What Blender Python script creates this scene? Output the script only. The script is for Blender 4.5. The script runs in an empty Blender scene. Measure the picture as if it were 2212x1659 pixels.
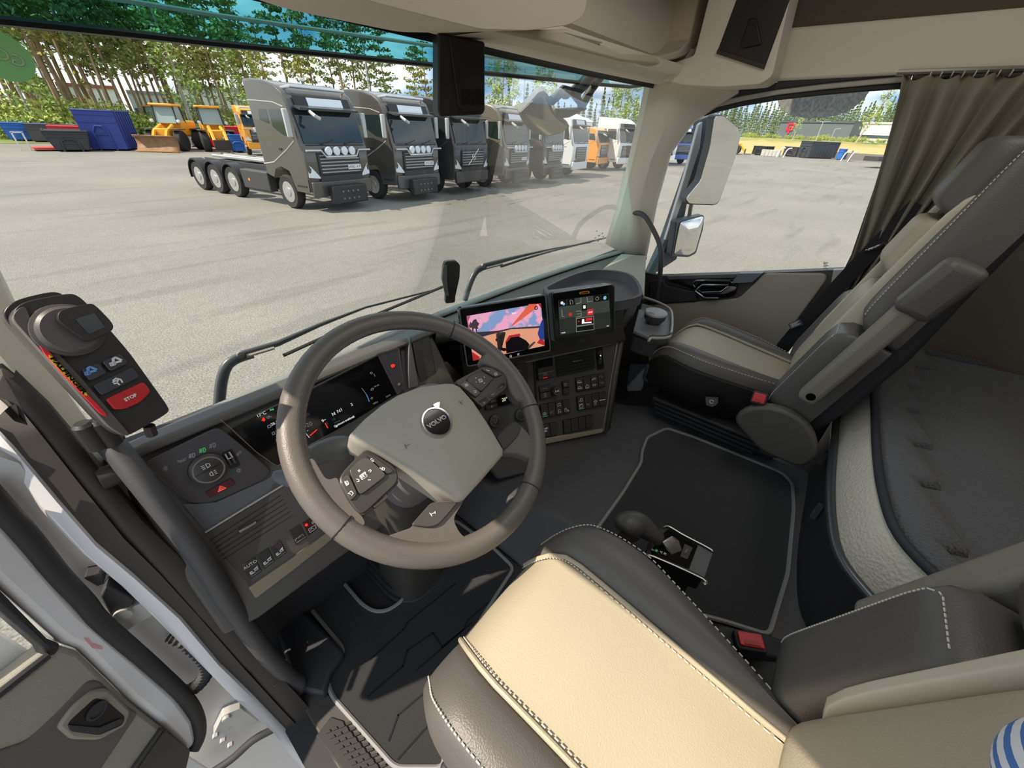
import bpy, bmesh, math, random
from mathutils import Vector as V, Matrix, Euler
rnd = random.Random(7)
COL = bpy.context.scene.collection
PI = math.pi
def R(d): return math.radians(d)
# ------------------------------------------------------------------ camera
FPX, PCX, PCY = 830.0, 1106.0, 829.5
CAM = V((-0.888, 0.0, 2.62))
_p, _y, _r = R(33.7), R(51.7), R(2.5)
_fh = V((math.sin(_y), math.cos(_y), 0)); _rt = V((math.cos(_y), -math.sin(_y), 0))
FWD = _fh * math.cos(_p) + V((0, 0, -math.sin(_p)))
_up = _fh * math.sin(_p) + V((0, 0, math.cos(_p)))
RGT = _rt * math.cos(_r) + _up * math.sin(_r)
UPV = -_rt * math.sin(_r) + _up * math.cos(_r)
def ray(x, y): return FWD + RGT * ((x - PCX) / FPX) - UPV * ((y - PCY) / FPX)
def at(x, y, ax, v):
    d = ray(x, y); i = 'xyz'.index(ax)
    return CAM + d * ((v - CAM[i]) / d[i])
class Plane:
    """A surveyed plane of the cab: point, normal and two in-plane axes."""
    def __init__(s, p, n, u=None):
        s.p = V(p); s.n = V(n).normalized()
        if (CAM - s.p).dot(s.n) < 0: s.n = -s.n
        u = V(u) if u is not None else V((1, 0, 0))
        s.u = (u - s.n * u.dot(s.n)).normalized(); s.v = s.n.cross(s.u)
    def hit(s, x, y, off=0.0):
        d = ray(x, y); q = s.p + s.n * off
        return CAM + d * ((q - CAM).dot(s.n) / d.dot(s.n))
    def loc(s, a, b, off=0.0): return s.p + s.u * a + s.v * b + s.n * off
    def uv(s, P): q = V(P) - s.p; return (q.dot(s.u), q.dot(s.v))
def plane3(a, b, c): return Plane(a, (V(b) - V(a)).cross(V(c) - V(a)), V(b) - V(a))
# --------------------------------------------------------------- materials
def lin(c):
    c = c / 255.0
    return c / 12.92 if c <= 0.04045 else ((c + 0.055) / 1.055) ** 2.4
def rgb(h):
    if isinstance(h, str): return tuple(lin(int(h[i:i + 2], 16)) for i in (0, 2, 4)) + (1,)
    return tuple(h) + (1,)
MATS = {}
def mt(name, col, rough=0.55, metal=0.0, spec=0.5, bump=None, noise=None, coat=0.0, sheen=0.0, emit=None, tex='noise'):
    if name in MATS: return MATS[name]
    m = bpy.data.materials.new(name); m.use_nodes = True
    nt = m.node_tree; b = nt.nodes['Principled BSDF']
    b.inputs['Base Color'].default_value = rgb(col)
    b.inputs['Roughness'].default_value = rough; b.inputs['Metallic'].default_value = metal
    b.inputs['Specular IOR Level'].default_value = spec
    b.inputs['Coat Weight'].default_value = coat
    b.inputs['Sheen Weight'].default_value = sheen
    if emit:
        b.inputs['Emission Color'].default_value = rgb(emit[0]); b.inputs['Emission Strength'].default_value = emit[1]
    if bump or noise:
        tc = nt.nodes.new('ShaderNodeTexCoord')
    if noise:  # (scale, amount) albedo mottling
        n = nt.nodes.new('ShaderNodeTexNoise'); n.inputs['Scale'].default_value = noise[0]; n.inputs['Detail'].default_value = 6
        n.inputs['Roughness'].default_value = 0.65
        nt.links.new(tc.outputs['Object'], n.inputs['Vector'])
        mr = nt.nodes.new('ShaderNodeMapRange'); mr.inputs['From Min'].default_value = 0.3; mr.inputs['From Max'].default_value = 0.7
        mr.inputs['To Min'].default_value = 1 - noise[1]; mr.inputs['To Max'].default_value = 1 + noise[1]
        nt.links.new(n.outputs['Fac'], mr.inputs['Value'])
        mx = nt.nodes.new('ShaderNodeVectorMath'); mx.operation = 'SCALE'
        mx.inputs[0].default_value = rgb(col)[:3]; nt.links.new(mr.outputs['Result'], mx.inputs['Scale'])
        nt.links.new(mx.outputs[0], b.inputs['Base Color'])
    if bump:  # (scale, strength[, distance])
        if tex == 'voronoi':
            n = nt.nodes.new('ShaderNodeTexVoronoi'); out = 'Distance'
        else:
            n = nt.nodes.new('ShaderNodeTexNoise'); out = 'Fac'; n.inputs['Detail'].default_value = 3
        n.inputs['Scale'].default_value = bump[0]
        nt.links.new(tc.outputs['Object'], n.inputs['Vector'])
        bp = nt.nodes.new('ShaderNodeBump'); bp.inputs['Strength'].default_value = bump[1]
        bp.inputs['Distance'].default_value = bump[2] if len(bump) > 2 else 0.001
        nt.links.new(n.outputs[out], bp.inputs['Height']); nt.links.new(bp.outputs['Normal'], b.inputs['Normal'])
    MATS[name] = m
    return m
def glass(name, tint=(1, 1, 1), refl=1.0, ior=1.45):
    """thin pane: clear transmission plus Fresnel reflection"""
    if name in MATS: return MATS[name]
    m = bpy.data.materials.new(name); m.use_nodes = True; nt = m.node_tree
    nt.nodes.remove(nt.nodes['Principled BSDF']); out = nt.nodes['Material Output']
    t = nt.nodes.new('ShaderNodeBsdfTransparent'); t.inputs['Color'].default_value = (*tint, 1)
    g = nt.nodes.new('ShaderNodeBsdfGlossy'); g.inputs['Roughness'].default_value = 0.02
    f = nt.nodes.new('ShaderNodeFresnel'); f.inputs['IOR'].default_value = ior
    mu = nt.nodes.new('ShaderNodeMath'); mu.operation = 'MULTIPLY'; mu.inputs[1].default_value = refl
    nt.links.new(f.outputs[0], mu.inputs[0])
    mx = nt.nodes.new('ShaderNodeMixShader')
    nt.links.new(mu.outputs[0], mx.inputs['Fac']); nt.links.new(t.outputs[0], mx.inputs[1]); nt.links.new(g.outputs[0], mx.inputs[2])
    nt.links.new(mx.outputs[0], out.inputs['Surface'])
    MATS[name] = m
    return m
# ----------------------------------------------------------------- objects
def tag(o, label=None, cat=None, group=None, kind=None):
    if label: o['label'] = label
    if cat: o['category'] = cat
    if group: o['group'] = group
    if kind: o['kind'] = kind
    return o
def thing(name, label, cat, loc=(0, 0, 0), group=None, rz=0.0):
    o = bpy.data.objects.new(name, None); o.empty_display_size = 0.1; COL.objects.link(o)
    o.location = loc; o.rotation_euler = (0, 0, rz)
    return tag(o, label, cat, group)
def par(o, parent):
    if parent is not None:
        o.parent = parent
        M = Matrix.Identity(4); p = parent
        if p.type == 'EMPTY' and p.get('world'):
            o.matrix_parent_inverse = Matrix.Translation(-V(p.location))
    return o
def wthing(name, label, cat, loc, group=None):
    """a thing whose parts are given in world coordinates"""
    o = thing(name, label, cat, loc, group); o['world'] = 1
    return o
class MB:
    """collects shapes; build() links them as ONE mesh object"""
    def __init__(s): s.v = []; s.f = []
    def add(s, vs, fs):
        k = len(s.v); s.v += [tuple(p) for p in vs]; s.f += [tuple(i + k for i in f) for f in fs]; return s
    def box(s, c, d, rot=None, taper=None):
        hx, hy, hz = d[0] / 2, d[1] / 2, d[2] / 2
        P = [V((x * hx, y * hy, z * hz)) for z in (-1, 1) for y in (-1, 1) for x in (-1, 1)]
        if taper:
            for q in P[4:]: q.x *= taper; q.y *= taper
        if rot is not None: P = [rot @ q for q in P]
        c = V(c)
        return s.add([q + c for q in P], [(0, 2, 3, 1), (4, 5, 7, 6), (0, 1, 5, 4), (2, 6, 7, 3), (0, 4, 6, 2), (1, 3, 7, 5)])
    def hexa(s, P):
        """8 corners: four of the bottom loop, four of the top loop"""
        return s.add(P, [(3, 2, 1, 0), (4, 5, 6, 7), (0, 1, 5, 4), (1, 2, 6, 5), (2, 3, 7, 6), (3, 0, 4, 7)])
    def prism(s, poly, vec, cap=True):
        n = len(poly); vec = V(vec); P = [V(p) for p in poly]
        fs = [(i, (i + 1) % n, n + (i + 1) % n, n + i) for i in range(n)]
        if cap: fs += [tuple(range(n - 1, -1, -1)), tuple(range(n, 2 * n))]
        return s.add(P + [p + vec for p in P], fs)
    def loft(s, rings, closed=True, caps=True):
        n = len(rings[0]); vs = [p for r in rings for p in r]; fs = []
        m = n if closed else n - 1
        for k in range(len(rings) - 1):
            for i in range(m):
                j = (i + 1) % n
                fs.append((k * n + i, k * n + j, (k + 1) * n + j, (k + 1) * n + i))
        if caps and closed:
            fs.append(tuple(range(n - 1, -1, -1))); e = (len(rings) - 1) * n
            fs.append(tuple(range(e, e + n)))
        return s.add(vs, fs)
    def tube(s, path, r, seg=10, closed=False, flat=1.0, up=None, caps=True):
        P = [V(p) for p in path]; n = len(P); rings = []
        rr = r if isinstance(r, (list, tuple)) else [r] * n
        T0 = None; N = None
        for i in range(n):
            a = P[i - 1] if (i > 0 or closed) else P[i]; b = P[(i + 1) % n] if (i < n - 1 or closed) else P[i]
            T = (b - a).normalized()
            if up is not None:
                N = V(up) - T * V(up).dot(T)
                N = N.normalized() if N.length > 1e-6 else T.orthogonal().normalized()
            elif N is None: N = T.orthogonal().normalized()
            else:
                N = N - T * N.dot(T); N = N.normalized() if N.length > 1e-6 else T.orthogonal().normalized()
            B = T.cross(N)
            rings.append([P[i] + (N * math.cos(2 * PI * k / seg) * flat + B * math.sin(2 * PI * k / seg)) * rr[i] for k in range(seg)])
        if closed: rings.append(rings[0])
        return s.loft(rings, True, caps and not closed)
    def lathe(s, c, axis, prof, seg=24, ref=None):
        """prof: (radius, height along axis) pairs"""
        A = V(axis).normalized(); N = V(ref) if ref else A.orthogonal(); N = (N - A * N.dot(A)).normalized(); B = A.cross(N); c = V(c)
        rings = [[c + A * h + (N * math.cos(2 * PI * k / seg) + B * math.sin(2 * PI * k / seg)) * max(r, 1e-5) for k in range(seg)] for r, h in prof]
        if prof[0] == prof[-1]: return s.loft(rings, True, False)
        return s.loft(rings)
    def grid(s, rows):
        n = len(rows[0]); fs = []
        for k in range(len(rows) - 1):
            for i in range(n - 1):
                fs.append((k * n + i, k * n + i + 1, (k + 1) * n + i + 1, (k + 1) * n + i))
        return s.add([p for r in rows for p in r], fs)
    def ell(s, c, r, seg=14, rings=8, rot=None):
        c = V(c); rows = []
        for k in range(rings + 1):
            t = PI * k / rings; row = []
            for i in range(seg):
                a = 2 * PI * i / seg
                q = V((r[0] * math.sin(t) * math.cos(a), r[1] * math.sin(t) * math.sin(a), r[2] * math.cos(t)))
                if rot is not None: q = rot @ q
                row.append(c + q)
            rows.append(row)
        return s.loft(rows, True, False)
    def build(s, name, mat, parent=None, smooth=True, bevel=0, seg=2, ang=38, sub=0, solid=0, kind=None):
        me = bpy.data.meshes.new(name); me.from_pydata(s.v, [], s.f); me.update()
        bm = bmesh.new(); bm.from_mesh(me)
        bmesh.ops.remove_doubles(bm, verts=bm.verts, dist=1e-6)
        bmesh.ops.recalc_face_normals(bm, faces=bm.faces); bm.to_mesh(me); bm.free()
        if smooth:
            me.polygons.foreach_set('use_smooth', [True] * len(me.polygons))
            if not sub: me.set_sharp_from_angle(angle=R(ang))
        me.materials.append(mat)
        o = bpy.data.objects.new(name, me); COL.objects.link(o); par(o, parent)
        if solid:
            md = o.modifiers.new('solid', 'SOLIDIFY'); md.thickness = solid; md.offset = -1
        if bevel:
            md = o.modifiers.new('bevel', 'BEVEL'); md.width = bevel; md.segments = seg; md.limit_method = 'ANGLE'; md.angle_limit = R(30)
            md.harden_normals = False
        if sub:
            md = o.modifiers.new('sub', 'SUBSURF'); md.levels = sub; md.render_levels = sub
        if kind: o['kind'] = kind
        return o
def struct(name, mb, mat, **k):
    o = mb.build(name, mat, **k); o['kind'] = 'structure'; return o
def rpoly(P, r, n=4):
    """round the corners of a 3-D polygon"""
    P = [V(p) for p in P]; out = []
    m = len(P); rr = r if isinstance(r, (list, tuple)) else [r] * m
    for i in range(m):
        a, b, c = P[i - 1], P[i], P[(i + 1) % m]
        if rr[i] <= 0: out.append(b); continue
        d1 = min(rr[i], (a - b).length * 0.48); d2 = min(rr[i], (c - b).length * 0.48)
        s, e = b + (a - b).normalized() * d1, b + (c - b).normalized() * d2
        for k in range(n + 1):
            t = k / n; out.append(s * (1 - t) ** 2 + b * 2 * t * (1 - t) + e * t * t)
    return out
def spline(P, n=6, closed=False):
    """Catmull-Rom through the points"""
    P = [V(p) for p in P]; out = []; m = len(P)
    for i in range(m if closed else m - 1):
        g = lambda k: P[k % m] if closed else P[min(max(k, 0), m - 1)]
        p0, p1, p2, p3 = g(i - 1), g(i), g(i + 1), g(i + 2)
        for k in range(n):
            t = k / n
            out.append(0.5 * ((2 * p1) + (p2 - p0) * t + (2 * p0 - 5 * p1 + 4 * p2 - p3) * t * t + (3 * p1 - p0 - 3 * p2 + p3) * t ** 3))
    if not closed: out.append(P[-1])
    return out
def slab(pl, px, th, off=0.0, r=0.0, n=4, inset=1.0):
    """outline surveyed on a plane (pixels), as a slab th thick whose face stands off above the plane"""
    P = [pl.hit(x, y, off) for x, y in px]
    if r: P = rpoly(P, r, n)
    return MB().prism(P, -pl.n * th)
def uvslab(pl, P2, th, off=0.0, r=0.0, n=4):
    P = [pl.loc(a, b, off) for a, b in P2]
    if r: P = rpoly(P, r, n)
    return MB().prism(P, -pl.n * th)
def ribbons(pl, lines, w, off=0.0006, closed=False, mb=None, th=0.0008):
    """thin raised strokes on a plane; lines are lists of (u, v)"""
    mb = mb or MB()
    for L in lines:
        for (a, b), (c, d) in zip(L[:-1], L[1:]):
            p, q = pl.loc(a, b, off), pl.loc(c, d, off); t = q - p
            if t.length < 1e-6: continue
            t.normalize(); s = pl.n.cross(t) * (w / 2); e = t * (w * 0.3)
            mb.prism([p - e - s, q + e - s, q + e + s, p - e + s], -pl.n * th)
    return mb
def text(name, body, pl, c, size, mat, parent, ang=0.0, off=0.0008, align='CENTER', ext=0.0003, sx=1.0, shear=0.0, bold=0.0, fit=None):
    """lettering lying on a plane; c is a 3-D point, ang turns it in the plane"""
    cu = bpy.data.curves.new(name, 'FONT'); cu.body = body; cu.size = size; cu.extrude = ext; cu.shear = shear; cu.offset = bold
    cu.align_x = align; cu.align_y = 'CENTER'; cu.materials.append(mat); cu.resolution_u = 3
    tmp = bpy.data.objects.new(name, cu); COL.objects.link(tmp)
    me = bpy.data.meshes.new_from_object(tmp.evaluated_get(bpy.context.evaluated_depsgraph_get()))
    bpy.data.objects.remove(tmp)
    if fit:
        xs_ = [v.co.x for v in me.vertices]; k = fit / max(max(xs_) - min(xs_), 1e-6)
        me.transform(Matrix.Diagonal((k, k, 1, 1)))
    u = pl.u * math.cos(ang) + pl.v * math.sin(ang); v = pl.n.cross(u)
    M = Matrix((u * sx, v, pl.n)).transposed().to_4x4(); M.translation = V(c) + pl.n * off
    me.transform(M)
    o = bpy.data.objects.new(name, me); COL.objects.link(o); par(o, parent)
    return o
def circ(c, u, v, r, n=24, a0=0.0, a1=2 * PI, r2=None):
    r2 = r2 or r
    full = abs(a1 - a0 - 2 * PI) < 1e-6
    return [V(c) + V(u) * (r * math.cos(a0 + (a1 - a0) * i / (n if full else n - 1))) + V(v) * (r2 * math.sin(a0 + (a1 - a0) * i / (n if full else n - 1))) for i in range(n)]
def dup(o, loc=None, rz=None, label=None, parent=None):
    c = o.copy(); COL.objects.link(c)
    if parent is not None: c.parent = parent
    for ch in list(o.children): dup(ch, parent=c)
    if loc is not None: c.location = loc
    if rz is not None: c.rotation_euler = (0, 0, rz)
    if label: c['label'] = label
    return c
# ================================================================= world, sun, camera
sc = bpy.context.scene
cd = bpy.data.cameras.new('camera'); cam = bpy.data.objects.new('camera', cd); COL.objects.link(cam)
Mc = Matrix((RGT, UPV, -FWD)).transposed().to_4x4(); Mc.translation = CAM; cam.matrix_world = Mc
cd.sensor_fit = 'HORIZONTAL'; cd.sensor_width = 36.0; cd.lens = 36.0 * FPX / 2212.0; cd.clip_start = 0.02; cd.clip_end = 3000
sc.camera = cam
sc.view_settings.view_transform = 'Standard'; sc.view_settings.look = 'None'; sc.view_settings.gamma = 1.0
sc.view_settings.exposure = 0.48
try: sc.view_settings.use_curve_mapping = False
except Exception: pass
w = bpy.data.worlds.new('sky'); sc.world = w; w.use_nodes = True; nt = w.node_tree; N = nt.nodes; L = nt.links
bg = N['Background']
tc = N.new('ShaderNodeTexCoord'); mp = N.new('ShaderNodeMapping'); mp.inputs['Scale'].default_value = (2.2, 2.2, 6.0)
mp.inputs['Location'].default_value = (0.35, 0.1, 0.0)
no = N.new('ShaderNodeTexNoise'); no.inputs['Scale'].default_value = 1.5; no.inputs['Detail'].default_value = 8; no.inputs['Roughness'].default_value = 0.56
L.new(tc.outputs['Generated'], mp.inputs['Vector']); L.new(mp.outputs['Vector'], no.inputs['Vector'])
cr = N.new('ShaderNodeValToRGB'); e = cr.color_ramp.elements
e[0].position = 0.40; e[0].color = (0.22, 0.38, 0.60, 1)
e[1].position = 0.50; e[1].color = (0.66, 0.75, 0.86, 1)
x = cr.color_ramp.elements.new(0.58); x.color = (1.0, 1.0, 1.0, 1)
x = cr.color_ramp.elements.new(0.70); x.color = (0.50, 0.54, 0.61, 1)
L.new(no.outputs['Fac'], cr.inputs['Fac']); L.new(cr.outputs['Color'], bg.inputs['Color'])
bg.inputs['Strength'].default_value = 1.1
SUNV = V((-1.0, 0.45, 1.36)).normalized()
sl = bpy.data.lights.new('sun', 'SUN'); sl.energy = 4.8; sl.angle = R(0.6); sl.color = (1.0, 0.87, 0.70)
so = bpy.data.objects.new('sun', sl); COL.objects.link(so)
so.rotation_euler = (-SUNV).to_track_quat('-Z', 'Y').to_euler(); so.location = (-6, 2, 9)
# ================================================================= shared materials
CREAM = mt('cream_trim', 'E2DAC9', 0.75, bump=(900, 0.15))
HEAD = mt('headliner_cloth', 'CFC4B0', 0.9, bump=(1400, 0.25))
BLACKP = mt('black_plastic', '46433F', 0.5, bump=(1500, 0.12))
DGREY = mt('charcoal_plastic', '5A5A5C', 0.55, bump=(1300, 0.15))
SOFT = mt('soft_black', '343336', 0.7, bump=(800, 0.15))
RUBBER = mt('rubber', '2C2B2D', 0.62)
GLOSSB = mt('gloss_black', '101012', 0.12, coat=0.3)
SATIN = mt('satin_metal', 'A9A59E', 0.32, metal=0.9)
CHROME = mt('chrome', 'D8D8DA', 0.1, metal=1.0)
TAUPE = mt('taupe_plastic', '8A857A', 0.6, bump=(1200, 0.15))
CARPET = mt('carpet', '29292B', 0.95, bump=(700, 0.9, 0.002), noise=(500, 0.5), sheen=0.25)
BIND = mt('carpet_binding', '8F8F90', 0.8)
LEATH = mt('dark_leather', '5E5B57', 0.46, bump=(420, 0.35, 0.0008), tex='voronoi')
LEATHC = mt('pale_leather', 'B2A893', 0.48, bump=(420, 0.35, 0.0008), tex='voronoi')
STITCH = mt('stitching', 'D8D4C8', 0.8)
WHITEP = mt('white_paint', 'DADADD', 0.25, coat=0.4)
WHITEI = mt('white_ink', 'E6E6E6', 0.6)
GREYI = mt('grey_ink', '9A9A9A', 0.6)
REDI = mt('red_ink', 'D23A34', 0.5)
GREENI = mt('green_light', '3FAF57', 0.5, emit=('3FAF57', 0.35))
REDP = mt('red_plastic', 'D03338', 0.4)
REDLED = mt('red_light', 'FF2A1A', 0.4, emit=('FF2A1A', 0.9))
LIT = mt('lit_symbol', 'DDE2E4', 0.5, emit=('DDE2E4', 0.35))
DIM = mt('dim_symbol', '8E9296', 0.5, emit=('8E9296', 0.12))
GLASSC = glass('clear_glass', (0.93, 0.96, 0.95), 0.8)
# ================================================================= cab shell (the setting)
# floor, tunnel, firewall
mb = MB().box((0.05, -0.25, 1.43), (2.04, 2.1, 0.04)); struct('floor', mb, SOFT)
FL = 1.45
TZ = 1.66
mb = MB()
sec = [(-0.31, FL), (-0.285, FL + 0.03), (-0.25, TZ - 0.05), (-0.21, TZ), (0.52, TZ), (0.55, TZ - 0.04), (0.58, FL)]
rows = []
for y, h in ((-0.5, 0), (0.34, 0), (0.46, -0.05), (0.62, -0.09), (0.84, -0.09)):
    rows.append([V((x, y, z + (h if z > FL + 0.1 else 0))) for x, z in sec])
mb.loft(rows, True, True); struct('floor_tunnel', mb, DGREY, bevel=0.01)
mb = MB().box((0, 0.87, 1.76), (2.1, 0.04, 0.7)); struct('wall_front', mb, SOFT)
# roof and rear wall
mb = MB().box((0, -0.25, 3.37), (2.24, 2.3, 0.05)); struct('ceiling', mb, HEAD)
mb = MB().box((0, -1.38, 2.4), (2.2, 0.05, 1.96)); struct('wall_rear', mb, mt('rear_cloth', '37332E', 0.9, bump=(700, 0.3)))
# right side: wall above and behind the door
mb = MB()
XR = 1.05
P = lambda y, z: V((XR, y, z))
mb.prism([P(0.75, 2.80), P(0.40, 2.792), P(0.05, 2.80), P(-1.36, 2.80), P(-1.36, 2.935), P(0.75, 2.935)], (0.05, 0, 0))
struct('trim_right', mb, CREAM, bevel=0.008)
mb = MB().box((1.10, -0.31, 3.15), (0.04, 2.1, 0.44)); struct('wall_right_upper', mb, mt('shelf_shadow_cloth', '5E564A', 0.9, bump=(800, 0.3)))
# the body pillar behind the door and the sleeper side wall
mb = MB().prism([V((1.06, y, z)) for y, z in ((-0.075, 2.10), (0.02, 2.80), (-1.36, 2.80), (-1.36, 1.45), (-0.20, 1.45))], (0.05, 0, 0))
struct('wall_right', mb, mt('sleeper_wall', '6A6357', 0.85, bump=(700, 0.3)))
mb = MB().box((1.075, 0.745, 1.72), (0.03, 0.33, 0.62)); struct('wall_right_front', mb, SOFT)
# left side behind the driver's door opening, roof rail, lower sill
mb = MB().prism([V((-1.06, y, z)) for y, z in ((-0.42, 1.40), (-0.36, 2.80), (0.86, 2.80), (0.86, 3.36), (-1.36, 3.36), (-1.36, 1.40))], (-0.06, 0, 0))
struct('wall_left', mb, CREAM)
# ceiling front: outer roof skin above the windshield
mb = MB().prism([V((-1.1, y, z)) for y, z in ((0.84, 2.80), (0.93, 2.85), (1.00, 2.90), (1.00, 2.99), (0.86, 3.36), (0.80, 3.36), (0.78, 2.86))], (2.2, 0, 0))
struct('wall_front_upper', mb, CREAM)
# windshield ---------------------------------------------------------------
def wsY(x, z): return 0.905 - 0.065 * (x / 1.03) ** 2 - 0.03 * (z - 2.13) / 0.68
rows = []
for k in range(9):
    z = 2.09 + (2.85 - 2.09) * k / 8
    rows.append([V((x, wsY(x, z), z)) for x in [-1.04 + 2.08 * i / 24 for i in range(25)]])
ws = MB().grid(rows).build('window_1', glass('windshield_glass', (0.94, 0.97, 0.95), 0.3)); ws['kind'] = 'structure'
tag(ws, 'curved clear windshield above the dashboard')
# black ceramic border of the windshield; its lowered top band paints the header shadow
BORD = mt('ceramic_border_shade', '0B0B0C', 0.35)
mb = MB()
def wsb(pts, off=-0.004):
    for (x0, z0, x1, z1) in pts:
        n = 14
        rows = []
        for zz in (z0, z1):
            rows.append([V((x0 + (x1 - x0) * i / n, wsY(x0 + (x1 - x0) * i / n, zz) + off, zz)) for i in range(n + 1)])
        mb.grid(rows)
wsb([(-1.04, 2.772, 1.02, 2.85), (-1.04, 2.09, 1.02, 2.118), (0.985, 2.09, 1.03, 2.85), (-1.04, 2.09, -0.985, 2.85)])
struct('window_1_border', mb, BORD, solid=0.002)
# right A pillar: cream trim between windshield and door window
pl = Plane((1.0, 0.8, 2.4), (-1, -0.35, 0), (0, -1, 0))
def ap(x, y, X): return at(x, y, 'x', X)
front = [(1412, 168), (1392, 260), (1368, 360), (1344, 450), (1318, 530)]
back = [(1590, 198), (1490, 258), (1438, 330), (1408, 440), (1384, 565)]
rows = []
F0 = [ap(x, y, 0.985) for x, y in front]; B0 = [ap(x, y, 1.05) for x, y in back]
for f, b in zip(F0, B0):
    m = f.lerp(b, 0.5) + V((-0.02, -0.015, 0))
    rows.append([f + V((0.02, 0.03, 0)), f, f.lerp(m, 0.6), m, m.lerp(b, 0.5), b, b + V((0.04, 0, 0))])
top = [p + V((0, 0.02, 0.10)) for p in rows[0]]
mb = MB().grid([top] + rows)
struct('trim_pillar_right', mb, CREAM, solid=0.012)
# left A pillar (cream), seen narrow beside the remote
rows = []
for (ax_, ay_), (bx_, by_) in (((-60, 500), (-140, 620)), ((-20, 600), (-60, 700)), ((30, 700), (0, 772)), ((90, 805), (50, 835)), ((150, 893), (105, 897)), ((200, 960), (160, 968)), ((240, 1008), (208, 1025))):
    A = at(ax_, ay_, 'y', 0.865); B_ = at(bx_, by_, 'y', 0.80)
    rows.append([A + V((0.0, 0.06, 0)), A, A.lerp(B_, 0.5) + V((0.012, -0.004, 0)), B_, B_ + V((-0.05, 0.02, 0))])
struct('trim_pillar_left', MB().grid(rows), CREAM, solid=0.01)
# headliner lip above the windshield with the overhead shelf
rows = []
for i in range(21):
    x = -1.05 + 2.1 * i / 20
    yb = wsY(x, 2.82)
    prof = [(yb - 0.012, 2.80), (yb - 0.03, 2.792), (yb - 0.075, 2.80), (yb - 0.10, 2.815), (yb - 0.13, 2.812), (yb - 0.135, 2.835)]
    rows.append([V((x, a, b)) for a, b in prof])
struct('trim_header', MB().grid(rows), CREAM, solid=0.01)
# ground plane of the cab roof side rail on the right (over the door)
mb = MB().tube([at(x, y, 'x', 1.055) for x, y in ((1400, 182), (1500, 190), (1600, 188), (1690, 184), (1800, 178), (1955, 168))], 0.012, 8)
# ------------------------------------------------------------------- fill lamps added on the ceiling, out of view, to lift the shade
def fill_lamp(x, y, w, d, P, label):
    T = wthing('fill_lamp', label, 'lamp', (x, y, 3.345))
    MB().box((x, y, 3.337), (w + 0.05, d + 0.05, 0.016)).build('frame', DGREY, T, bevel=0.004)
    MB().box((x, y, 3.326), (w, d, 0.008)).build('diffuser', mt('fill_diffuser', 'F2EFE8', 0.4, emit=('F2EFE8', 1.0)), T)
    l = bpy.data.lights.new('fill_light', 'AREA'); l.shape = 'RECTANGLE'; l.size = w; l.size_y = d; l.energy = P; l.color = (1.0, 0.97, 0.92)
    o = bpy.data.objects.new('fill_light', l); COL.objects.link(o); o.location = (x, y, 3.318)
fill_lamp(0.0, 0.05, 0.9, 0.30, 2.0, 'added white fill lamp on the cab ceiling above the seats')
fill_lamp(0.1, -0.85, 1.1, 0.35, 1.1, 'added white fill lamp on the cab ceiling above the sleeper bunk')
# ================================================================= right door, window, seats, bunk
XD = 1.07
def dp(x, y, X=XD): return at(x, y, 'x', X)
door = wthing('door_2', 'passenger door with taupe panel and raised window, on the far side of the cab', 'door', (1.08, 0.3, 1.6)); door['kind'] = 'structure'
winpath = [(1388, 531), (1405, 454), (1425, 368), (1458, 285), (1490, 264), (1542, 246), (1600, 232), (1678, 219), (1780, 208), (1876, 200), (1946, 195), (1956, 200), (1955, 292), (1898, 420), (1818, 582), (1640, 588), (1402, 597)]
glz = [dp(x, y, 1.085) for x, y in winpath]
MB().add(glz, [tuple(range(len(glz)))]).build('pane', glass('side_glass', (0.95, 0.97, 0.96), 0.7), door, smooth=False)
# nested seals and frame around the glass
def band(path, X, w, th, name, mat, parent, dx=0.0):
    P = [dp(x, y, X) for x, y in path]; rows = []
    for i, p in enumerate(P):
        a, b = P[max(i - 1, 0)], P[min(i + 1, len(P) - 1)]
        t = (b - a); t.x = 0; t.normalize(); nn = V((0, -t.z, t.y))
        rows.append([p + nn * w[0] + V((th, 0, 0)), p + nn * w[0], p + nn * w[1], p + nn * w[1] + V((th, 0, 0))])
    return MB().loft(rows, True, True).build(name, mat, parent, bevel=0.003)
frontedge = [(1384, 580), (1388, 531), (1405, 454), (1425, 368), (1442, 318), (1458, 287), (1478, 270), (1500, 259), (1542, 246), (1600, 232), (1678, 219), (1780, 208), (1876, 200), (1958, 194)]
SEALG = mt('seal_grey', 'B5B2AA', 0.45)
band(frontedge, 1.075, (-0.004, -0.02), 0.02, 'inner_seal', RUBBER, door)
band(frontedge, 1.066, (-0.02, -0.037), 0.03, 'frame_strip', SEALG, door)
band(frontedge, 1.058, (-0.037, -0.058), 0.03, 'outer_seal', RUBBER, door)
rear = [(1957, 196), (1957, 298), (1900, 420), (1822, 582)]
band(rear, 1.075, (-0.002, -0.022), 0.02, 'inner_seal', RUBBER, door)
band(rear, 1.066, (-0.022, -0.075), 0.03, 'frame_strip', SEALG, door)
band(rear, 1.058, (-0.075, -0.10), 0.03, 'outer_seal', RUBBER, door)
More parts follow.
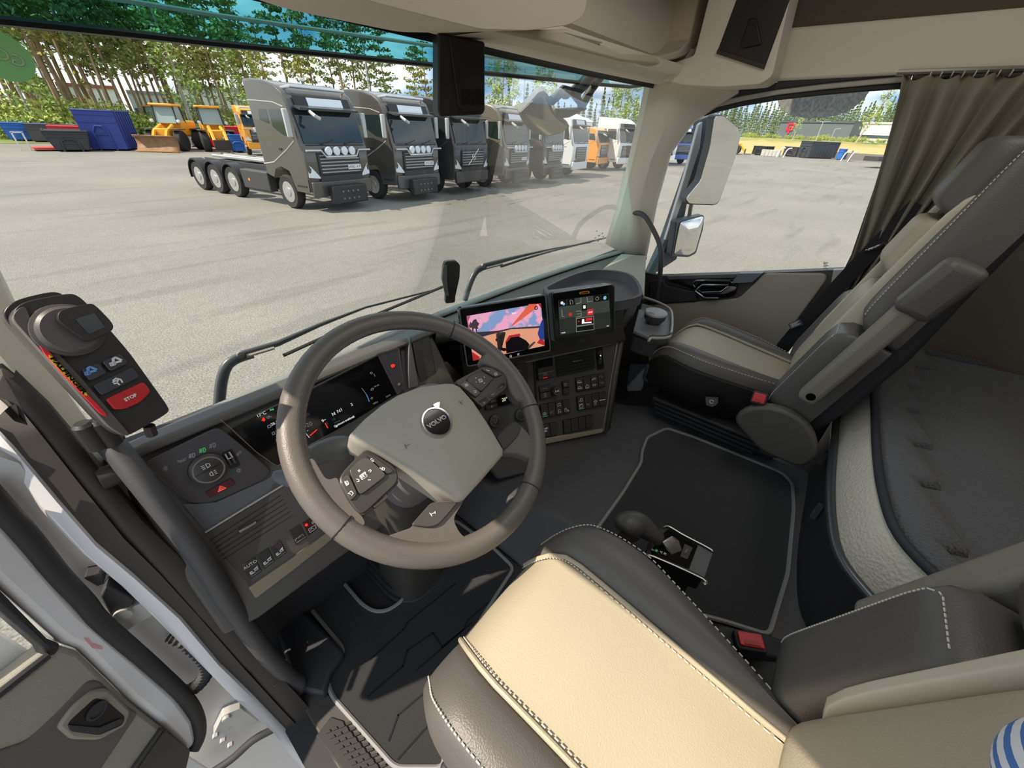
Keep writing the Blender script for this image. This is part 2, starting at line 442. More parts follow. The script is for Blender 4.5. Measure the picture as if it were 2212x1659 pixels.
# panel body
PD = Plane((1.06, 0.2, 1.9), (-1, 0, 0), (0, -1, 0))
slab(PD, [(1384, 598), (1640, 590), (1838, 582), (1790, 640), (1660, 800), (1500, 900), (1380, 900)], 0.05, 0).build('panel_body', BLACKP, door)
slab(PD, [(1649, 591), (1783, 591), (1786, 604), (1690, 735), (1675, 790), (1560, 830), (1400, 800), (1400, 658), (1507, 652), (1595, 645), (1631, 612)], 0.05, 0.012, r=0.02).build('panel_insert', mt('door_taupe', 'A8A192', 0.75, bump=(900, 0.2)), door, bevel=0.006)
slab(PD, [(1440, 597), (1594, 592), (1586, 600), (1445, 604)], 0.05, 0.02, r=0.004).build('sill_cap', DGREY, door, bevel=0.003)
slab(PD, [(1594, 591), (1648, 590), (1625, 610), (1580, 612)], 0.05, 0.022, r=0.004).build('sill_corner', mt('slate_plastic', '6A7076', 0.45), door, bevel=0.003)
slab(PD, [(1800, 584), (1838, 582), (1800, 640), (1790, 640)], 0.03, 0.01).build('sill_end', SEALG, door)
q = lambda zx, zy: (1350 + zx * 0.2532, 420 + zy * 0.2532)
mb = slab(PD, [q(590, 800), q(640, 740), q(900, 735), q(965, 780), q(940, 860), q(880, 885), q(680, 885), q(610, 830)], 0.02, 0.02, r=0.012)
mb.build('handle_recess', GLOSSB, door, bevel=0.004)
mb = MB().tube([PD.hit(*q(*p), 0.03) for p in ((600, 790), (580, 765), (610, 738), (700, 735), (900, 738), (885, 775), (660, 775), (600, 820), (680, 882), (800, 885))], 0.007, 8)
mb.build('handle_frame', mt('dark_chrome', '8E9094', 0.22, metal=1.0), door)
mb = slab(PD, [q(648, 832), q(820, 825), q(870, 785), q(955, 787), q(940, 815), q(850, 850), q(690, 855)], 0.012, 0.045, r=0.008)
mb.build('handle', CHROME, door, bevel=0.003)
mb = slab(PD, [q(360, 735), q(395, 722), q(605, 790), q(585, 812)], 0.01, 0.03, r=0.006); sw = mb.build('window_switches', GLOSSB, door, bevel=0.002)
slab(PD, [q(210, 740), q(330, 730), q(350, 780), q(600, 830), q(620, 912), q(210, 935)], 0.03, 0.022, r=0.01).build('armrest', SOFT, door, bevel=0.006)
# etched maker's mark on the glass
GL = Plane((1.084, 0, 2.3), (-1, 0, 0), (0, -1, 0))
mk = MB()
for i, (wd, k) in enumerate(((9, 0), (7, 1), (10, 2), (6, 3), (8, 4))):
    a, b = GL.uv(GL.hit(1778 + 1, 566 + 3.2 * i)); mk_w = wd * 0.0016
    ribbons(GL, [[(a, b), (a + mk_w, b + 0.0006)]], 0.0022, 0.001, mb=mk)
mk.build('etched_mark', mt('etch', '6F6A62', 0.8), door)

# ------------------------------------------------------------------- seats
from mathutils.bvhtree import BVHTree
def surf(o):
    dg = bpy.context.evaluated_depsgraph_get(); dg.update()
    me = o.evaluated_get(dg).to_mesh(); b = BVHTree.FromPolygons([v.co.copy() for v in me.vertices], [tuple(p.vertices) for p in me.polygons]); return b
def seat(name, label, cx, dy, dz=0.0, inner=-1):
    """air-sprung cab seat; inner = side facing the cab centre (-1: towards -x)"""
    T = wthing(name, label, 'seat', (cx, dy + 0.15, 1.66))
    Z = lambda z: z + dz
    def cz(x, y):  # cushion surface
        t = (y - 0.0) / 0.4
        base = 1.945 + 0.03 * t + (0.010 if t > 0.55 else 0.0182 * t)
        roll = max(0, (y - 0.30) / 0.085); base -= 0.07 * roll ** 2.2
        return base
    def pt(x, y, h): return V((cx + x, dy + y, Z(cz(x, y) + h)))
    ys = [-0.06, 0.0, 0.05, 0.1, 0.15, 0.2, 0.25, 0.29, 0.32, 0.348, 0.37, 0.384, 0.390]
    sx = lambda y: 0.104 + 0.012 * max(0, y) / 0.4 - 0.03 * max(0, (y - 0.29) / 0.10) ** 2
    def wr(x, y): return 0.0035 * math.sin(38 * y + 9 * x) * max(0, 1 - abs(y - 0.12) / 0.16) * (1 - abs(x) / 0.12)
    def W0(y, sg):
        tab = [(-0.06, 0.125), (-0.01, 0.145), (0.03, 0.158), (0.126, 0.186), (0.2, 0.205), (0.27, 0.205), (0.32, 0.19), (0.36, 0.165), (0.40, 0.13)] if sg == inner else [(-0.06, 0.14), (0.0, 0.16), (0.1, 0.182), (0.28, 0.187), (0.34, 0.182), (0.40, 0.15)]
        for (a, b), (c, d_) in zip(tab[:-1], tab[1:]):
            if y <= c: return b + (d_ - b) * (y - a) / (c - a)
        return tab[-1][1]
    rows = []
    for y in ys:
        s = sx(y)
        rows.append([pt(-s + 2 * s * i / 12, y, -0.004 + 0.006 * math.sin(PI * i / 12) + wr(-s + 2 * s * i / 12, y)) for i in range(13)])
    last = rows[-1]; rows.append([p + V((0, -0.012, -0.07)) for p in last])
    MB().grid(rows).build('cushion_panel', LEATHC, T, sub=1)
    for sg in (-1, 1):
        rows = []
        for y in ys:
            s = sx(y); w0 = W0(y, sg) + 0.012
            hh = 0.030 if sg == inner else 0.016
            hh *= (1 - 0.5 * max(0, (y - 0.27) / 0.125))
            prof = [(s, -0.006), (s + 0.012, 0.006), (s + (w0 - s) * 0.25, hh * 0.7), (s + (w0 - s) * 0.5, hh), (w0 - 0.03, hh * 0.95), (w0 - 0.012, hh * 0.6), (w0, hh * 0.2 - 0.004), (w0 + 0.006, -0.06), (w0 + 0.004, -0.11)]
            rows.append([pt(sg * a, y, h) for a, h in prof])
        rows.append([p + V((0, -0.012, -0.07 if i < 7 else 0)) for i, p in enumerate(rows[-1])])
        MB().grid(rows).build('cushion_bolster', LEATH, T, sub=1)
        # seams: pale piping between panel and bolster, stitched outer edge
        MB().tube([pt(sg * (sx(y) + 0.001), y, 0.002) for y in ys], 0.0042, 8).build('piping', LEATHC, T)
        sm = MB()
        path = spline([pt(sg * (sx(y) - 0.006), y, 0.0012 + wr(0.11, y)) for y in ys], 5)
        edge = spline([pt(sg * W0(y, sg), y, (0.030 if sg == inner else 0.016) * 0.56 * (1 - 0.5 * max(0, (y - 0.27) / 0.125)) + 0.0012) for y in ys], 5)
        for ph in (path, edge):
            sm = MB()
            for a, b in zip(ph[:-1], ph[1:]):
                if (b - a).length > 1e-4: sm.tube([a, a.lerp(b, 0.62)], 0.0011 if ph is edge else 0.0009, 5)
            sm.build('stitching', STITCH, T)
    # black side skirt under the inner cushion edge
    rows = [[pt(inner * (W0(y, inner) + e), y, h) for y in ys] for e, h in ((0.004, -0.012), (0.022, -0.02), (0.026, -0.09), (0.0, -0.16))]
    MB().grid(rows).build('side_skirt', mt('skirt_black', '242220', 0.5, bump=(700, 0.2)), T, solid=0.004)
    # pan and suspension
    MB().hexa([V((cx + a, dy + b, Z(c))) for c, k in ((1.80, 0.17), (1.885, 0.17)) for a, b in ((-k, -0.08), (k, -0.08), (k, 0.40), (-k, 0.40))]).build('seat_pan', BLACKP, T, bevel=0.015, seg=3)
    mb = MB()
    for k in range(4): mb.box((cx, dy + 0.13, Z(1.765 - 0.022 * k)), (0.40 - 0.012 * k, 0.40 - 0.012 * k, 0.016))
    mb.build('bellows', RUBBER, T, bevel=0.006)
    MB().box((cx + 0.03, dy + 0.10, Z(1.585)), (0.30, 0.42, 0.26)).build('pedestal', SOFT, T, bevel=0.01)
    # backrest
    d = V((0, -0.268, 0.963)); n = V((0, 0.963, 0.268)); o0 = V((cx, dy - 0.045, Z(1.955)))
    B = lambda x, s, h: o0 + V((x, 0, 0)) + d * s + n * h
    def pad(nm, m, x0, x1, s0, s1, h, t=0.09, bow=0.0, tp=1.0, bev=0.018, x0t=None, x1t=None):
        x0t = x0 * tp if x0t is None else x0t; x1t = x1 * tp if x1t is None else x1t
        nx, ns = 8, 8; rows = []
        for j in range(ns + 1):
            f = j / ns; s = s0 + (s1 - s0) * f; a = x0 + (x0t - x0) * f; b = x1 + (x1t - x1) * f
            row = []
            for i in range(nx + 1):
                g = i / nx; edge = min(1, min(g, 1 - g) * 9) ** 0.5 * min(1, min(f, 1 - f) * 9) ** 0.5
                row.append(B(a + (b - a) * g, s, h * 0.55 + (h * 0.45 + bow * math.sin(PI * g)) * edge))
            rows.append(row)
        back = [[p - n * t for p in rows[0]]] + rows + [[p - n * t for p in rows[-1]]]
        full = MB().grid(back)
        L0 = [r[0] for r in rows]; R0 = [r[-1] for r in rows]
        full.grid([L0, [p - n * t for p in L0]]); full.grid([R0, [p - n * t for p in R0]])
        return full.build(nm, m, T, sub=1)
    pad('back_panel', LEATHC, -0.118, 0.118, 0.0, 0.355, 0.026, bow=0.010)
    pad('shoulder_panel', LEATHC, -0.112, 0.112, 0.385, 0.535, 0.048, bow=0.01, tp=0.95)
    pad('headrest', LEATH, -0.105, 0.105, 0.54, 0.715, 0.052, bow=0.016, tp=0.86)
    for sg in (-1, 1):
        pad('side_panel', mt('bone_leather', 'CDC5B2', 0.5), sg * 0.112, sg * 0.132, 0.05, 0.62, 0.030, t=0.07)
        pb_ = pad('back_bolster', LEATH, sg * 0.122, sg * 0.252, -0.04, 0.268, 0.034, t=0.11)
        pw_ = pad('shoulder_wing', LEATH, sg * 0.126, sg * 0.25, 0.275, 0.735, 0.014, t=0.10, x0t=sg * 0.075, x1t=sg * 0.14)
        for pad_, (x0, x1, s0, s1, x0t, x1t) in ((pb_, (0.122, 0.252, -0.04, 0.268, 0.122, 0.252)), (pw_, (0.126, 0.25, 0.275, 0.735, 0.075, 0.14))):
            bv = surf(pad_)
            X = lambda g, f: sg * (x0 + (x0t - x0) * f + ((x1 + (x1t - x1) * f) - (x0 + (x0t - x0) * f)) * g)
            run = [(0.86, f / 60) for f in range(5, 54)] + [(0.86 - 0.06 * k, 0.91 + 0.008 * min(k, 2)) for k in range(1, 12)]
            pts = []
            for g, f in run:
                h_ = bv.ray_cast(B(X(g, f), s0 + (s1 - s0) * f, 0.2), -n)
                if h_[0] is not None: pts.append(h_[0] + n * 0.0008)
            sm = MB()
            for a, b in zip(pts[:-1], pts[1:]):
                if (b - a).length > 0.03:
                    if sm.v: sm.build('stitching', STITCH, T)
                    sm = MB(); continue
                m = max(1, round((b - a).length / 0.0105))
                for k in range(m): sm.tube([a.lerp(b, k / m), a.lerp(b, (k + 0.6) / m)], 0.0011, 5)
            if sm.v: sm.build('stitching', STITCH, T)
    # hard back shell with taper
    rows = []
    for s, w, t in ((-0.06, 0.20, 0.16), (0.1, 0.215, 0.165), (0.26, 0.215, 0.16), (0.45, 0.17, 0.14), (0.70, 0.11, 0.12), (0.735, 0.09, 0.10)):
        rows.append([B(x * w, s, -t + 0.025 * abs(x) ** 3) for x in (-1, -0.8, -0.4, 0, 0.4, 0.8, 1)] + [B(w, s, -0.05), B(-w, s, -0.05)])
    MB().loft(rows, True, True).build('back_shell', SOFT, T, bevel=0.008)
    # folded armrest on the inner side
    s = inner
    A = lambda x, u, h: B(s * x, u, h)
    mb = MB().hexa([A(0.262, 0.075, -0.05), A(0.318, 0.075, -0.05), A(0.318, 0.075, -0.005), A(0.262, 0.075, -0.005), A(0.262, 0.40, -0.06), A(0.318, 0.40, -0.06), A(0.318, 0.40, -0.01), A(0.262, 0.40, -0.01)])
    arm = mb.build('armrest', TAUPE, T, bevel=0.012, seg=3)
    MB().lathe(A(0.318, 0.10, -0.028), V((s, 0, 0)), [(0.0, -0.004), (0.011, -0.004), (0.011, 0.0012), (0.009, 0.0012), (0.0, 0.0005)], 18).build('pivot_cap', GLOSSB, arm)
    mb = MB().hexa([A(0.256, 0.37, -0.075), A(0.326, 0.37, -0.075), A(0.326, 0.37, 0.0), A(0.256, 0.37, 0.0), A(0.258, 0.50, -0.085), A(0.324, 0.50, -0.085), A(0.324, 0.50, -0.01), A(0.258, 0.50, -0.01)])
    MB_ = mb.build('armrest_pad', LEATH, arm, bevel=0.018, seg=3)
    # recliner cover at the foot of the back
    if inner > 0: return T
    prof = [(-0.17, 1.80), (-0.06, 1.80), (0.05, 1.87), (0.03, 1.925), (-0.02, 1.962), (-0.09, 1.965), (-0.15, 1.93), (-0.19, 1.86)]
    P = rpoly([V((cx + s * 0.262, dy + a, Z(b))) for a, b in prof], 0.03, 3)
    MB().prism(P, V((s * 0.035, 0, 0))).build('recliner_cover', mt('recliner_olive', '5E5B53', 0.5, bump=(1200, 0.15)), T, bevel=0.010, seg=3)
    return T
drv = seat('driver_seat', 'driver seat of pale and dark leather, standing sunlit behind the steering wheel', -0.612, -0.155, inner=1)
pas = seat('passenger_seat', 'passenger seat of pale and dark leather standing beside the far door', 0.61, 0.0, inner=-1)
# small switch on the passenger seat pan and belt buckles
PSW = Plane((0.366, 0.2, 1.85), (-1, 0, 0.15), (0, -1, 0))
k = slab(PSW, [(1522, 856), (1552, 858), (1553, 872), (1540, 881), (1524, 876)], 0.02, 0.006, r=0.006).build('recline_switch', GLOSSB, pas, bevel=0.002)
c = PSW.hit(1537, 868, 0.007); a, b = PSW.uv(c)
ribbons(PSW, [[(a + 0.006 * math.cos(t), b + 0.006 * math.sin(t)) for t in [0.6 + 5.2 * i / 10 for i in range(11)]]], 0.0018, 0.0066).build('symbol', WHITEI, k)
# ------------------------------------------------------------------- sleeper bunk, curtain, belts
bunk = wthing('sleeper_bunk', 'sleeper mattress with dark mesh top and pale front, lying behind the two seats', 'bed', (0.1, -0.8, 1.66))
BZ = 2.0
fr = [(1.03, -0.31), (0.86, -0.285), (0.74, -0.258), (0.55, -0.25), (0.39, -0.255), (0.20, -0.262), (0.05, -0.275), (-0.06, -0.30), (-0.13, -0.36), (-0.18, -0.43), (-0.25, -0.48), (-0.5, -0.49), (-0.8, -0.49), (-1.03, -0.49)]
frs = spline([V((x, y, 0)) for x, y in fr], 4)
STEP = 0.0
rows = []
nb = 16
for p in frs:
    row = []
    for j in range(nb + 1):
        f = j / nb; y = p.y - 0.012 + (-1.30 - p.y) * f
        # quilted steps: the surface drops in saw-tooth waves along the length
        ph = (p.x * 6.2 + 40) % 1.0; saw = 0.5 + 0.5 * math.cos(2 * PI * ph)
        edge1 = -0.345 + 0.035 * ph + 0.005; edge2 = -0.80 + 0.045 * ph
        h = 0.012 if y > edge1 else (0.0 if y > edge2 else -0.012)
        row.append(V((p.x, y, BZ + h * (0.55 + 0.45 * saw) - (0.012 if j == 0 else 0))))
    rows.append(row)
# denser rows across so the steps read
MESHF = mt('mattress_mesh', '5C5D60', 0.9, bump=(170, 0.9, 0.003), tex='voronoi', sheen=0.2)
xs = [1.03 - 2.06 * i / 110 for i in range(111)]
def fy(x):
    for a, b in zip(frs[:-1], frs[1:]):
        if b.x <= x <= a.x: return a.y + (b.y - a.y) * (a.x - x) / max(a.x - b.x, 1e-6)
    return frs[-1].y
rows = []
for x in xs:
    y0 = fy(x) - 0.01; row = []
    ph = (x * 5.6 + 40.15) % 1.0
    e1 = y0 - 0.055 - 0.05 * (1 - ph); e2 = y0 - 0.33 - 0.08 * (1 - ph)
    ys = [0, 0.006, 0.02]
    yl = [y0, y0 - 0.008, y0 - 0.03, e1 + 0.02, e1 + 0.004, e1 - 0.004, e1 - 0.03, (e1 + e2) / 2, e2 + 0.02, e2 + 0.004, e2 - 0.004, e2 - 0.03, -0.9, -1.30]
    hl = [-0.006, 0.006, 0.012, 0.014, 0.008, -0.010, -0.006, 0.002, -0.006, -0.012, -0.028, -0.024, -0.02, -0.02]
    rows.append([V((x, max(a, -1.31), BZ + h)) for a, h in zip(yl, hl)])
MB().grid(rows).build('mattress_top', MESHF, bunk, ang=60)
PALEF = mt('perforated_vinyl', 'E0DAC8', 0.75, bump=(150, 0.8, 0.002), tex='voronoi')
rows = [[V((p.x, p.y, BZ - 0.004)) for p in frs], [V((p.x, p.y + 0.012, BZ - 0.02)) for p in frs], [V((p.x, p.y + 0.035, BZ - 0.075)) for p in frs], [V((p.x, p.y + 0.036, BZ - 0.12)) for p in frs]]
MB().grid(rows).build('mattress_front', PALEF, bunk)
MB().tube([V((p.x, p.y + 0.0, BZ)) for p in frs], 0.009, 10, flat=1.0).build('piping', mt('navy_piping', '33353C', 0.7), bunk)
MB().tube([V((p.x, p.y + 0.045, BZ - 0.115)) for p in frs], 0.010, 10).build('front_rail', mt('rail_metal', '5F6468', 0.35, metal=0.6), bunk)
rows = [[V((p.x, p.y + 0.04, BZ - 0.12)) for p in frs], [V((p.x, p.y + 0.03, BZ - 0.20)) for p in frs], [V((p.x, p.y + 0.025, 1.46)) for p in frs]]
MB().grid(rows).build('storage_front', SOFT, bunk)
MB().box((0, -0.93, 1.72), (2.04, 0.75, 0.52)).build('storage_box', SOFT, bunk)
for x in (0.16, 0.42): MB().box((x, fy(x) + 0.04, 1.80), (0.012, 0.012, 0.05)).build('latch', DGREY, bunk)
# curtain: gathered folds on a rail above the passenger door
cur = wthing('curtain', 'gathered dark taupe curtain hanging behind the passenger window', 'curtain', (1.02, -0.2, 2.1))
CURT = mt('curtain_cloth', '8A8474', 0.9, bump=(900, 0.35), sheen=0.1)
rows = []
NY = 120
for k in range(15):
    f = k / 14; row = []
    for i in range(NY + 1):
        u = i / NY
        ytop = 0.045 - 0.62 * u; ybot = -0.075 - 0.16 * u
        zt = 2.79; zb = 2.16
        y = ytop + (ybot - ytop) * f ** 0.8; z = zt + (zb - zt) * f
        amp = 0.020 + 0.012 * math.sin(PI * f)
        x = 1.025 + amp * math.sin(2 * PI * (u * 9.2 + 0.12 * math.sin(5 * f + 9 * u))) + 0.006 * math.sin(40 * u + 6 * f) - 0.015 * f
        row.append(V((x, y, z + 0.008 * math.sin(2 * PI * u * 9.2 + 1.2) * (1 - f))))
    rows.append(row)
MB().grid(rows).build('cloth', CURT, cur, solid=0.002)
MB().tube([V((1.03, 0.06, 2.803)), V((1.03, -0.75, 2.803))], 0.008, 8).build('rail', SATIN, cur)
for i in range(26):
    y = -0.02 - 0.024 * i
    MB().tube(circ((1.03, y, 2.796), (1, 0, 0), (0, 0, 1), 0.009, 10), 0.0016, 5, closed=True).build('hook', mt('white_nylon', 'CFCBC0', 0.5), cur)
# passenger seat belt from the pillar down behind the seat
belt = wthing('seat_belt', 'black seat belt running from the door pillar behind the passenger seat', 'seat belt', (1.0, -0.1, 2.0))
pth = [at(1985, 440, 'x', 1.0), at(1885, 540, 'x', 0.98), at(1800, 630, 'x', 0.97), at(1700, 740, 'x', 0.95), at(1660, 800, 'x', 0.94)]
MB().tube(spline(pth, 6), 0.026, 8, flat=0.09, up=(1, 0, 0.2)).build('webbing', mt('belt_webbing', '222124', 0.85, bump=(600, 0.4)), belt)
MB().tube(circ(at(1893, 532, 'x', 0.975), V((0, 0.75, -0.65)), V((1, 0, 0)), 0.03, 12, r2=0.012), 0.004, 6, closed=True).build('guide_ring', CHROME, belt)
pb = at(1718, 700, 'x', 0.94)
PLB = Plane(pb, (-1, -0.1, 0.3), (0, -0.72, 0.69))
lab = uvslab(PLB, [(-0.022, -0.012), (0.022, -0.012), (0.022, 0.012), (-0.022, 0.012)], 0.0015, 0.012).build('care_label', mt('label_dark', '3C3C3C', 0.7), belt)
ribbons(PLB, [[(-0.018 + 0.004 * (i % 2), 0.008 - 0.0035 * i), (0.016 - 0.005 * (i % 3), 0.008 - 0.0035 * i)] for i in range(5)], 0.0014, 0.0125).build('label_print', WHITEI, lab)
# buckles
def buckle(name, label, P, u, n, w):
    t = wthing(name, label, 'buckle', P)
    pl = Plane(P, n, u)
    uvslab(pl, [(-w, -0.020), (w, -0.020), (w, 0.020), (-w, 0.020)], 0.05, 0, r=0.006).build('housing', SOFT, t, bevel=0.003)
    b = uvslab(pl, [(-w * 0.82, -0.015), (w * 0.82, -0.015), (w * 0.82, 0.014), (-w * 0.82, 0.014)], 0.01, 0.006, r=0.004).build('release_button', REDP, t, bevel=0.002)
    uvslab(pl, [(-w * 0.55, -0.012), (w * 0.55, -0.012), (w * 0.45, -0.004), (-w * 0.45, -0.004)], 0.004, 0.008).build('finger_edge', mt('red_shadow_plastic', 'B02A30', 0.45), b)
    return t
p1 = at(1621, 1383, 'z', 1.70)
buckle('belt_buckle', 'red seat belt buckle sunk in black trim between driver seat and bunk', p1, ray(1655, 1392).cross(V((0, 0, 1))).cross(V((0, 0, 1))) * 0 + (at(1660, 1392, 'z', 1.70) - p1), (-0.1, 0.1, 1), 0.030)
p2 = at(1640, 860, 'x', 0.33)
buckle('belt_buckle', 'orange red seat belt buckle beside the passenger seat cushion', p2, (0, -1, 0.1), (-1, 0.1, 0.6), 0.020)
tr = [(1580, 1395), (1570, 1378), (1600, 1352), (1700, 1388), (1690, 1425), (1640, 1412)]
mb = MB().prism([at(x, y, 'z', 1.675) for x, y in ((1520, 1352), (1640, 1362), (1700, 1385), (1690, 1424), (1560, 1392))], (0, 0, -0.03))
tag(mb.build('buckle_trim', SOFT, None, bevel=0.005), 'black plastic trim holding the red buckle behind the driver seat', 'trim')
# striped towel at the lower right edge, over the driver seat backrest
# ================================================================= steering wheel and column
WC = V((-0.552, 0.446, 2.169)); _t = R(35.5)
WP = Plane(WC, (0, -math.sin(_t), math.cos(_t)), (1, 0, 0))
K = lambda x, y: (560 + x * 0.38571, 620 + y * 0.38571)
def wk(x, y, off=0.0): return WP.uv(WP.hit(*K(x, y), off))
wheel = wthing('steering_wheel', 'dark leather steering wheel with grey hub pad and round maker emblem', 'steering wheel', WC)
WL = mt('wheel_leather', '66615C', 0.42, bump=(700, 0.3, 0.0006), tex='voronoi')
HUBM = mt('hub_pad', 'AAA79C', 0.6, bump=(1200, 0.2))
mb = MB(); n1, n2 = 72, 14; rings = []
for i in range(n1 + 1):
    a = 2 * PI * i / n1; ca, sa = math.cos(a), math.sin(a); ring = []
    for k in range(n2):
        b = 2 * PI * k / n2
        ring.append(WP.loc((0.2235 + 0.0195 * math.cos(b)) * ca, (0.2235 + 0.0195 * math.cos(b)) * sa, 0.0165 * math.sin(b)))
    rings.append(ring)
mb.loft(rings, True, False); mb.build('rim', WL, wheel, ang=80)
# seam grooves in the leather
for a in (R(196), R(-22), R(-68), R(42)):
    MB().tube([WP.loc((0.2235 + 0.0199 * math.cos(b)) * math.cos(a), (0.2235 + 0.0199 * math.cos(b)) * math.sin(a), 0.0169 * math.sin(b)) for b in [2 * PI * k / 16 for k in range(16)]], 0.0012, 5, closed=True).build('seam', RUBBER, wheel)
sm = MB()
for a0, a1 in ((44, 192), (-64, -24)):
    m = int((a1 - a0) * 1.05)
    for k in range(m):
        a = R(a0 + (a1 - a0) * k / m)
        q = lambda rr, aa, h: WP.loc(rr * math.cos(aa), rr * math.sin(aa), h)
        sm.tube([q(0.2070, a, 0.009), q(0.2040, a + R(0.45), 0.003)], 0.0009, 4)
sm.build('stitching', mt('grey_thread', '8A8682', 0.8), wheel)
# hub pad (domed)
hub = [(512, 818), (600, 728), (690, 655), (780, 600), (900, 556), (1040, 537), (1085, 538), (1125, 556), (1200, 640), (1290, 775), (1372, 915), (1370, 940), (1250, 1080), (1150, 1190), (1120, 1192), (1000, 1110), (850, 1010), (700, 925), (620, 890), (530, 850)]
H2 = [wk(x, y, 0.03) for x, y in hub]
cx0 = sum(a for a, b in H2) / len(H2); cy0 = sum(b for a, b in H2) / len(H2)
rings = []
for sc_, h in ((0.96, -0.045), (1.0, 0.012), (1.0, 0.024), (0.975, 0.031), (0.93, 0.034), (0.6, 0.040), (0.3, 0.042), (0.02, 0.0425)):
    rings.append([WP.loc(cx0 + (a - cx0) * sc_, cy0 + (b - cy0) * sc_, h) for a, b in H2])
MB().loft(rings).build('hub_pad', HUBM, wheel, ang=50)
# raised shield around the emblem
sh = [(880, 890), (930, 925), (1010, 945), (1050, 935), (1175, 800), (1180, 760), (1165, 735)]
# emblem: chrome ring, black disc, arrow, name
ec = WP.uv(WP.hit(*K(994, 757), 0.044)); EP = Plane(WP.loc(ec[0], ec[1], 0.0425), WP.n, WP.u)
em = MB().lathe(EP.p, EP.n, [(0.0235, 0.0), (0.0235, 0.003), (0.0245, 0.0045), (0.0268, 0.0045), (0.028, 0.002), (0.028, -0.004)], 40).build('emblem', CHROME, wheel)
MB().lathe(EP.p, EP.n, [(0.0237, -0.002), (0.0237, 0.0028), (0.0, 0.0028)], 40).build('emblem_disc', GLOSSB, em)
A = lambda a, b: (a, b)
uvslab(EP, [(0.012, 0.0245), (0.0195, 0.019), (0.0275, 0.0275), (0.0195, 0.0295), (0.0125, 0.0295)], 0.004, 0.0045).build('emblem_arrow', CHROME, em, bevel=0.0006)
text('emblem_lettering', 'VOLVO', EP, EP.loc(0, 0, 0.003), 0.0105, CHROME, em, ang=0.0, sx=1.12, bold=0.00045)
# spokes with switch blocks
SP = mt('spoke_black', '3A3836', 0.38, bump=(1300, 0.1))
PIANO = mt('switch_satin', '4A4744', 0.33)
def wslab(P, th, off, m, nm, parent, r=0.006, bev=0.0025):
    return uvslab(WP, [wk(x, y, off) for x, y in P], th, off, r).build(nm, m, parent, bevel=bev)
ls = wslab([(600, 900), (770, 1010), (785, 1090), (575, 1285), (520, 1230), (440, 1090), (470, 1030)], 0.03, 0.012, SP, 'spoke', wheel, 0.012)
rs = wslab([(1090, 530), (1265, 437), (1375, 485), (1392, 565), (1245, 675), (1130, 560)], 0.03, 0.012, SP, 'spoke', wheel, 0.012)
b1 = [([(520, 1005), (592, 945), (705, 1055), (575, 1160)], ''), ([(600, 932), (650, 955), (735, 1045), (712, 1052), (598, 942)], ''), ([(452, 1080), (512, 1020), (562, 1160), (508, 1200)], ''), ([(545, 1225), (635, 1145), (690, 1095), (770, 1085), (700, 1130), (580, 1240)], '')]
wslab([(515, 1015), (575, 958), (610, 955), (715, 1052), (578, 1158), (560, 1155), (505, 1030)], 0.006, 0.0165, PIANO, 'cruise_switch', ls, 0.008, 0.0015)
wslab([(600, 935), (650, 955), (752, 1030), (720, 1048), (612, 950)], 0.006, 0.0155, SP, 'top_switch', ls, 0.004, 0.0015)
wslab([(452, 1088), (500, 1040), (555, 1160), (512, 1202)], 0.006, 0.0155, PIANO, 'side_switch', ls, 0.006, 0.0015)
for P in ([(518, 1222), (572, 1180), (640, 1240), (580, 1283)], [(640, 1230), (690, 1180), (712, 1150), (722, 1180), (648, 1240)], [(718, 1165), (700, 1120), (770, 1062), (782, 1095)]):
    wslab(P, 0.008, 0.010, SP, 'rocker', ls, 0.003, 0.0015)
rc = wslab([(1170, 500), (1232, 470), (1318, 510), (1245, 588), (1160, 525)], 0.006, 0.0165, SP, 'menu_switch', rs, 0.007, 0.0015)
wslab([(1240, 455), (1300, 450), (1368, 488), (1325, 505)], 0.006, 0.016, PIANO, 'phone_switch', rs, 0.005, 0.0015)
wslab([(1118, 545), (1160, 520), (1245, 592), (1215, 618)], 0.006, 0.016, PIANO, 'back_switch', rs, 0.005, 0.0015)
for P in ([(1222, 640), (1268, 610), (1292, 640), (1248, 676)], [(1272, 606), (1312, 575), (1340, 600), (1296, 637)], [(1318, 572), (1370, 520), (1388, 560), (1346, 597)]):
    wslab(P, 0.008, 0.012, SP, 'rocker', rs, 0.003, 0.0015)
# printed symbols on the switches
def wink(lines, parent, off, wdt=0.0011, m=WHITEI, nm='symbol'):
    return ribbons(WP, [[wk(x, y, off) for x, y in L] for L in lines], wdt, off, th=0.0006).build(nm, m, parent)
wink([[(563, 1058), (592, 1035), (606, 1058), (577, 1078), (563, 1058)]], ls, 0.0172, 0.0012)
c = WP.hit(*K(585, 1057), 0.0172); text('switch_lettering', 'SET', WP, c, 0.0062, WHITEI, ls, ang=0.0, bold=0.0002)
wink([[(553, 1029), (567, 1029)], [(560, 1022), (560, 1036)], [(610, 1080), (624, 1080)], [(545, 1075), (558, 1078), (560, 1088), (548, 1090)], [(612, 1030), (622, 1022), (628, 1030), (620, 1036)]], ls, 0.0172)
wink([[(480, 1095), (492, 1085), (502, 1100), (490, 1112), (480, 1095)], [(478, 1088), (500, 1108)], [(505, 1150), (515, 1142), (527, 1155), (517, 1168)], [(498, 1155), (512, 1160)]], ls, 0.0162)
wink([[(620, 972), (640, 968)], [(623, 978), (642, 975)], [(624, 964), (632, 960)], [(675, 1012), (690, 1022)], [(690, 1010), (702, 1014), (700, 1026), (688, 1024), (690, 1010)]], ls, 0.0162)
wink([[(592, 1222), (606, 1232)], [(592, 1232), (604, 1220)], [(664, 1160), (676, 1170), (668, 1174)], [(736, 1105), (750, 1112), (740, 1114)]], ls, 0.0112, m=GREYI)
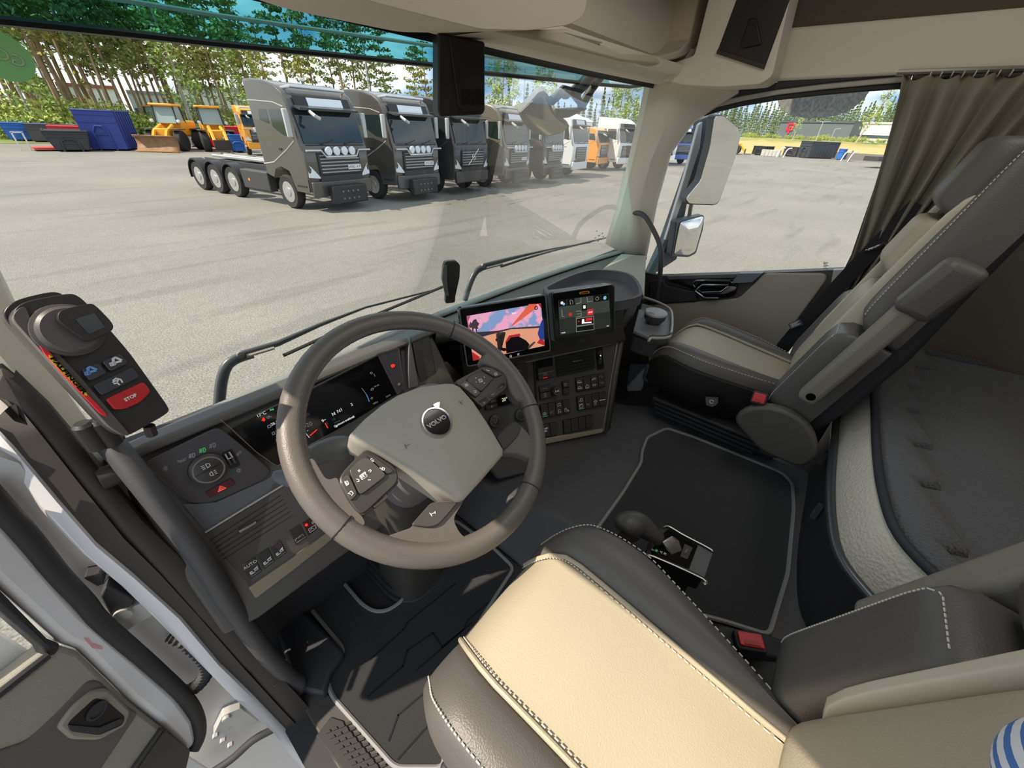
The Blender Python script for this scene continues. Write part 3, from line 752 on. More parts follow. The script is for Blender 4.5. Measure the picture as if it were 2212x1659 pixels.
wink([[(1228, 518), (1244, 514), (1252, 528), (1236, 534), (1228, 518)], [(1212, 512), (1216, 506)], [(1258, 502), (1264, 506)], [(1214, 530), (1218, 534)], [(1258, 540), (1264, 536)], [(1236, 522), (1244, 526)]], rs, 0.0172)
wink([[(1272, 462), (1280, 468), (1290, 468)], [(1318, 484), (1330, 480), (1334, 490), (1322, 494), (1318, 484)], [(1150, 546), (1166, 542)], [(1152, 551), (1168, 547)], [(1154, 556), (1170, 552)], [(1200, 584), (1214, 580), (1216, 590), (1204, 592)]], rs, 0.0166)
wink([[(1254, 652), (1266, 644)], [(1254, 644), (1264, 654)], [(1302, 604), (1314, 598)], [(1350, 562), (1362, 556)]], rs, 0.0126, m=GREYI)
for P in ([(215, 1000), (300, 945), (335, 1010), (380, 1085), (440, 1060), (450, 1100), (520, 1232), (585, 1285), (600, 1345), (480, 1330), (340, 1200)], [(1235, 415), (1290, 320), (1420, 440), (1535, 650), (1450, 640), (1398, 565), (1378, 484), (1300, 448)]):
    wslab(P, 0.026, 0.010, WL, 'spoke_root', wheel, 0.015, 0.006)
# lower spokes with horn keys
lo1 = wslab([(800, 1365), (860, 1345), (985, 1200), (1120, 1195), (1150, 1190), (1085, 1300), (1130, 1390), (1200, 1420), (1190, 1470), (760, 1480), (700, 1400)], 0.022, 0.006, WL, 'lower_spoke', wheel, 0.01, 0.004)
lo2 = wslab([(1330, 835), (1430, 745), (1475, 780), (1560, 870), (1560, 980), (1450, 935), (1375, 935)], 0.022, 0.006, WL, 'lower_spoke', wheel, 0.01, 0.004)
hk = wslab([(850, 1333), (965, 1205), (1115, 1203), (1060, 1270), (1005, 1330), (960, 1345)], 0.006, 0.0115, PIANO, 'horn_key', lo1, 0.006, 0.0015)
hk2 = wslab([(1325, 838), (1432, 748), (1472, 785), (1450, 835), (1372, 915)], 0.006, 0.0115, SP, 'horn_key', lo2, 0.008, 0.0015)
wink([[(955, 1265), (968, 1282)], [(962, 1272), (985, 1262)], [(985, 1256), (987, 1268)]], hk, 0.0121)
wink([[(815, 880), (827, 905)], [(822, 890), (845, 880)], [(1120, 640), (1140, 655)], [(1130, 645), (1138, 632)]], wheel, 0.040, 0.0009, m=mt('embossed', '6D6B64', 0.6), nm='horn_mark')
# ---------------------------------------------------------------- column
col = wthing('steering_column', 'charcoal steering column with stalks, rising from the driver floor to the wheel', 'steering column', (-0.54, 0.62, 1.46))
ax = WP.n
rings = []
for d_, rx, ry in ((-0.005, 0.075, 0.07), (-0.03, 0.092, 0.085), (-0.09, 0.10, 0.095), (-0.15, 0.10, 0.10), (-0.20, 0.09, 0.10)):
    rings.append([WP.loc(0.005 + rx * math.copysign(abs(math.cos(t)) ** 0.6, math.cos(t)), -0.005 + ry * math.copysign(abs(math.sin(t)) ** 0.6, math.sin(t)), d_) for t in [2 * PI * i / 28 for i in range(28)]])
MB().loft(rings).build('column_shroud', mt('column_grey', '6B696A', 0.55, bump=(1200, 0.15)), col, ang=50)
rings = []
for (y, z, a, b) in ((0.640, 1.452, 0.075, 0.085), (0.630, 1.56, 0.072, 0.08), (0.610, 1.72, 0.07, 0.075), (0.585, 1.86, 0.075, 0.075), (0.56, 1.96, 0.095, 0.085), (0.545, 2.03, 0.10, 0.09), (0.54, 2.08, 0.09, 0.085)):
    rings.append([V((-0.545 + a * math.copysign(abs(math.cos(t)) ** 0.5, math.cos(t)), y + b * math.copysign(abs(math.sin(t)) ** 0.5, math.sin(t)), z)) for t in [2 * PI * i / 24 for i in range(24)]])
MB().loft(rings).build('column_cover', BLACKP, col, ang=45)
# stalks
ST = Plane(WP.loc(0, 0, -0.055), WP.n, (1, 0, 0))
s1 = [ST.hit(*K(x, y)) for x, y in ((500, 900), (420, 905), (340, 930), (280, 960))]
MB().tube(spline(s1, 5), [0.020, 0.021, 0.022, 0.022, 0.022, 0.022, 0.021, 0.021, 0.020, 0.020, 0.019, 0.019, 0.018, 0.018, 0.017, 0.016], 12, flat=0.75, up=WP.n).build('indicator_stalk', mt('stalk_grey', '5E6062', 0.5, bump=(1200, 0.15)), col, ang=60)
s2 = [ST.hit(*K(x, y), -0.03) for x, y in ((300, 1000), (200, 1050), (130, 1060), (75, 1045))]
MB().tube(spline(s2, 5), [0.012, 0.013, 0.014, 0.016, 0.017, 0.018, 0.018, 0.018, 0.017, 0.015, 0.014, 0.012, 0.010, 0.008, 0.006, 0.004], 12, flat=0.6, up=WP.n).build('wiper_stalk', mt('stalk_grey', '5E6062'), col, ang=60)
# rubber gaiter on the floor around the column
fo = [(-0.640, 0.86), (-0.640, 0.60), (-0.60, 0.545), (-0.50, 0.535), (-0.455, 0.58), (-0.445, 0.86)]
for i, (g, z) in enumerate(((1.0, 0.018), (0.9, 0.032), (0.8, 0.045))):
    P = rpoly([V((-0.545 + (x + 0.545) * g, 0.70 + (y - 0.70) * g, FL)) for x, y in fo], 0.04, 4)
    MB().prism(P, (0, 0, z)).build('gaiter', RUBBER, col, bevel=0.006)
# ================================================================= dashboard
dash = wthing('dashboard', 'dark dashboard with cluster, vents and switch panels under the windshield', 'dashboard', (0, 0.78, 1.75))
DL = Plane((-0.7, 0.76, 2.12), (0, -1, 0.45), (1, 0, 0))
def tilt(ang, tau):
    a, t = R(ang), R(tau); return V((-math.sin(a) * math.cos(t), -math.cos(a) * math.cos(t), math.sin(t))), V((math.cos(a), -math.sin(a), 0))
n_, u_ = tilt(25, 29); DC = Plane((-0.004, 0.70, 1.949), n_, u_)
DASHM = mt('dash_plastic', '565350', 0.5, bump=(1100, 0.2))
DASHT = mt('dash_top', '55534E', 0.6, bump=(900, 0.25))
PANELB = mt('panel_black', '4A4744', 0.48, bump=(1300, 0.1))
SWM = mt('switch_black', '3A3837', 0.42)
TRIMT = mt('taupe_trim', '9C917E', 0.42, metal=0.25)
# main body: sections along the cab width
st = []
for x, yf, zt, zb in ((-0.955, 0.775, 2.135, 1.80), (-0.9, 0.77, 2.143, 1.79), (-0.5, 0.765, 2.147, 1.79), (-0.27, 0.762, 2.147, 1.79)):
    dz = lambda z: yf - 0.45 * (2.14 - z)
    st.append([V((x, wsY(x, 2.13) - 0.005, 2.112)), V((x, yf + 0.045, zt + 0.002)), V((x, yf + 0.012, zt + 0.004)), V((x, yf - 0.002, zt - 0.006)), V((x, yf + 0.018, zt - 0.02)), V((x, dz(2.0) - 0.006, 2.0)), V((x, dz(zb) - 0.008, zb)), V((x, 0.70, zb - 0.03)), V((x, 0.84, zb - 0.02))])
MB().loft(st).build('dash_body', DASHM, dash, bevel=0.006, ang=30)
# centre and passenger top deck
rows = []
for x, yf, z in ((-0.27, 0.762, 2.150), (-0.22, 0.742, 2.150), (-0.02, 0.675, 2.146), (0.15, 0.60, 2.14), (0.30, 0.545, 2.125), (0.45, 0.515, 2.112), (0.60, 0.53, 2.11), (0.75, 0.60, 2.115), (0.90, 0.67, 2.12), (1.03, 0.70, 2.12)):
    yb = wsY(x, 2.13) - 0.005
    rows.append([V((x, yb, 2.112)), V((x, yb - 0.04, 2.118)), V((x, yf + 0.02, z)), V((x, yf, z - 0.012)), V((x, yf + 0.012, z - 0.05))])
MB().grid(rows).build('top_deck', DASHT, dash, ang=40, solid=0.01)
# pale windshield ledge strip
rows = []
for i in range(27):
    x = -1.02 + 2.04 * i / 26; yb = wsY(x, 2.13)
    rows.append([V((x, yb - 0.006, 2.112)), V((x, yb - 0.012, 2.128)), V((x, yb - 0.034, 2.131)), V((x, yb - 0.042, 2.124))])
MB().grid(rows).build('defrost_strip', mt('strip_grey', '8D9090', 0.5), dash, ang=50, solid=0.004)
rows = []
for x0, a, b in ((0.80, 0.0, 1.0),):
    P = [at(x, y, 'z', 2.128) for x, y in ((1290, 590), (1342, 548), (1396, 552), (1392, 640), (1368, 600), (1330, 582))]
MB().prism(P, (0, 0, -0.02)).build('deck_insert', mt('deck_grey', 'A9A89C', 0.6, bump=(900, 0.2)), dash, bevel=0.004)
# end wall of the top deck and lower face on the passenger side
rows = [[V((0.45, 0.527, 2.06)), V((0.60, 0.545, 2.06)), V((0.75, 0.61, 2.06)), V((0.90, 0.68, 2.07)), V((1.03, 0.71, 2.07))], [V((0.45, 0.54, 1.96)), V((0.60, 0.555, 1.98)), V((0.75, 0.63, 1.98)), V((0.9, 0.70, 1.99)), V((1.03, 0.73, 1.99))], [V((0.45, 0.60, 1.72)), V((0.60, 0.64, 1.74)), V((0.75, 0.72, 1.76)), V((0.9, 0.76, 1.8)), V((1.03, 0.78, 1.8))]]
MB().grid(rows).build('glovebox_face', DASHT, dash, solid=0.01)
# centre stack volume
def C1(x, y): return (1150 + x * 0.13263, 740 + y * 0.13263)
S = [(1020, 806), (1107, 787), (1336, 739), (1325, 806), (1305, 932), (1176, 946), (1040, 975), (1005, 900)]
MB().prism([DC.hit(x, y, -0.003) for x, y in S], V((0.10, 0.26, -0.02))).build('stack_body', PANELB, dash, bevel=0.004)
up = [DC.hit(x, y, 0) for x, y in ((1000, 812), (1107, 787), (1345, 737))]
top = [DC.hit(x, y, 0) + V((0.03, 0.05, 0.15)) for x, y in ((1000, 812), (1107, 787), (1345, 737))]
MB().grid([up, [a.lerp(b, 0.35) + V((0.012, 0.02, 0)) for a, b in zip(up, top)], top]).build('stack_hood', DASHM, dash, solid=0.02)
# right flank of the stack
e = [DC.hit(1338, 738, 0.002), DC.hit(1325, 806, 0.002), DC.hit(1306, 934, 0.002)]
MB().grid([e, [p + V((0.035, 0.005, 0.0)) for p in e], [p + V((0.07, 0.07, 0.0)) for p in e], [p + V((0.09, 0.28, 0)) for p in e]]).build('stack_flank', DASHT, dash, solid=0.01)
slab(DC, [(1004, 806), (1107, 785), (1337, 738), (1336, 741), (1107, 791), (1006, 812)], 0.012, 0.004).build('stack_trim', SATIN, dash, bevel=0.001)
slab(DC, [(1333, 741), (1337, 739), (1326, 806), (1306, 932), (1302, 932), (1322, 806)], 0.012, 0.004).build('stack_trim', SATIN, dash, bevel=0.001)
slab(DC, [(1050, 977), (1176, 947), (1304, 926), (1302, 935), (1178, 960), (1052, 990)], 0.03, 0.006).build('stack_trim', TRIMT, dash, bevel=0.003)
MB().prism([DC.hit(x, y, -0.02) for x, y in ((1040, 990), (1178, 962), (1345, 930), (1352, 960), (1250, 1000), (1075, 1040))], V((0.12, 0.3, 0))).build('knee_panel', DASHM, dash, bevel=0.012)
# air vent in the stack
def vent(pl, quad, nsl, m_frame, parent, tab=None, depth=0.035, vert=5):
    q = [pl.hit(x, y, 0.002) for x, y in quad]
    v = slab(pl, quad, 0.001, 0.0035); vo = v.build('air_vent', mt('vent_dark', '0B0B0C', 0.6), parent)
    mb = MB()
    for k in range(nsl):
        f = (k + 0.5) / nsl
        a = q[0].lerp(q[3], f); b = q[1].lerp(q[2], f); hgt = (q[3] - q[0]).length / nsl
        dn = (q[3] - q[0]).normalized() * hgt * 0.30
        s = MB().prism([a + pl.n * 0.006, a + dn + pl.n * 0.003, a + dn + pl.n * 0.0015, a + pl.n * 0.0035], b - a).build('slat', m_frame, vo, bevel=0.0006)
    if tab:
        slab(pl, tab, 0.01, 0.014).build('vent_tab', SATIN, vo, bevel=0.001)
    return vo
VB = mt('slat_grey', '3F3E3E', 0.45)
vent(DC, [C1(385, 235), C1(1000, 105), C1(1020, 420), C1(405, 555)], 6, VB, dash, tab=[C1(660, 305), C1(815, 280), C1(818, 292), C1(668, 322)])
# switches ------------------------------------------------------------------
def quad(q, a, b):  # bilinear point in a pixel quad TL,TR,BR,BL
    (x0, y0), (x1, y1), (x2, y2), (x3, y3) = q
    return ((x0 * (1 - a) + x1 * a) * (1 - b) + (x3 * (1 - a) + x2 * a) * b, (y0 * (1 - a) + y1 * a) * (1 - b) + (y3 * (1 - a) + y2 * a) * b)
def switch(pl, q, parent, icons=(), led=None, th=0.005, m=None, nm='switch'):
    q2 = [quad(q, *ab) for ab in ((0.04, 0.03), (0.95, 0.03), (0.95, 0.97), (0.04, 0.97))]
    slab(pl, q, 0.004, 0.0035).build('switch_well', mt('well', '141314', 0.6), parent)
    P = [pl.hit(*p, 0.004) for p in q2]; t = pl.n * th
    mb = MB().hexa([P[0], P[1], P[2], P[3], P[0] + t * 0.4, P[1] + t * 0.4, P[2] + t, P[3] + t]) if False else MB().prism([p + t for p in P], -t)
    s = mb.build(nm, m or SWM, parent, bevel=0.0012)
    off = 0.004 + th + 0.0004
    for col, lines, wdt in icons:
        ribbons(pl, [[pl.uv(pl.hit(*quad(q, a, b), off)) for a, b in Ln] for Ln in lines], wdt, off).build('symbol', col, s)
    if led:
        ribbons(pl, [[pl.uv(pl.hit(*quad(q, a, led[1]), off)) for a in (0.2, 0.85)]], 0.0012, off).build('indicator', led[0], s)
    return s
def boxl(x0, y0, x1, y1): return [(x0, y0), (x1, y0), (x1, y1), (x0, y1), (x0, y0)]
def arc(x, y, r, a0=0, a1=360, n=10, ry=None): return [(x + r * math.cos(R(a0 + (a1 - a0) * i / n)), y + (ry or r) * math.sin(R(a0 + (a1 - a0) * i / n))) for i in range(n + 1)]
truckL = lambda y: [boxl(0.2, y, 0.42, y + 0.12), [(0.42, y + 0.12), (0.85, y + 0.12)], arc(0.32, y + 0.16, 0.05, n=6, ry=0.03), arc(0.7, y + 0.16, 0.05, n=6, ry=0.03), [(0.5, y + 0.04), (0.85, y)]]
W_ = 0.0010
# parking brake
switch(DC, [C1(65, 420), C1(335, 365), C1(350, 555), C1(80, 615)], dash, [(GREYI, [arc(0.5, 0.62, 0.11, ry=0.13), [(0.47, 0.68), (0.47, 0.56), (0.54, 0.57), (0.54, 0.62), (0.47, 0.63)], [(0.03, 0.5), (0.97, 0.5)]], 0.0009)], None, 0.008)
uvl = lambda pts, off=0.0128: [DC.uv(DC.hit(*C1(x, y), off)) for x, y in pts]
ribbons(DC, [uvl([(182, 578), (246, 566)])], 0.0013, 0.0128).build('indicator', REDLED, dash)
slab(DC, [C1(65, 290), C1(325, 235), C1(332, 365), C1(70, 420)], 0.002, 0.004).build('card_slot', GLOSSB, dash)
# differential knob and its keys
for q, ic in (([C1(105, 715), C1(290, 675), C1(300, 780), C1(118, 822)], [(GREYI, [[(0.35, 0.35), (0.35, 0.65)], [(0.35, 0.5), (0.7, 0.5)], [(0.7, 0.35), (0.7, 0.65)], [(0.5, 0.42), (0.5, 0.58)]], W_), (mt('dull_red', '8A3A2C', 0.5), [[(0.15, 0.2), (0.15, 0.8)]], 0.0012)]),
              ([C1(118, 826), C1(300, 785), C1(310, 890), C1(130, 935)], [(DIM, [boxl(0.4, 0.2, 0.55, 0.55), [(0.35, 0.75), (0.6, 0.7)]], W_)]),
              ([C1(480, 640), C1(590, 612), C1(600, 725), C1(500, 745)], [(DIM, [boxl(0.3, 0.35, 0.6, 0.65)], W_)]), ([C1(500, 750), C1(600, 730), C1(605, 830), C1(500, 850)], [])):
    switch(DC, q, dash, ic, None, 0.003)
kc = DC.hit(*C1(405, 790), 0.02)
kn = MB().lathe(kc - DC.n * 0.02, DC.n, [(0.0175, 0), (0.0165, 0.016), (0.0150, 0.019), (0.0, 0.019)], 30).build('rotary_knob', SWM, dash)
MB().lathe(kc - DC.n * 0.02, DC.n, [(0.0125, 0.0195), (0.0142, 0.0195), (0.0142, 0.0185), (0.0125, 0.0185), (0.0125, 0.0195)], 30).build('knob_ring', SATIN, kn)
a, b = DC.uv(kc); s = 0.0035
ribbons(DC, [[(a - 2 * s, b - s), (a - 2 * s, b + s)], [(a - 1.5 * s, b - s * 0.6), (a - 1.5 * s, b + s * 0.6)], [(a - 0.5 * s, b - 0.7 * s), (a + 0.5 * s, b + 0.7 * s)], [(a - 0.5 * s, b + 0.7 * s), (a + 0.5 * s, b - 0.7 * s)], [(a + 1.5 * s, b - s * 0.6), (a + 1.5 * s, b + s * 0.6)], [(a + 2 * s, b - s), (a + 2 * s, b + s)]], 0.0012, 0.0202).build('symbol', WHITEI, kn)
# rows of rocker switches
def row(qs, n, specs, pl=DC, par_=None):
    for i in range(n):
        q = [quad(qs, i / n, 0), quad(qs, (i + 1) / n, 0), quad(qs, (i + 1) / n, 1), quad(qs, i / n, 1)]
        ic, led = specs[i] if i < len(specs) else ((), None)
        switch(pl, q, dash, ic, led)
tk = lambda *ys: [(WHITEI, sum(([[(0.2, y), (0.45, y - 0.09), (0.7, y - 0.02)], [(0.2, y + 0.05), (0.8, y + 0.05)], [(0.22, y + 0.09), (0.78, y + 0.09)]] for y in ys), []), 0.0011)]
row([C1(700, 578), C1(1175, 490), C1(1190, 712), C1(722, 800)], 4, [(tk(0.32, 0.74), None), ([(WHITEI, [[(0.3, 0.75), (0.5, 0.62), (0.75, 0.75)], [(0.25, 0.82), (0.8, 0.82)], [(0.3, 0.88), (0.75, 0.88)]], 0.0012)], None), ([(WHITEI, [[(0.25, 0.32), (0.5, 0.24), (0.75, 0.3), (0.6, 0.36), (0.25, 0.36)], [(0.25, 0.72), (0.75, 0.72)], [(0.25, 0.8), (0.7, 0.8)]], 0.0011)], None), ([(GREYI, [[(0.2, 0.25), (0.5, 0.18), (0.7, 0.28), (0.5, 0.34)], [(0.25, 0.66), (0.8, 0.66)], [(0.4, 0.74), (0.8, 0.74)]], 0.0011)], None)])
row([C1(720, 880), C1(1190, 795), C1(1208, 1015), C1(740, 1105)], 4, [([(WHITEI, [boxl(0.5, 0.2, 0.75, 0.42), [(0.25, 0.42), (0.5, 0.28)], boxl(0.3, 0.6, 0.75, 0.82), [(0.3, 0.7), (0.7, 0.6)]], 0.0012)], (GREENI, 0.93)), ([(GREYI, [[(0.3, 0.68), (0.7, 0.68)], [(0.3, 0.74), (0.7, 0.74)]], 0.0011)], None), ([(WHITEI, [[(0.3, 0.62), (0.5, 0.5), (0.75, 0.6), (0.6, 0.68), (0.3, 0.62)], [(0.4, 0.72), (0.4, 0.86)], [(0.58, 0.72), (0.58, 0.86)]], 0.0011)], None), ([(WHITEI, [[(0.12, 0.58), (0.88, 0.58)]], 0.0026)], None)])
row([C1(125, 1015), C1(600, 915), C1(620, 1135), C1(148, 1235)], 4, [([(WHITEI, [arc(0.5, 0.72, 0.22, ry=0.1), [(0.4, 0.77), (0.5, 0.67), (0.6, 0.77)]], 0.0011)], (GREENI, 0.92)), ([(GREYI, [arc(0.35, 0.72, 0.12, ry=0.06), [(0.5, 0.66), (0.8, 0.6)], [(0.65, 0.72), (0.62, 0.82)]], 0.0011)], None), ([(WHITEI, [boxl(0.4, 0.18, 0.72, 0.36), [(0.4, 0.36), (0.36, 0.44)], [(0.72, 0.36), (0.78, 0.42)], boxl(0.42, 0.64, 0.66, 0.82), [(0.42, 0.82), (0.36, 0.9)], [(0.66, 0.82), (0.74, 0.9)]], 0.0011)], None), ([(WHITEI, [[(0.28, 0.88), (0.28, 0.66), (0.5, 0.64), (0.5, 0.72)], [(0.5, 0.72), (0.85, 0.86), (0.55, 0.9), (0.5, 0.72)]], 0.0012)], None)])
row([C1(500, 1268), C1(975, 1168), C1(985, 1375), C1(515, 1478)], 4, [])
row([C1(165, 1335), C1(385, 1295), C1(405, 1500), C1(190, 1545)], 2, [])
c = DC.hit(*C1(212, 1420), 0.0096); text('switch_lettering', 'trunk\nlift', DC, c, 0.0095, WHITEI, dash, bold=0.0003)
# thumb wheel beside the vent
slab(DC, [C1(1040, 90), C1(1135, 70), C1(1168, 415), C1(1070, 440)], 0.003, 0.004).build('wheel_well', GLOSSB, dash)
tw = [DC.hit(*C1(1102, 140 + 24 * k), 0.004 + 0.010 * math.sin(PI * k / 8)) for k in range(9)]
MB().tube(tw, 0.0055, 8).build('thumb_wheel', CHROME, dash)
# climate panel left of the stack seam
def C2(x, y): return (1020 + x * 0.1085, 780 + y * 0.1085)
MB().prism([DC.hit(*p, 0.002) for p in (C2(1215, 0), C2(1250, 0), C2(1310, 900), C2(1280, 900))], -DC.n * 0.01).build('stack_seam', mt('well', '141314', 0.6), dash)
sc_ = slab(DC, [C2(485, 705), C2(820, 610), C2(840, 830), C2(520, 910)], 0.003, 0.005, r=0.002).build('climate_screen', GLOSSB, dash)
text('climate_lettering', '20°', DC, DC.hit(*C2(645, 765), 0.0056), 0.0165, mt('lcd_lit', 'D9D8B8', 0.5, emit=('D9D8B8', 0.6)), sc_, sx=0.9)
switch(DC, [C2(255, 900), C2(500, 845), C2(510, 915), C2(265, 970)], dash, [(DIM, [boxl(0.5, 0.3, 0.6, 0.7)], W_)], None, 0.004)
switch(DC, [C2(330, 780), C2(480, 745), C2(485, 815), C2(330, 850)], dash, [(DIM, [[(0.35, 0.6), (0.5, 0.35), (0.65, 0.6)]], W_)], None, 0.004)
for (x, y) in ((470, 1200), (980, 1075)):
    c = DC.hit(*C2(x, y), 0.012)
    kn = MB().lathe(c - DC.n * 0.012, DC.n, [(0.0215, 0), (0.0205, 0.010), (0.0165, 0.012), (0.0, 0.012)], 32).build('rotary_knob', SWM, dash)
    MB().lathe(c - DC.n * 0.012, DC.n, [(0.0158, 0.0125), (0.0178, 0.0125), (0.0178, 0.0115), (0.0158, 0.0115), (0.0158, 0.0125)], 32).build('knob_ring', SATIN, kn)
    a, b = DC.uv(c)
    if x == 470: ribbons(DC, [[(a - 0.008, b + 0.004), (a - 0.003, b + 0.006)], [(a - 0.008, b - 0.003), (a - 0.003, b - 0.003)], [(a + 0.007, b + 0.008), (a + 0.004, b), (a - 0.001, b - 0.003), (a - 0.003, b - 0.008)], [(a - 0.008, b - 0.010), (a - 0.004, b - 0.012)], circ((a + 0.006, b + 0.0105, 0), (1, 0, 0), (0, 1, 0), 0.0018, 8)[0:1] and [(a + 0.005, b + 0.0105), (a + 0.007, b + 0.0115)]], 0.001, 0.0126).build('symbol', GREYI, kn)
slab(DC, [C2(780, 60), C2(1080, 10), C2(1120, 400), C2(820, 420)], 0.004, 0.004, r=0.004).build('radio_frame', SWM, dash, bevel=0.001)
switch(DC, [C2(790, 130), C2(1030, 120), C2(1045, 240), C2(800, 260)], dash, [(DIM, [[(0.4, 0.55), (0.55, 0.45), (0.65, 0.55)]], W_)], None, 0.005)
# driver information display -------------------------------------------------
def C3(x, y): return (640 + x * 0.13259, 740 + y * 0.13259)
clu = slab(DL, [(497, 929), (660, 846), (818, 766), (859, 751), (866, 757), (874, 838), (872, 846), (856, 852), (760, 912), (664, 964), (600, 1006), (592, 1005), (560, 985)], 0.012, 0.004, r=0.006).build('display_glass', GLOSSB, dash, bevel=0.0015)
SCR = mt('screen_dark', '0A0C12', 0.15, emit=('0A0C12', 0.4))
slab(DL, [C3(1325, 198), C3(1640, 95), C3(1668, 100), C3(1740, 690), C3(1738, 745), C3(1640, 835)], 0.002, 0.0055, r=0.003).build('warning_panel', mt('panel_slate', '4A474E', 0.45), clu)
ln = lambda pts, off=0.0052: [DL.uv(DL.hit(x, y, off)) for x, y in pts]
lnc = lambda pts, off=0.0062: [DL.uv(DL.hit(*C3(x, y), off)) for x, y in pts]
ribbons(DL, [lnc([(1320, 190), (1640, 92), (1672, 100), (1700, 300), (1755, 700), (1745, 765), (1645, 838)])], 0.0028, 0.0062).build('chrome_outline', SATIN, clu)
ribbons(DL, [ln([(478, 908), (503, 929), (552, 975), (590, 1002), (600, 1006), (640, 985)]), ln([(560, 893), (640, 855), (816, 766)])], 0.0014, 0.0052).build('chrome_outline', SATIN, clu)
ribbons(DL, [ln([(600, 1006), (664, 964), (755, 915)])], 0.0016, 0.0052).build('chrome_outline', SATIN, clu)
def dtx(s, x, y, size, m=LIT, sk=None, bold=0.0):
    return text('display_lettering', s, DL, DL.hit(*C3(x, y), 0.0048), size, m, clu, off=0.0, bold=bold)
dtx('N', 610, 1165, 0.0105); dtx('N1', 710, 1110, 0.0105); dtx('2', 905, 1010, 0.0095); dtx('20', 210, 1335, 0.0125, DIM); dtx('30', 180, 1175, 0.0105, mt('faint', '4A4C50', 0.5, emit=('4A4C50', 0.15)))
dtx('10', 608, 1255, 0.009, mt('faint', '4A4C50')); dtx('5', 505, 1315, 0.009, mt('faint', '4A4C50')); dtx('Optimert trekkraft', 785, 1285, 0.0066, LIT, bold=0.0001)
dtx('1029.8', 1290, 985, 0.005, DIM); dtx('2616.9', 1500, 870, 0.005, DIM); dtx('24 mil', 1310, 705, 0.0052, DIM)
ribbons(DL, [lnc([(225, 1515), (335, 1420)], 0.0048), lnc([(472, 1315), (515, 1392)], 0.0048)], 0.0016, 0.005).build('needle', REDLED, clu)
ribbons(DL, [lnc([(105, 1380), (150, 1470), (215, 1550)], 0.0048), lnc([(145, 1365), (155, 1360)], 0.0048), lnc([(185, 1440), (193, 1432)], 0.0048), lnc([(415, 1270), (440, 1290), (445, 1265), (425, 1255), (415, 1270)], 0.0048), lnc([(445, 1268), (478, 1252)], 0.0048), lnc([(640, 1370), (655, 1350), (670, 1365), (650, 1380)], 0.0048)], 0.0011, 0.005).build('gauge_marks', LIT, clu)
ribbons(DL, [lnc([(1140, 840), (1165, 890), (1190, 960)], 0.0048)], 0.0018, 0.005).build('gauge_arc', mt('blue_light', '4A6FB5', 0.5, emit=('4A6FB5', 0.5)), clu)
ribbons(DL, [lnc([(1070, 745), (1140, 840)], 0.0048), lnc([(1205, 500), (1225, 480), (1245, 495), (1225, 515), (1205, 500)], 0.0048), lnc([(1265, 510), (1285, 550)], 0.0048), lnc([(1215, 770), (1235, 745), (1260, 740), (1255, 770), (1220, 780)], 0.0048), lnc([(1215, 910), (1235, 890), (1248, 905), (1225, 925)], 0.0048)], 0.0010, 0.005).build('gauge_marks', DIM, clu)
slab(DL, [C3(1540, 375), C3(1570, 350), C3(1610, 360), C3(1600, 395), C3(1560, 412)], 0.0006, 0.0062, r=0.001).build('brake_warning', REDLED, clu)
slab(DL, [C3(1655, 668), C3(1690, 655), C3(1700, 685), C3(1662, 700)], 0.0006, 0.0062).build('symbol', GREYI, clu)
ribbons(DL, [lnc([(620, 1310), (715, 1270)], 0.0048)], 0.0014, 0.005).build('gauge_marks', mt('faint_green', '2C5A34', 0.5, emit=('2C5A34', 0.3)), clu)
# left edge of the display: temperature, bell, counters
def C4(x, y): return (440 + x * 0.25316, 640 + y * 0.25316)
for s, x, y, sz in (('17°C', 492, 1008, 0.0085), ('28.1', 602, 1085, 0.0075), ('0', 624, 1155, 0.0075)):
    text('display_lettering', s, DL, DL.hit(*C4(x, y), 0.0048), sz, LIT, clu, off=0.0)
l4 = lambda pts: [DL.uv(DL.hit(*C4(x, y), 0.0048)) for x, y in pts]
ribbons(DL, [l4([(500, 1060), (510, 1038), (522, 1055), (500, 1060)]), l4([(512, 1062), (516, 1064)])], 0.0016, 0.005).build('bell_warning', REDLED, clu)
ribbons(DL, [l4([(568, 965), (595, 970)]), l4([(568, 975), (595, 960)])], 0.002, 0.005).build('symbol', GREENI, clu)
ribbons(DL, [l4([(540, 1035), (555, 1020), (560, 1038), (545, 1042)]), l4([(562, 1025), (578, 1030)]), l4([(545, 1105), (570, 1095), (575, 1115), (550, 1125), (545, 1105)]), l4([(582, 1165), (600, 1155), (608, 1175), (590, 1182), (582, 1165)]), l4([(615, 1225), (632, 1215)]), l4([(618, 1240), (634, 1230)])], 0.0012, 0.005).build('symbol', DIM, clu)
# blade shaped trim between display and stack
slab(DL, [C4(1752, 352), C4(1765, 350), C4(1840, 770), C4(1752, 790), C4(1745, 640)], 0.02, 0.006).build('blade_trim', mt('blade_grey', '6A6668', 0.45), dash, bevel=0.003)
slab(DL, [C4(1775, 350), C4(1920, 300), C4(1990, 680), C4(1850, 770)], 0.02, 0.002).build('blade_backing', PANELB, dash, bevel=0.003)
MB().grid([[DL.hit(*C4(1850, 770), 0.0), DL.hit(*C4(2080, 560), 0.0)], [DC.hit(1000, 860, 0), DC.hit(1000, 815, 0)]]).build('corner_fill', PANELB, dash, solid=0.01)
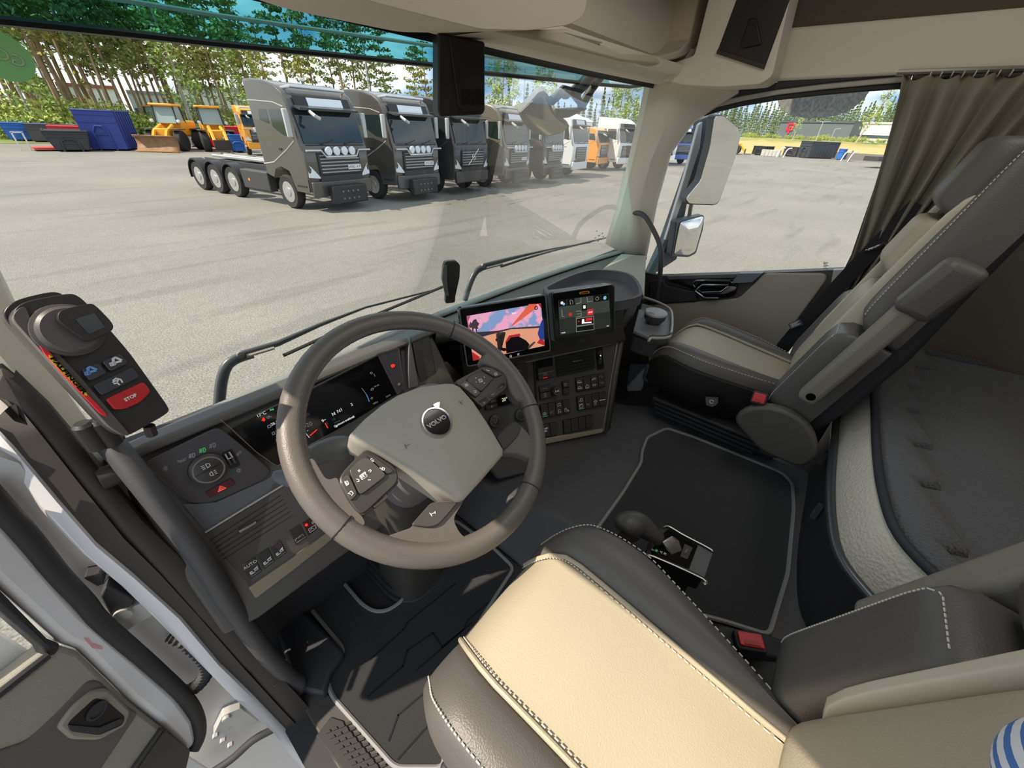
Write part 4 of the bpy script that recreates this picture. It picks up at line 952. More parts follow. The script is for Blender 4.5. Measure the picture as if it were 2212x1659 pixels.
# left switch panel --------------------------------------------------------------
def C5(x, y): return (200 + x * 0.25316, 860 + y * 0.25316)
lp = slab(DL, [C5(420, 560), C5(1070, 245), C5(1230, 365), C5(1530, 620), C5(1480, 690), C5(1050, 885), C5(900, 905), C5(800, 880), C5(690, 790)], 0.012, 0.008, r=0.012).build('light_panel', mt('light_panel_black', '484548', 0.45, bump=(1300, 0.1)), dash, bevel=0.002)
c = DL.hit(*C5(985, 605), 0.012)
kn = MB().lathe(c - DL.n * 0.004, DL.n, [(0.029, 0), (0.0285, 0.010), (0.024, 0.013), (0.0, 0.012)], 36).build('light_dial', SWM, lp)
MB().lathe(c - DL.n * 0.004, DL.n, [(0.0215, 0.0136), (0.0240, 0.0136), (0.0245, 0.012), (0.0215, 0.012), (0.0215, 0.0136)], 36).build('dial_ring', SATIN, kn)
a, b = DL.uv(c)
ribbons(DL, [[(a - 0.020, b - 0.001), (a + 0.020, b + 0.001)]], 0.0008, 0.0212).build('dial_split', mt('well', '141314'), kn)
ribbons(DL, [[(a - 0.007, b + 0.005), (a - 0.003, b + 0.005)], [(a - 0.007, b + 0.008), (a - 0.003, b + 0.008)], [(a - 0.007, b + 0.011), (a - 0.003, b + 0.011)], [(a + 0.0, b + 0.004), (a + 0.005, b + 0.006), (a + 0.005, b + 0.010), (a, b + 0.012), (a, b + 0.004)], [(a - 0.002, b - 0.011), (a + 0.002, b - 0.013), (a + 0.002, b - 0.005), (a - 0.002, b - 0.007), (a - 0.002, b - 0.011)], [(a + 0.005, b - 0.006), (a + 0.008, b - 0.006)], [(a + 0.005, b - 0.009), (a + 0.008, b - 0.009)], [(a + 0.005, b - 0.012), (a + 0.008, b - 0.012)]], 0.0010, 0.0212).build('symbol', WHITEI, kn)
l5 = lambda pts, off=0.0086: [DL.uv(DL.hit(*C5(x, y), off)) for x, y in pts]
def lampicon(x, y, s=1.0):
    return [l5([(x + 8, y - 18), (x + 22, y - 20), (x + 30, y - 2), (x + 22, y + 14), (x + 10, y + 14), (x + 8, y - 18)])] + [l5([(x - 22, y - 6 + k * 9), (x - 2, y - 12 + k * 9)]) for k in range(4)]
for i, (x, y) in enumerate(((845, 490), (935, 445), (1020, 405))):
    ribbons(DL, lampicon(x, y), 0.0011, 0.0086).build('lamp_symbol', GREENI if i == 1 else DIM if i == 0 else GREYI, lp)
ribbons(DL, [l5([(725, 545), (740, 545)]), l5([(725, 530), (740, 535)]), l5([(745, 545), (752, 528), (765, 535), (755, 550)]), l5([(770, 520), (775, 540)]), l5([(782, 520), (795, 515)]), l5([(782, 530), (796, 530)])], 0.0011, 0.0086).build('lamp_symbol', GREYI, lp)
ribbons(DL, [l5([(622 + 14 * math.cos(t), 600 + 14 * math.sin(t)), (622 + 22 * math.cos(t), 600 + 22 * math.sin(t))]) for t in [k * PI / 4 for k in range(8)]] + [l5([(612, 600), (622, 590), (632, 600), (622, 610), (612, 600)])], 0.0009, 0.0086).build('lamp_symbol', GREYI, lp)
slab(DL, [C5(1100, 470), C5(1185, 430), C5(1265, 570), C5(1180, 610)], 0.003, 0.009, r=0.003).build('wheel_well', mt('well', '141314'), lp)
for (x, y, x2, y2) in ((1130, 480, 1180, 565), (1165, 462, 1218, 548)):
    MB().tube([DL.hit(*C5(x, y), 0.010), DL.hit(*C5((x + x2) / 2, (y + y2) / 2), 0.016), DL.hit(*C5(x2, y2), 0.010)], 0.002, 6).build('thumb_wheel', SATIN, lp)
ribbons(DL, [l5([(1168, 518), (1186, 508)], 0.018)], 0.0014, 0.0165).build('symbol', WHITEI, lp)
ribbons(DL, [l5([(1228, 485), (1238, 468), (1250, 475), (1242, 490), (1228, 485)]), l5([(1245, 462), (1262, 455), (1262, 472)]), l5([(1232, 618), (1245, 602), (1262, 610), (1258, 628), (1240, 632), (1232, 618)]), l5([(1245, 618), (1252, 612)])], 0.0011, 0.0086).build('symbol', GREYI, lp)
hz = slab(DL, [C5(968, 803), C5(1180, 683), C5(1217, 732), C5(1005, 853)], 0.004, 0.0115, r=0.001).build('hazard_switch', mt('hazard_red', '5A2026', 0.4), lp, bevel=0.0008)
tri = [(1072, 800), (1090, 750), (1138, 768)]
ribbons(DL, [l5(tri + tri[:1], 0.012), l5([(1086, 790), (1095, 766), (1118, 775), (1086, 790)], 0.012)], 0.0011, 0.0119).build('hazard_symbol', mt('red_glow', 'D2483C', 0.5, emit=('D2483C', 0.7)), hz)
# ledge and lower panel with vent and switch bank
slab(DL, [C5(905, 900), C5(1060, 885), C5(1490, 690), C5(1560, 640), C5(1640, 735), C5(970, 1140), C5(770, 905)], 0.004, 0.006).build('ledge', mt('ledge_slate', '64666C', 0.6, bump=(900, 0.15)), dash, bevel=0.002)
ribbons(DL, [l5([(965, 1146), (1300, 940), (1640, 735)], 0.012)], 0.0028, 0.012, th=0.004).build('ledge_edge', mt('pale_edge', 'B9B4AA', 0.5), dash)
slab(DL, [C5(960, 1155), C5(1640, 745), C5(1720, 800), C5(2080, 1080), C5(1330, 1610)], 0.006, 0.006).build('lower_panel', PANELB, dash, bevel=0.002)
vent(DL, [C5(985, 1190), C5(1590, 805), C5(1710, 1010), C5(1120, 1385)], 6, VB, dash, tab=[C5(1245, 1135), C5(1395, 1050), C5(1405, 1068), C5(1258, 1153)])
tl = [[(0.3, 0.70), (0.3, 0.82), (0.55, 0.80)], boxl(0.25, 0.68, 0.4, 0.8), [(0.55, 0.66), (0.85, 0.60)], boxl(0.6, 0.66, 0.8, 0.76)]
for q, ic in (([C5(1265, 1420), C5(1383, 1345), C5(1452, 1472), C5(1335, 1550)], True), ([C5(1385, 1340), C5(1498, 1265), C5(1562, 1390), C5(1452, 1466)], True), ([C5(1500, 1262), C5(1600, 1195), C5(1662, 1312), C5(1560, 1388)], True)):
    switch(DL, q, dash, [(WHITEI, tl, 0.0013), (GREYI, [[(0.2, 0.93), (0.9, 0.93)]], 0.0007)], None, 0.004, nm='axle_switch')
c = DL.hit(*C5(1345, 1420), 0.0086); text('switch_lettering', 'AUTO', DL, c, 0.0085, WHITEI, dash)
switch(DL, [C5(1662, 1127), C5(1770, 1062), C5(1835, 1185), C5(1725, 1258)], dash, [(GREYI, [[(0.2, 0.72), (0.2, 0.82)], [(0.2, 0.72), (0.8, 0.68)], [(0.8, 0.68), (0.8, 0.8)], [(0.4, 0.75), (0.65, 0.72)], [(0.2, 0.93), (0.9, 0.93)]], 0.0011)], None, 0.004)
sw = switch(DL, [C5(1775, 1060), C5(1878, 995), C5(1922, 1115), C5(1835, 1180)], dash, [(WHITEI, [boxl(0.3, 0.66, 0.9, 0.9), [(0.4, 0.8), (0.55, 0.72), (0.7, 0.8)], boxl(0.75, 0.4, 0.88, 0.52)], 0.0010)], None, 0.004, mt('dark_red', '3A2022', 0.45))
MB().ell(DL.hit(*C5(1825, 1082), 0.010), (0.003, 0.003, 0.003)).build('warning_light', REDLED, sw)
slab(DL, [C5(1330, 1620), C5(1700, 1370), C5(2090, 1085), C5(2140, 1130), C5(1750, 1440), C5(1395, 1710)], 0.02, 0.012, r=0.003).build('lower_trim', TRIMT, dash, bevel=0.003)
slab(DL, [C5(1395, 1712), C5(2140, 1132), C5(2180, 1250), C5(1420, 1850)], 0.02, 0.0).build('knee_panel', SOFT, dash, bevel=0.01)
MB().box((-0.79, 0.80, 1.55), (0.46, 0.10, 0.52)).build('kick_panel', SOFT, dash)
# end cap with rubber nose and slate side panel by the door
MB().tube([at(212, 1038, 'y', 0.745), at(280, 1010, 'y', 0.75)], 0.018, 12).build('end_nose', mt('nose_black', '3A3634', 0.5), dash)
side = [(228, 1058), (275, 1030), (335, 1075), (420, 1190), (470, 1285), (505, 1340), (480, 1325), (375, 1196)]
SPn = Plane((-0.955, 0.735, 2.0), (0.1, -1, 0.42), (1, 0, 0))
slab(SPn, side, 0.02, 0.0).build('side_panel', mt('side_slate', '66676B', 0.6, bump=(900, 0.15)), dash, bevel=0.004)
# storage tray on the passenger deck
def C6(x, y): return (900 + x * 0.25316, 540 + y * 0.25316)
to = [C6(1088, 340), C6(1105, 305), C6(1290, 220), C6(1450, 170), C6(1570, 163), C6(1750, 182), C6(1850, 222), C6(1905, 290), C6(1922, 340), C6(1905, 395), C6(1700, 440), C6(1400, 470), C6(1150, 430)]
outer = spline([at(x, y, 'z', 2.158) for x, y in to], 3, closed=True)
cen = sum(outer, V()) / len(outer)
inn = [p + (cen - p) * 0.07 for p in outer]; low = [p + (cen - p) * 0.12 + V((0, 0, -0.03)) for p in outer]; bot = [p + V((0, 0, -0.035)) for p in outer]
MB().loft([bot, [p + V((0, 0, -0.004)) for p in outer], outer, inn, [p + V((0, 0, -0.004)) for p in inn], low]).build('storage_tray', mt('tray_slate', '55565A', 0.5, bump=(1200, 0.15)), dash, ang=50)
# ================================================================= screens, holders and handles
n_, u_ = tilt(25, 8); DD = Plane((-0.224, 0.72, 2.208), n_, u_)
def G4(x, y): return (980 + x * 0.16275, 610 + y * 0.16275)
disp = wthing('display', 'wide black centre display showing a pink and blue camera picture', 'display', DD.hit(1090, 790))
fr_ = [G4(72, 350), G4(1215, 165), G4(1282, 905), G4(180, 1115)]
slab(DD, fr_, 0.022, 0.0, r=0.008).build('frame', GLOSSB, disp, bevel=0.0025)
slab(DD, fr_, 0.006, -0.004, r=0.008).build('back_cover', DGREY, disp)
MB().tube(rpoly([DD.hit(x, y, -0.001) for x, y in fr_], 0.008, 4), 0.0022, 6, closed=True).build('bezel_edge', mt('bezel_grey', '6E7072', 0.35), disp)
MB().box(DD.loc(*[a for a in DD.uv(DD.hit(1095, 745))], -0.05), (0.10, 0.08, 0.10)).build('mount', PANELB, disp, bevel=0.005)
sq = [G4(172, 448), G4(1158, 278), G4(1210, 840), G4(260, 1040)]
def emis(name, col, s=0.75): return mt(name, col, 0.3, emit=(col, s))
skym = bpy.data.materials.new('screen_sky'); skym.use_nodes = True; nt_ = skym.node_tree; bs = nt_.nodes['Principled BSDF']
t_ = nt_.nodes.new('ShaderNodeTexCoord'); n2_ = nt_.nodes.new('ShaderNodeTexNoise'); n2_.inputs['Scale'].default_value = 22; n2_.inputs['Detail'].default_value = 5
r_ = nt_.nodes.new('ShaderNodeValToRGB'); r_.color_ramp.elements[0].position = 0.47; r_.color_ramp.elements[0].color = rgb('7F9AC4'); r_.color_ramp.elements[1].position = 0.54; r_.color_ramp.elements[1].color = rgb('E8A3C0')
nt_.links.new(t_.outputs['Object'], n2_.inputs['Vector']); nt_.links.new(n2_.outputs['Fac'], r_.inputs['Fac'])
bs.inputs['Base Color'].default_value = (0.01, 0.01, 0.012, 1); bs.inputs['Roughness'].default_value = 0.2
nt_.links.new(r_.outputs['Color'], bs.inputs['Emission Color']); bs.inputs['Emission Strength'].default_value = 0.72
scr = slab(DD, sq, 0.0008, 0.0012).build('screen', skym, disp)
def pic(P, m, nm, off): return slab(DD, [G4(x, y) for x, y in P], 0.0004, off).build(nm, m, scr)
pic([(380, 740), (480, 690), (760, 615), (1000, 600), (1190, 590), (1210, 838), (700, 945), (262, 1038), (240, 900)], emis('screen_ground', 'C88A6E'), 'picture_ground', 0.0016)
pic([(300, 660), (480, 650), (600, 640), (760, 605), (1195, 575), (1196, 600), (1000, 612), (760, 622), (480, 695), (330, 735)], emis('screen_far', '3A3238', 0.5), 'picture_skyline', 0.0018)
pic([(760, 580), (1000, 290), (1105, 285), (1095, 345), (780, 578)], emis('screen_boom', 'C8553E'), 'picture_boom', 0.0020)
BKS = emis('screen_black', '100C12', 0.4)
pic([(555, 755), (580, 742), (605, 745), (630, 780), (627, 850), (660, 872), (690, 868), (700, 905), (660, 915), (620, 890), (603, 860), (600, 790), (560, 778)], BKS, 'picture_arm', 0.0023)
pic([(690, 785), (760, 730), (860, 715), (960, 770), (1005, 820), (990, 870), (1000, 885), (700, 942)], BKS, 'picture_machine', 0.0022)
pic([(985, 850), (1070, 785), (1088, 795), (1000, 885)], emis('screen_grey', '4A4448', 0.4), 'picture_machine', 0.0023)
pic([(690, 780), (735, 705), (880, 680), (885, 715), (760, 730), (700, 800)], emis('screen_red', 'A8282C', 0.6), 'picture_red_guard', 0.0024)
pic([(1155, 540), (1190, 470), (1205, 760), (1150, 770), (1115, 680)], emis('screen_blue', '27408C', 0.5), 'picture_blue_side', 0.0022)
pic([(1105, 805), (1150, 745), (1206, 780), (1210, 838)], emis('screen_red', 'A8282C'), 'picture_corner', 0.0024)
pic([(172, 448), (225, 440), (190, 520), (225, 640), (205, 660)], emis('screen_rose', 'B0506A', 0.6), 'picture_corner', 0.0020)
pic([(240, 920), (340, 985), (350, 1022), (260, 1040)], emis('screen_red', 'A8282C'), 'picture_corner', 0.0020)
pic([(1120, 285), (1158, 278), (1165, 350)], emis('screen_red', 'A8282C'), 'picture_corner', 0.0020)
pic([(205, 575), (222, 520), (238, 545), (262, 500), (300, 485), (312, 520), (340, 545), (318, 590), (330, 612), (308, 622), (314, 668), (298, 668), (292, 618), (268, 610), (262, 650), (246, 640), (240, 600), (218, 606)], emis('screen_tree', '4A3F48', 0.4), 'picture_tree', 0.0019)
rg = [DD.hit(*G4(1095, 340), 0.0026) + (DD.u * math.cos(t) + DD.v * math.sin(t)) * 0.0048 for t in [2 * PI * k / 14 for k in range(14)]]
MB().tube(rg, 0.0014, 5, closed=True).build('picture_ring', GLOSSB, scr)
text('picture_lettering', '99767', DD, DD.hit(*G4(800, 410), 0.0018), 0.006, emis('screen_white', 'E8D8E8', 0.8), scr)
lg = lambda pts, off=0.0012: [DD.uv(DD.hit(*G4(x, y), off)) for x, y in pts]
ribbons(DD, [lg([(745, 980), (758, 965), (772, 978), (768, 992), (750, 992), (745, 980)]), lg([(850, 948), (862, 946)]), lg([(850, 958), (862, 956)]), lg([(868, 944), (874, 943)]), lg([(850, 968), (874, 964)])], 0.0010, 0.0012).build('symbol', LIT, disp)
# crane tablet -----------------------------------------------------------------
n_, u_ = tilt(28, 8); DT = Plane((0.026, 0.60, 2.221), n_, u_)
tab = wthing('tablet', 'thick black tablet with crane menu on a grey screen, right of the display', 'tablet', DT.hit(1265, 735))
fo = [G4(1305, 140), G4(2130, 30), G4(2140, 655), G4(1355, 785)]
slab(DT, fo, 0.035, 0.0, r=0.010).build('housing', GLOSSB, tab, bevel=0.002)
slab(DT, [G4(1255, 150), G4(1300, 130), G4(2120, 25), G4(2140, 35), G4(2146, 650), G4(1360, 785), G4(1290, 775)], 0.03, -0.006, r=0.010).build('back_cover', mt('tablet_grey', '4F5254', 0.45, bump=(1000, 0.2)), tab, bevel=0.004)
MB().box(DT.loc(*DT.uv(DT.hit(1265, 690)), -0.07), (0.07, 0.09, 0.07)).build('mount', SOFT, tab, bevel=0.008)
MB().tube([DT.hit(1257, 729, -0.01) + (DT.u * math.cos(t) + DT.v * math.sin(t)) * 0.013 for t in [PI + PI * k / 10 for k in range(11)]], 0.003, 6).build('cable_loop', SOFT, tab)
ts = slab(DT, [G4(1392, 240), G4(2060, 150), G4(2085, 590), G4(1410, 700)], 0.0008, 0.0012).build('screen', emis('tablet_screen', '3A3E38', 0.55), tab)
def tp(P, m, nm, off=0.0018): return slab(DT, [G4(x, y) for x, y in P], 0.0004, off).build(nm, m, ts)
BK = emis('tablet_black', '121410', 0.4)
for P in ([(1395, 240), (1495, 226), (1500, 312), (1400, 325)], [(1503, 225), (1605, 212), (1610, 298), (1507, 312)], [(1855, 178), (1950, 166), (1955, 250), (1858, 262)], [(1955, 165), (2058, 152), (2062, 236), (1958, 248)]): tp(P, BK, 'menu_key')
tp([(1400, 490), (1615, 460), (1622, 665), (1410, 698)], emis('tablet_dim', '2C302B', 0.4), 'menu_field'); tp([(1865, 415), (2072, 390), (2085, 588), (1872, 618)], emis('tablet_dim', '2C302B', 0.4), 'menu_field')
tp([(1775, 365), (1850, 350), (1852, 425), (1772, 442)], emis('tablet_red', 'B8282C', 0.7), 'stop_key')
tp([(1628, 480), (1855, 450), (1862, 548), (1632, 578)], BK, 'truck_field'); tp([(1630, 590), (1860, 556), (1862, 625), (1632, 655)], BK, 'status_field')
tp([(1752, 478), (1838, 465), (1840, 502), (1755, 516)], emis('tablet_red', 'B8282C'), 'truck_load', 0.0022)
tp([(1705, 490), (1732, 484), (1735, 528), (1830, 522), (1830, 538), (1700, 548)], emis('screen_white', 'E8D8E8'), 'truck_shape', 0.0022)
tp([(1700, 295), (1765, 285), (1770, 370), (1705, 380)], BK, 'centre_key')
tp([(1718, 308), (1750, 302), (1753, 345), (1722, 350)], emis('tablet_white', 'D8DCD2', 0.7), 'door_symbol', 0.0022)
for x, y, r, m in ((1548, 425, 0.0055, emis('tablet_red', 'B8282C')), (2008, 205, 0.0058, emis('tablet_blue', '6FA8C8', 0.7)), (1437, 272, 0.0045, emis('tablet_white', 'D8DCD2')), (1462, 288, 0.0040, emis('tablet_blue', '6FA8C8')), (1662, 518, 0.0026, emis('tablet_red', 'B8282C')), (1718, 540, 0.0026, emis('tablet_white', 'D8DCD2')), (1815, 532, 0.0026, emis('tablet_white', 'D8DCD2'))):
    MB().lathe(DT.hit(*G4(x, y), 0.0024), DT.n, [(r, -0.0003), (r, 0.0), (0, 0.0001)], 18).build('menu_dot', m, ts)
lt = lambda pts, off=0.0022: [DT.uv(DT.hit(*G4(x, y), off)) for x, y in pts]
ribbons(DT, [lt([(1540, 250), (1555, 235), (1580, 245), (1582, 288)]), lt([(1550, 260), (1545, 290)]), lt([(1545, 248), (1556, 292)]), lt([(1625, 285), (1690, 270), (1690, 205)]), lt([(1770, 195), (1778, 260), (1845, 250)]), lt([(1625, 385), (1690, 380), (1695, 448), (1630, 460)]), lt([(1628, 480), (1855, 450), (1862, 548), (1632, 578), (1628, 480)]), lt([(1630, 590), (1860, 556), (1862, 625), (1632, 655), (1630, 590)]), lt([(1640, 420), (1648, 418)]), lt([(1655, 417), (1663, 416)]), lt([(1670, 414), (1680, 413)]), lt([(1435, 360), (1442, 455), (1470, 452)])], 0.0009, 0.0022).build('menu_lines', emis('tablet_line', '9A9E92', 0.5), ts)
rg = [DT.hit(*G4(1905, 215), 0.0024) + (DT.u * math.cos(t) + DT.v * math.sin(t)) * 0.0055 for t in [2 * PI * k / 14 for k in range(14)]]
MB().tube(rg, 0.0006, 5, closed=True).build('menu_ring', emis('tablet_line', '9A9E92'), ts)
text('screen_lettering', 'STOP', DT, DT.hit(*G4(1813, 397), 0.0022), 0.0062, emis('screen_white', 'E8D8E8'), ts)
text('screen_lettering', '11.06.25', DT, DT.hit(*G4(1453, 668), 0.0022), 0.0045, emis('screen_white', 'E8D8E8'), ts)
text('screen_lettering', '13:37', DT, DT.hit(*G4(2042, 578), 0.0022), 0.0040, emis('screen_white', 'E8D8E8'), ts)
bd = slab(DT, [G4(1668, 128), G4(1800, 112), G4(1806, 145), G4(1670, 162)], 0.0006, 0.0012, r=0.006).build('maker_badge', mt('badge_orange', 'D89A2C', 0.45), tab)
text('badge_lettering', 'PALFINGER', DT, DT.hit(*G4(1735, 138), 0.0014), 0.0056, GLOSSB, bd, bold=0.0002)
# cup holder with thermos style lid --------------------------------------------
def G5(x, y): return (1340 + x * 0.13258, 640 + y * 0.13258)
cup = wthing('cup_holder', 'grey cup holder bracket clipped to the passenger end of the dashboard', 'cup holder', at(1410, 800, 'x', 0.55))
HZ = 2.015
rimp = [(345, 5), (560, 75), (740, 160), (820, 230), (845, 330), (840, 520), (810, 640), (740, 675), (600, 685), (500, 680), (465, 720)]
rim = spline([at(*G5(x, y), 'z', HZ) for x, y in rimp], 4)
MB().tube(rim, 0.0055, 8).build('rim', mt('holder_edge', 'A4A8A8', 0.35), cup, ang=70)
plate = [(300, 205), (400, 230), (800, 240), (840, 330), (835, 520), (800, 640), (700, 672), (480, 675), (210, 560)]
MB().prism([at(*G5(x, y), 'z', HZ - 0.012) for x, y in plate], (0, 0, -0.012)).build('top_plate', mt('holder_grey', '74767A', 0.5, bump=(1200, 0.15)), cup, bevel=0.003)
low = [at(*G5(x, y), 'z', HZ - 0.05) for x, y in ((200, 640), (440, 720), (640, 760), (790, 700), (840, 560), (845, 330), (700, 200), (340, 100))]
MB().prism(low, (0, 0, -0.07)).build('cup_well', BLACKP, cup, bevel=0.008)
cl = [at(*G5(x, y), 'z', HZ - 0.01) for x, y in ((465, 720), (520, 705), (650, 715), (760, 700), (815, 660))]
MB().tube(spline(cl, 4), 0.020, 8, flat=0.25, up=(1, 0.4, 0)).build('clip_band', mt('clip_bronze', '6A6458', 0.35, metal=0.4), cup)
MB().prism([at(*G5(x, y), 'x', 0.47) for x, y in ((90, 1470), (480, 1060), (590, 1060), (470, 1320), (330, 1550), (110, 1560))], (0.02, 0, 0)).build('side_bracket', mt('bracket_silver', '9A9CA0', 0.35, metal=0.5), cup, bevel=0.006)
MB().prism([at(*G5(x, y), 'x', 0.48) for x, y in ((160, 1110), (420, 1110), (330, 1350), (270, 1470), (100, 1470))], (0.02, 0, 0)).build('side_pocket', mt('pocket_navy', '33363E', 0.7, bump=(500, 0.4)), cup)
mug = wthing('travel_mug', 'black ashtray shaped mug with grey lid standing in the cup holder', 'mug', at(*G5(500, 640), 'z', HZ - 0.055))
mc = at(*G5(580, 268), 'z', HZ + 0.03)
MB().lathe(mc, (0, 0, 1), [(0.026, -0.085), (0.027, -0.04), (0.040, -0.022), (0.042, -0.004), (0.0, -0.004)], 28).build('body', BLACKP, mug)
ld = MB().lathe(mc, (0, 0, 1), [(0.043, -0.004), (0.043, 0.002), (0.039, 0.006), (0.0, 0.008)], 28).build('lid', mt('lid_grey', 'A4AAAC', 0.4), mug)
MB().box(mc + V((-0.03, 0.005, 0.006)), (0.006, 0.022, 0.005)).build('lid_tab', SATIN, ld, bevel=0.001)
# black handset on the dashboard and sensor housing at the windshield top -----------
hs = wthing('microphone_stand', 'black slim stand rising upright from the dashboard before the windshield', 'stand', at(965, 650, 'y', 0.80))
PH = Plane((-0.15, 0.82, 2.25), (-0.6, -1, 0.1), (1, -0.6, 0))
hs0 = [(958, 575), (962, 565), (985, 563), (994, 572), (993, 600), (984, 640), (983, 654), (962, 656), (963, 630), (955, 605)]
slab(PH, hs0, 0.022, 0.0, r=0.006).build('handle', mt('handset_black', '2B2A2A', 0.35), hs, bevel=0.006, seg=3)
slab(PH, [(957, 576), (966, 572), (966, 606), (970, 640), (962, 640), (955, 605)], 0.006, 0.004, r=0.003).build('grip', mt('handset_grey', '5A5A58', 0.3), hs, bevel=0.002)
sh_ = wthing('sensor_housing', 'tall black camera housing hanging at the windshield top', 'camera', at(1000, 100, 'y', 0.84))
PS = Plane((-0.08, 0.80, 2.7), (-0.45, -1, -0.05), (1, -0.45, 0))
slab(PS, [(947, 72), (1048, 90), (1048, 240), (1042, 248), (950, 252), (946, 240)], 0.045, 0.0, r=0.006).build('shell', mt('housing_black', '2A2928', 0.5), sh_, bevel=0.006, seg=3)
slab(PS, [(970, 78), (1046, 92), (1046, 232), (1040, 240), (1000, 241), (990, 225)], 0.004, 0.008, r=0.005).build('cover', mt('housing_cover', '211C19', 0.6), sh_, bevel=0.003)
for k in range(16):
    x = 996 + k * 3.1
    slab(PS, [(x, 192), (x + 1.6, 192.3), (x + 2.6, 226), (x + 1.0, 226)], 0.002, 0.0095).build('louvre', mt('louvre_black', '121010', 0.6), sh_)
# grab handles ------------------------------------------------------------------
gh = wthing('grab_handle', 'long grey black entry handle beside the open driver door', 'handle', at(640, 1490, 'y', 0.59))
hp = [at(228, 948, 'y', 0.775), at(262, 985, 'y', 0.745), at(330, 1070, 'y', 0.70), at(420, 1185, 'y', 0.66), at(500, 1310, 'y', 0.63), at(570, 1405, 'y', 0.612), at(622, 1462, 'y', 0.60), at(645, 1478, 'y', 0.592), at(632, 1498, 'y', 0.590), at(590, 1470, 'y', 0.60)]
hr = [0.0175] * 50
hps = spline(hp, 6)
MB().tube(hps, [0.0175 if i < len(hps) - 14 else max(0.012, 0.0175 - 0.0006 * (i - len(hps) + 14)) for i in range(len(hps))], 16).build('bar', mt('handle_rubber', '4A494B', 0.5, bump=(1500, 0.1)), gh, ang=80)
gr = wthing('grab_handle', 'thin black curved grab handle on the far cream pillar', 'handle', at(1420, 620, 'x', 0.97))
gp = [at(1362, 460, 'x', 1.0), at(1385, 462, 'x', 0.98), at(1402, 480, 'x', 0.965), at(1424, 525, 'x', 0.955), at(1428, 560, 'x', 0.955), at(1424, 610, 'x', 0.965), at(1418, 645, 'x', 0.985)]
MB().tube(spline(gp, 6), 0.011, 12).build('bar', mt('handle_rubber', '4A494B'), gr, ang=80)
MB().box(at(1352, 461, 'x', 1.0), (0.03, 0.06, 0.05)).build('end_block', CREAM, gr, bevel=0.006)
# crane remote control in its holder on the near pillar --------------------------
rem = wthing('remote_control', 'black crane remote control with red stop key and knob, clamped to the entry handle', 'remote control', at(285, 935, 'y', 0.66))
def G6(x, y): return (x * 0.25316, 560 + y * 0.25316)
Pa = at(*G6(480, 380), 'y', 0.60); Pb = at(*G6(1230, 1400), 'y', 0.58)
ax_u = (at(*G6(1000, 1450), 'y', 0.575) - at(*G6(330, 480), 'y', 0.625)).normalized()
view = (CAM - at(*G6(700, 800), 'y', 0.60)).normalized()
nrm = (view - ax_u * view.dot(ax_u)).normalized() + V((0.22, -0.05, 0.0)); nrm = (nrm - ax_u * nrm.dot(ax_u)).normalized()
RP = Plane(at(*G6(700, 850), 'y', 0.60), nrm, -ax_u.cross(nrm))
sl6 = lambda P, th, off, r=0.0: slab(RP, [G6(x, y) for x, y in P], th, off, r)
RB = mt('remote_black', '2E2C2D', 0.42, bump=(1200, 0.12)); RG = mt('remote_grey', '5A5556', 0.4, bump=(1000, 0.12))
sl6([(20, 490), (50, 410), (150, 340), (430, 275), (520, 285), (560, 330), (300, 500), (1000, 1400), (860, 1400)], 0.02, -0.03, 0.01).build('holder_cradle', mt('cradle_black', '1E1C1D', 0.35), rem, bevel=0.004)
sl6([(95, 500), (140, 400), (250, 350), (580, 290), (650, 300), (735, 365), (1110, 800), (1445, 1270), (1440, 1310), (1130, 1490), (1060, 1510), (940, 1440)], 0.03, 0.0, 0.012).build('body', RB, rem, bevel=0.005, seg=3)
sl6([(98, 500), (150, 420), (225, 400), (250, 490), (420, 720), (700, 1020), (1115, 1500), (1060, 1508), (930, 1430), (330, 760)], 0.012, 0.004, 0.006).build('side_rail', RG, rem, bevel=0.004, seg=3)
rs_ = sl6([(322, 712), (400, 760), (560, 950), (760, 1165), (900, 1310), (918, 1352), (860, 1320), (560, 1010), (390, 820)], 0.003, 0.0065, 0.003).build('maker_strip', mt('strip_red', 'E0303A', 0.4), rem, bevel=0.0006)
sl6([(412, 815), (440, 825), (560, 950), (720, 1120), (750, 1160), (730, 1168), (560, 995), (430, 860)], 0.001, 0.0072, 0.003).build('badge', mt('badge_yellow', 'F0D820', 0.45), rs_)
ta = RP.uv(RP.hit(*G6(440, 835))); tb_ = RP.uv(RP.hit(*G6(735, 1150))); ang = math.atan2(tb_[1] - ta[1], tb_[0] - ta[0])
text('badge_lettering', 'PALFINGER', RP, RP.hit(*G6(585, 995), 0.0076), 0.0125, GLOSSB, rs_, ang=ang, fit=math.dist(ta, tb_) / 1.9, sx=1.85, bold=0.0006)
kc = RP.hit(*G6(600, 600), 0.01)
kb = MB().lathe(kc - RP.n * 0.012, RP.n, [(0.029, 0), (0.028, 0.009), (0.025, 0.010), (0.025, 0.015), (0.022, 0.018), (0.0, 0.018)], 36).build('rotary_knob', RG, rem)
KU = Plane(kc + RP.n * 0.008, RP.n, RP.u)
kg = slab(KU, [G6(490, 480), G6(520, 430), G6(760, 375), G6(810, 385), G6(960, 540), G6(972, 590), G6(930, 630), G6(760, 700), G6(720, 690), G6(500, 530)], 0.025, 0.006, 0.008).build('knob_grip', RB, kb, bevel=0.005, seg=3)
slab(KU, [G6(640, 510), G6(808, 458), G6(895, 580), G6(760, 640)], 0.001, 0.007).build('knob_display', mt('lcd_off', '4A5052', 0.2), kb)
def rkey(P, m, nm='key'): return sl6(P, 0.006, 0.005, 0.003).build(nm, m, rem, bevel=0.0012)
KEYM = mt('key_slate', '3E4048', 0.4)
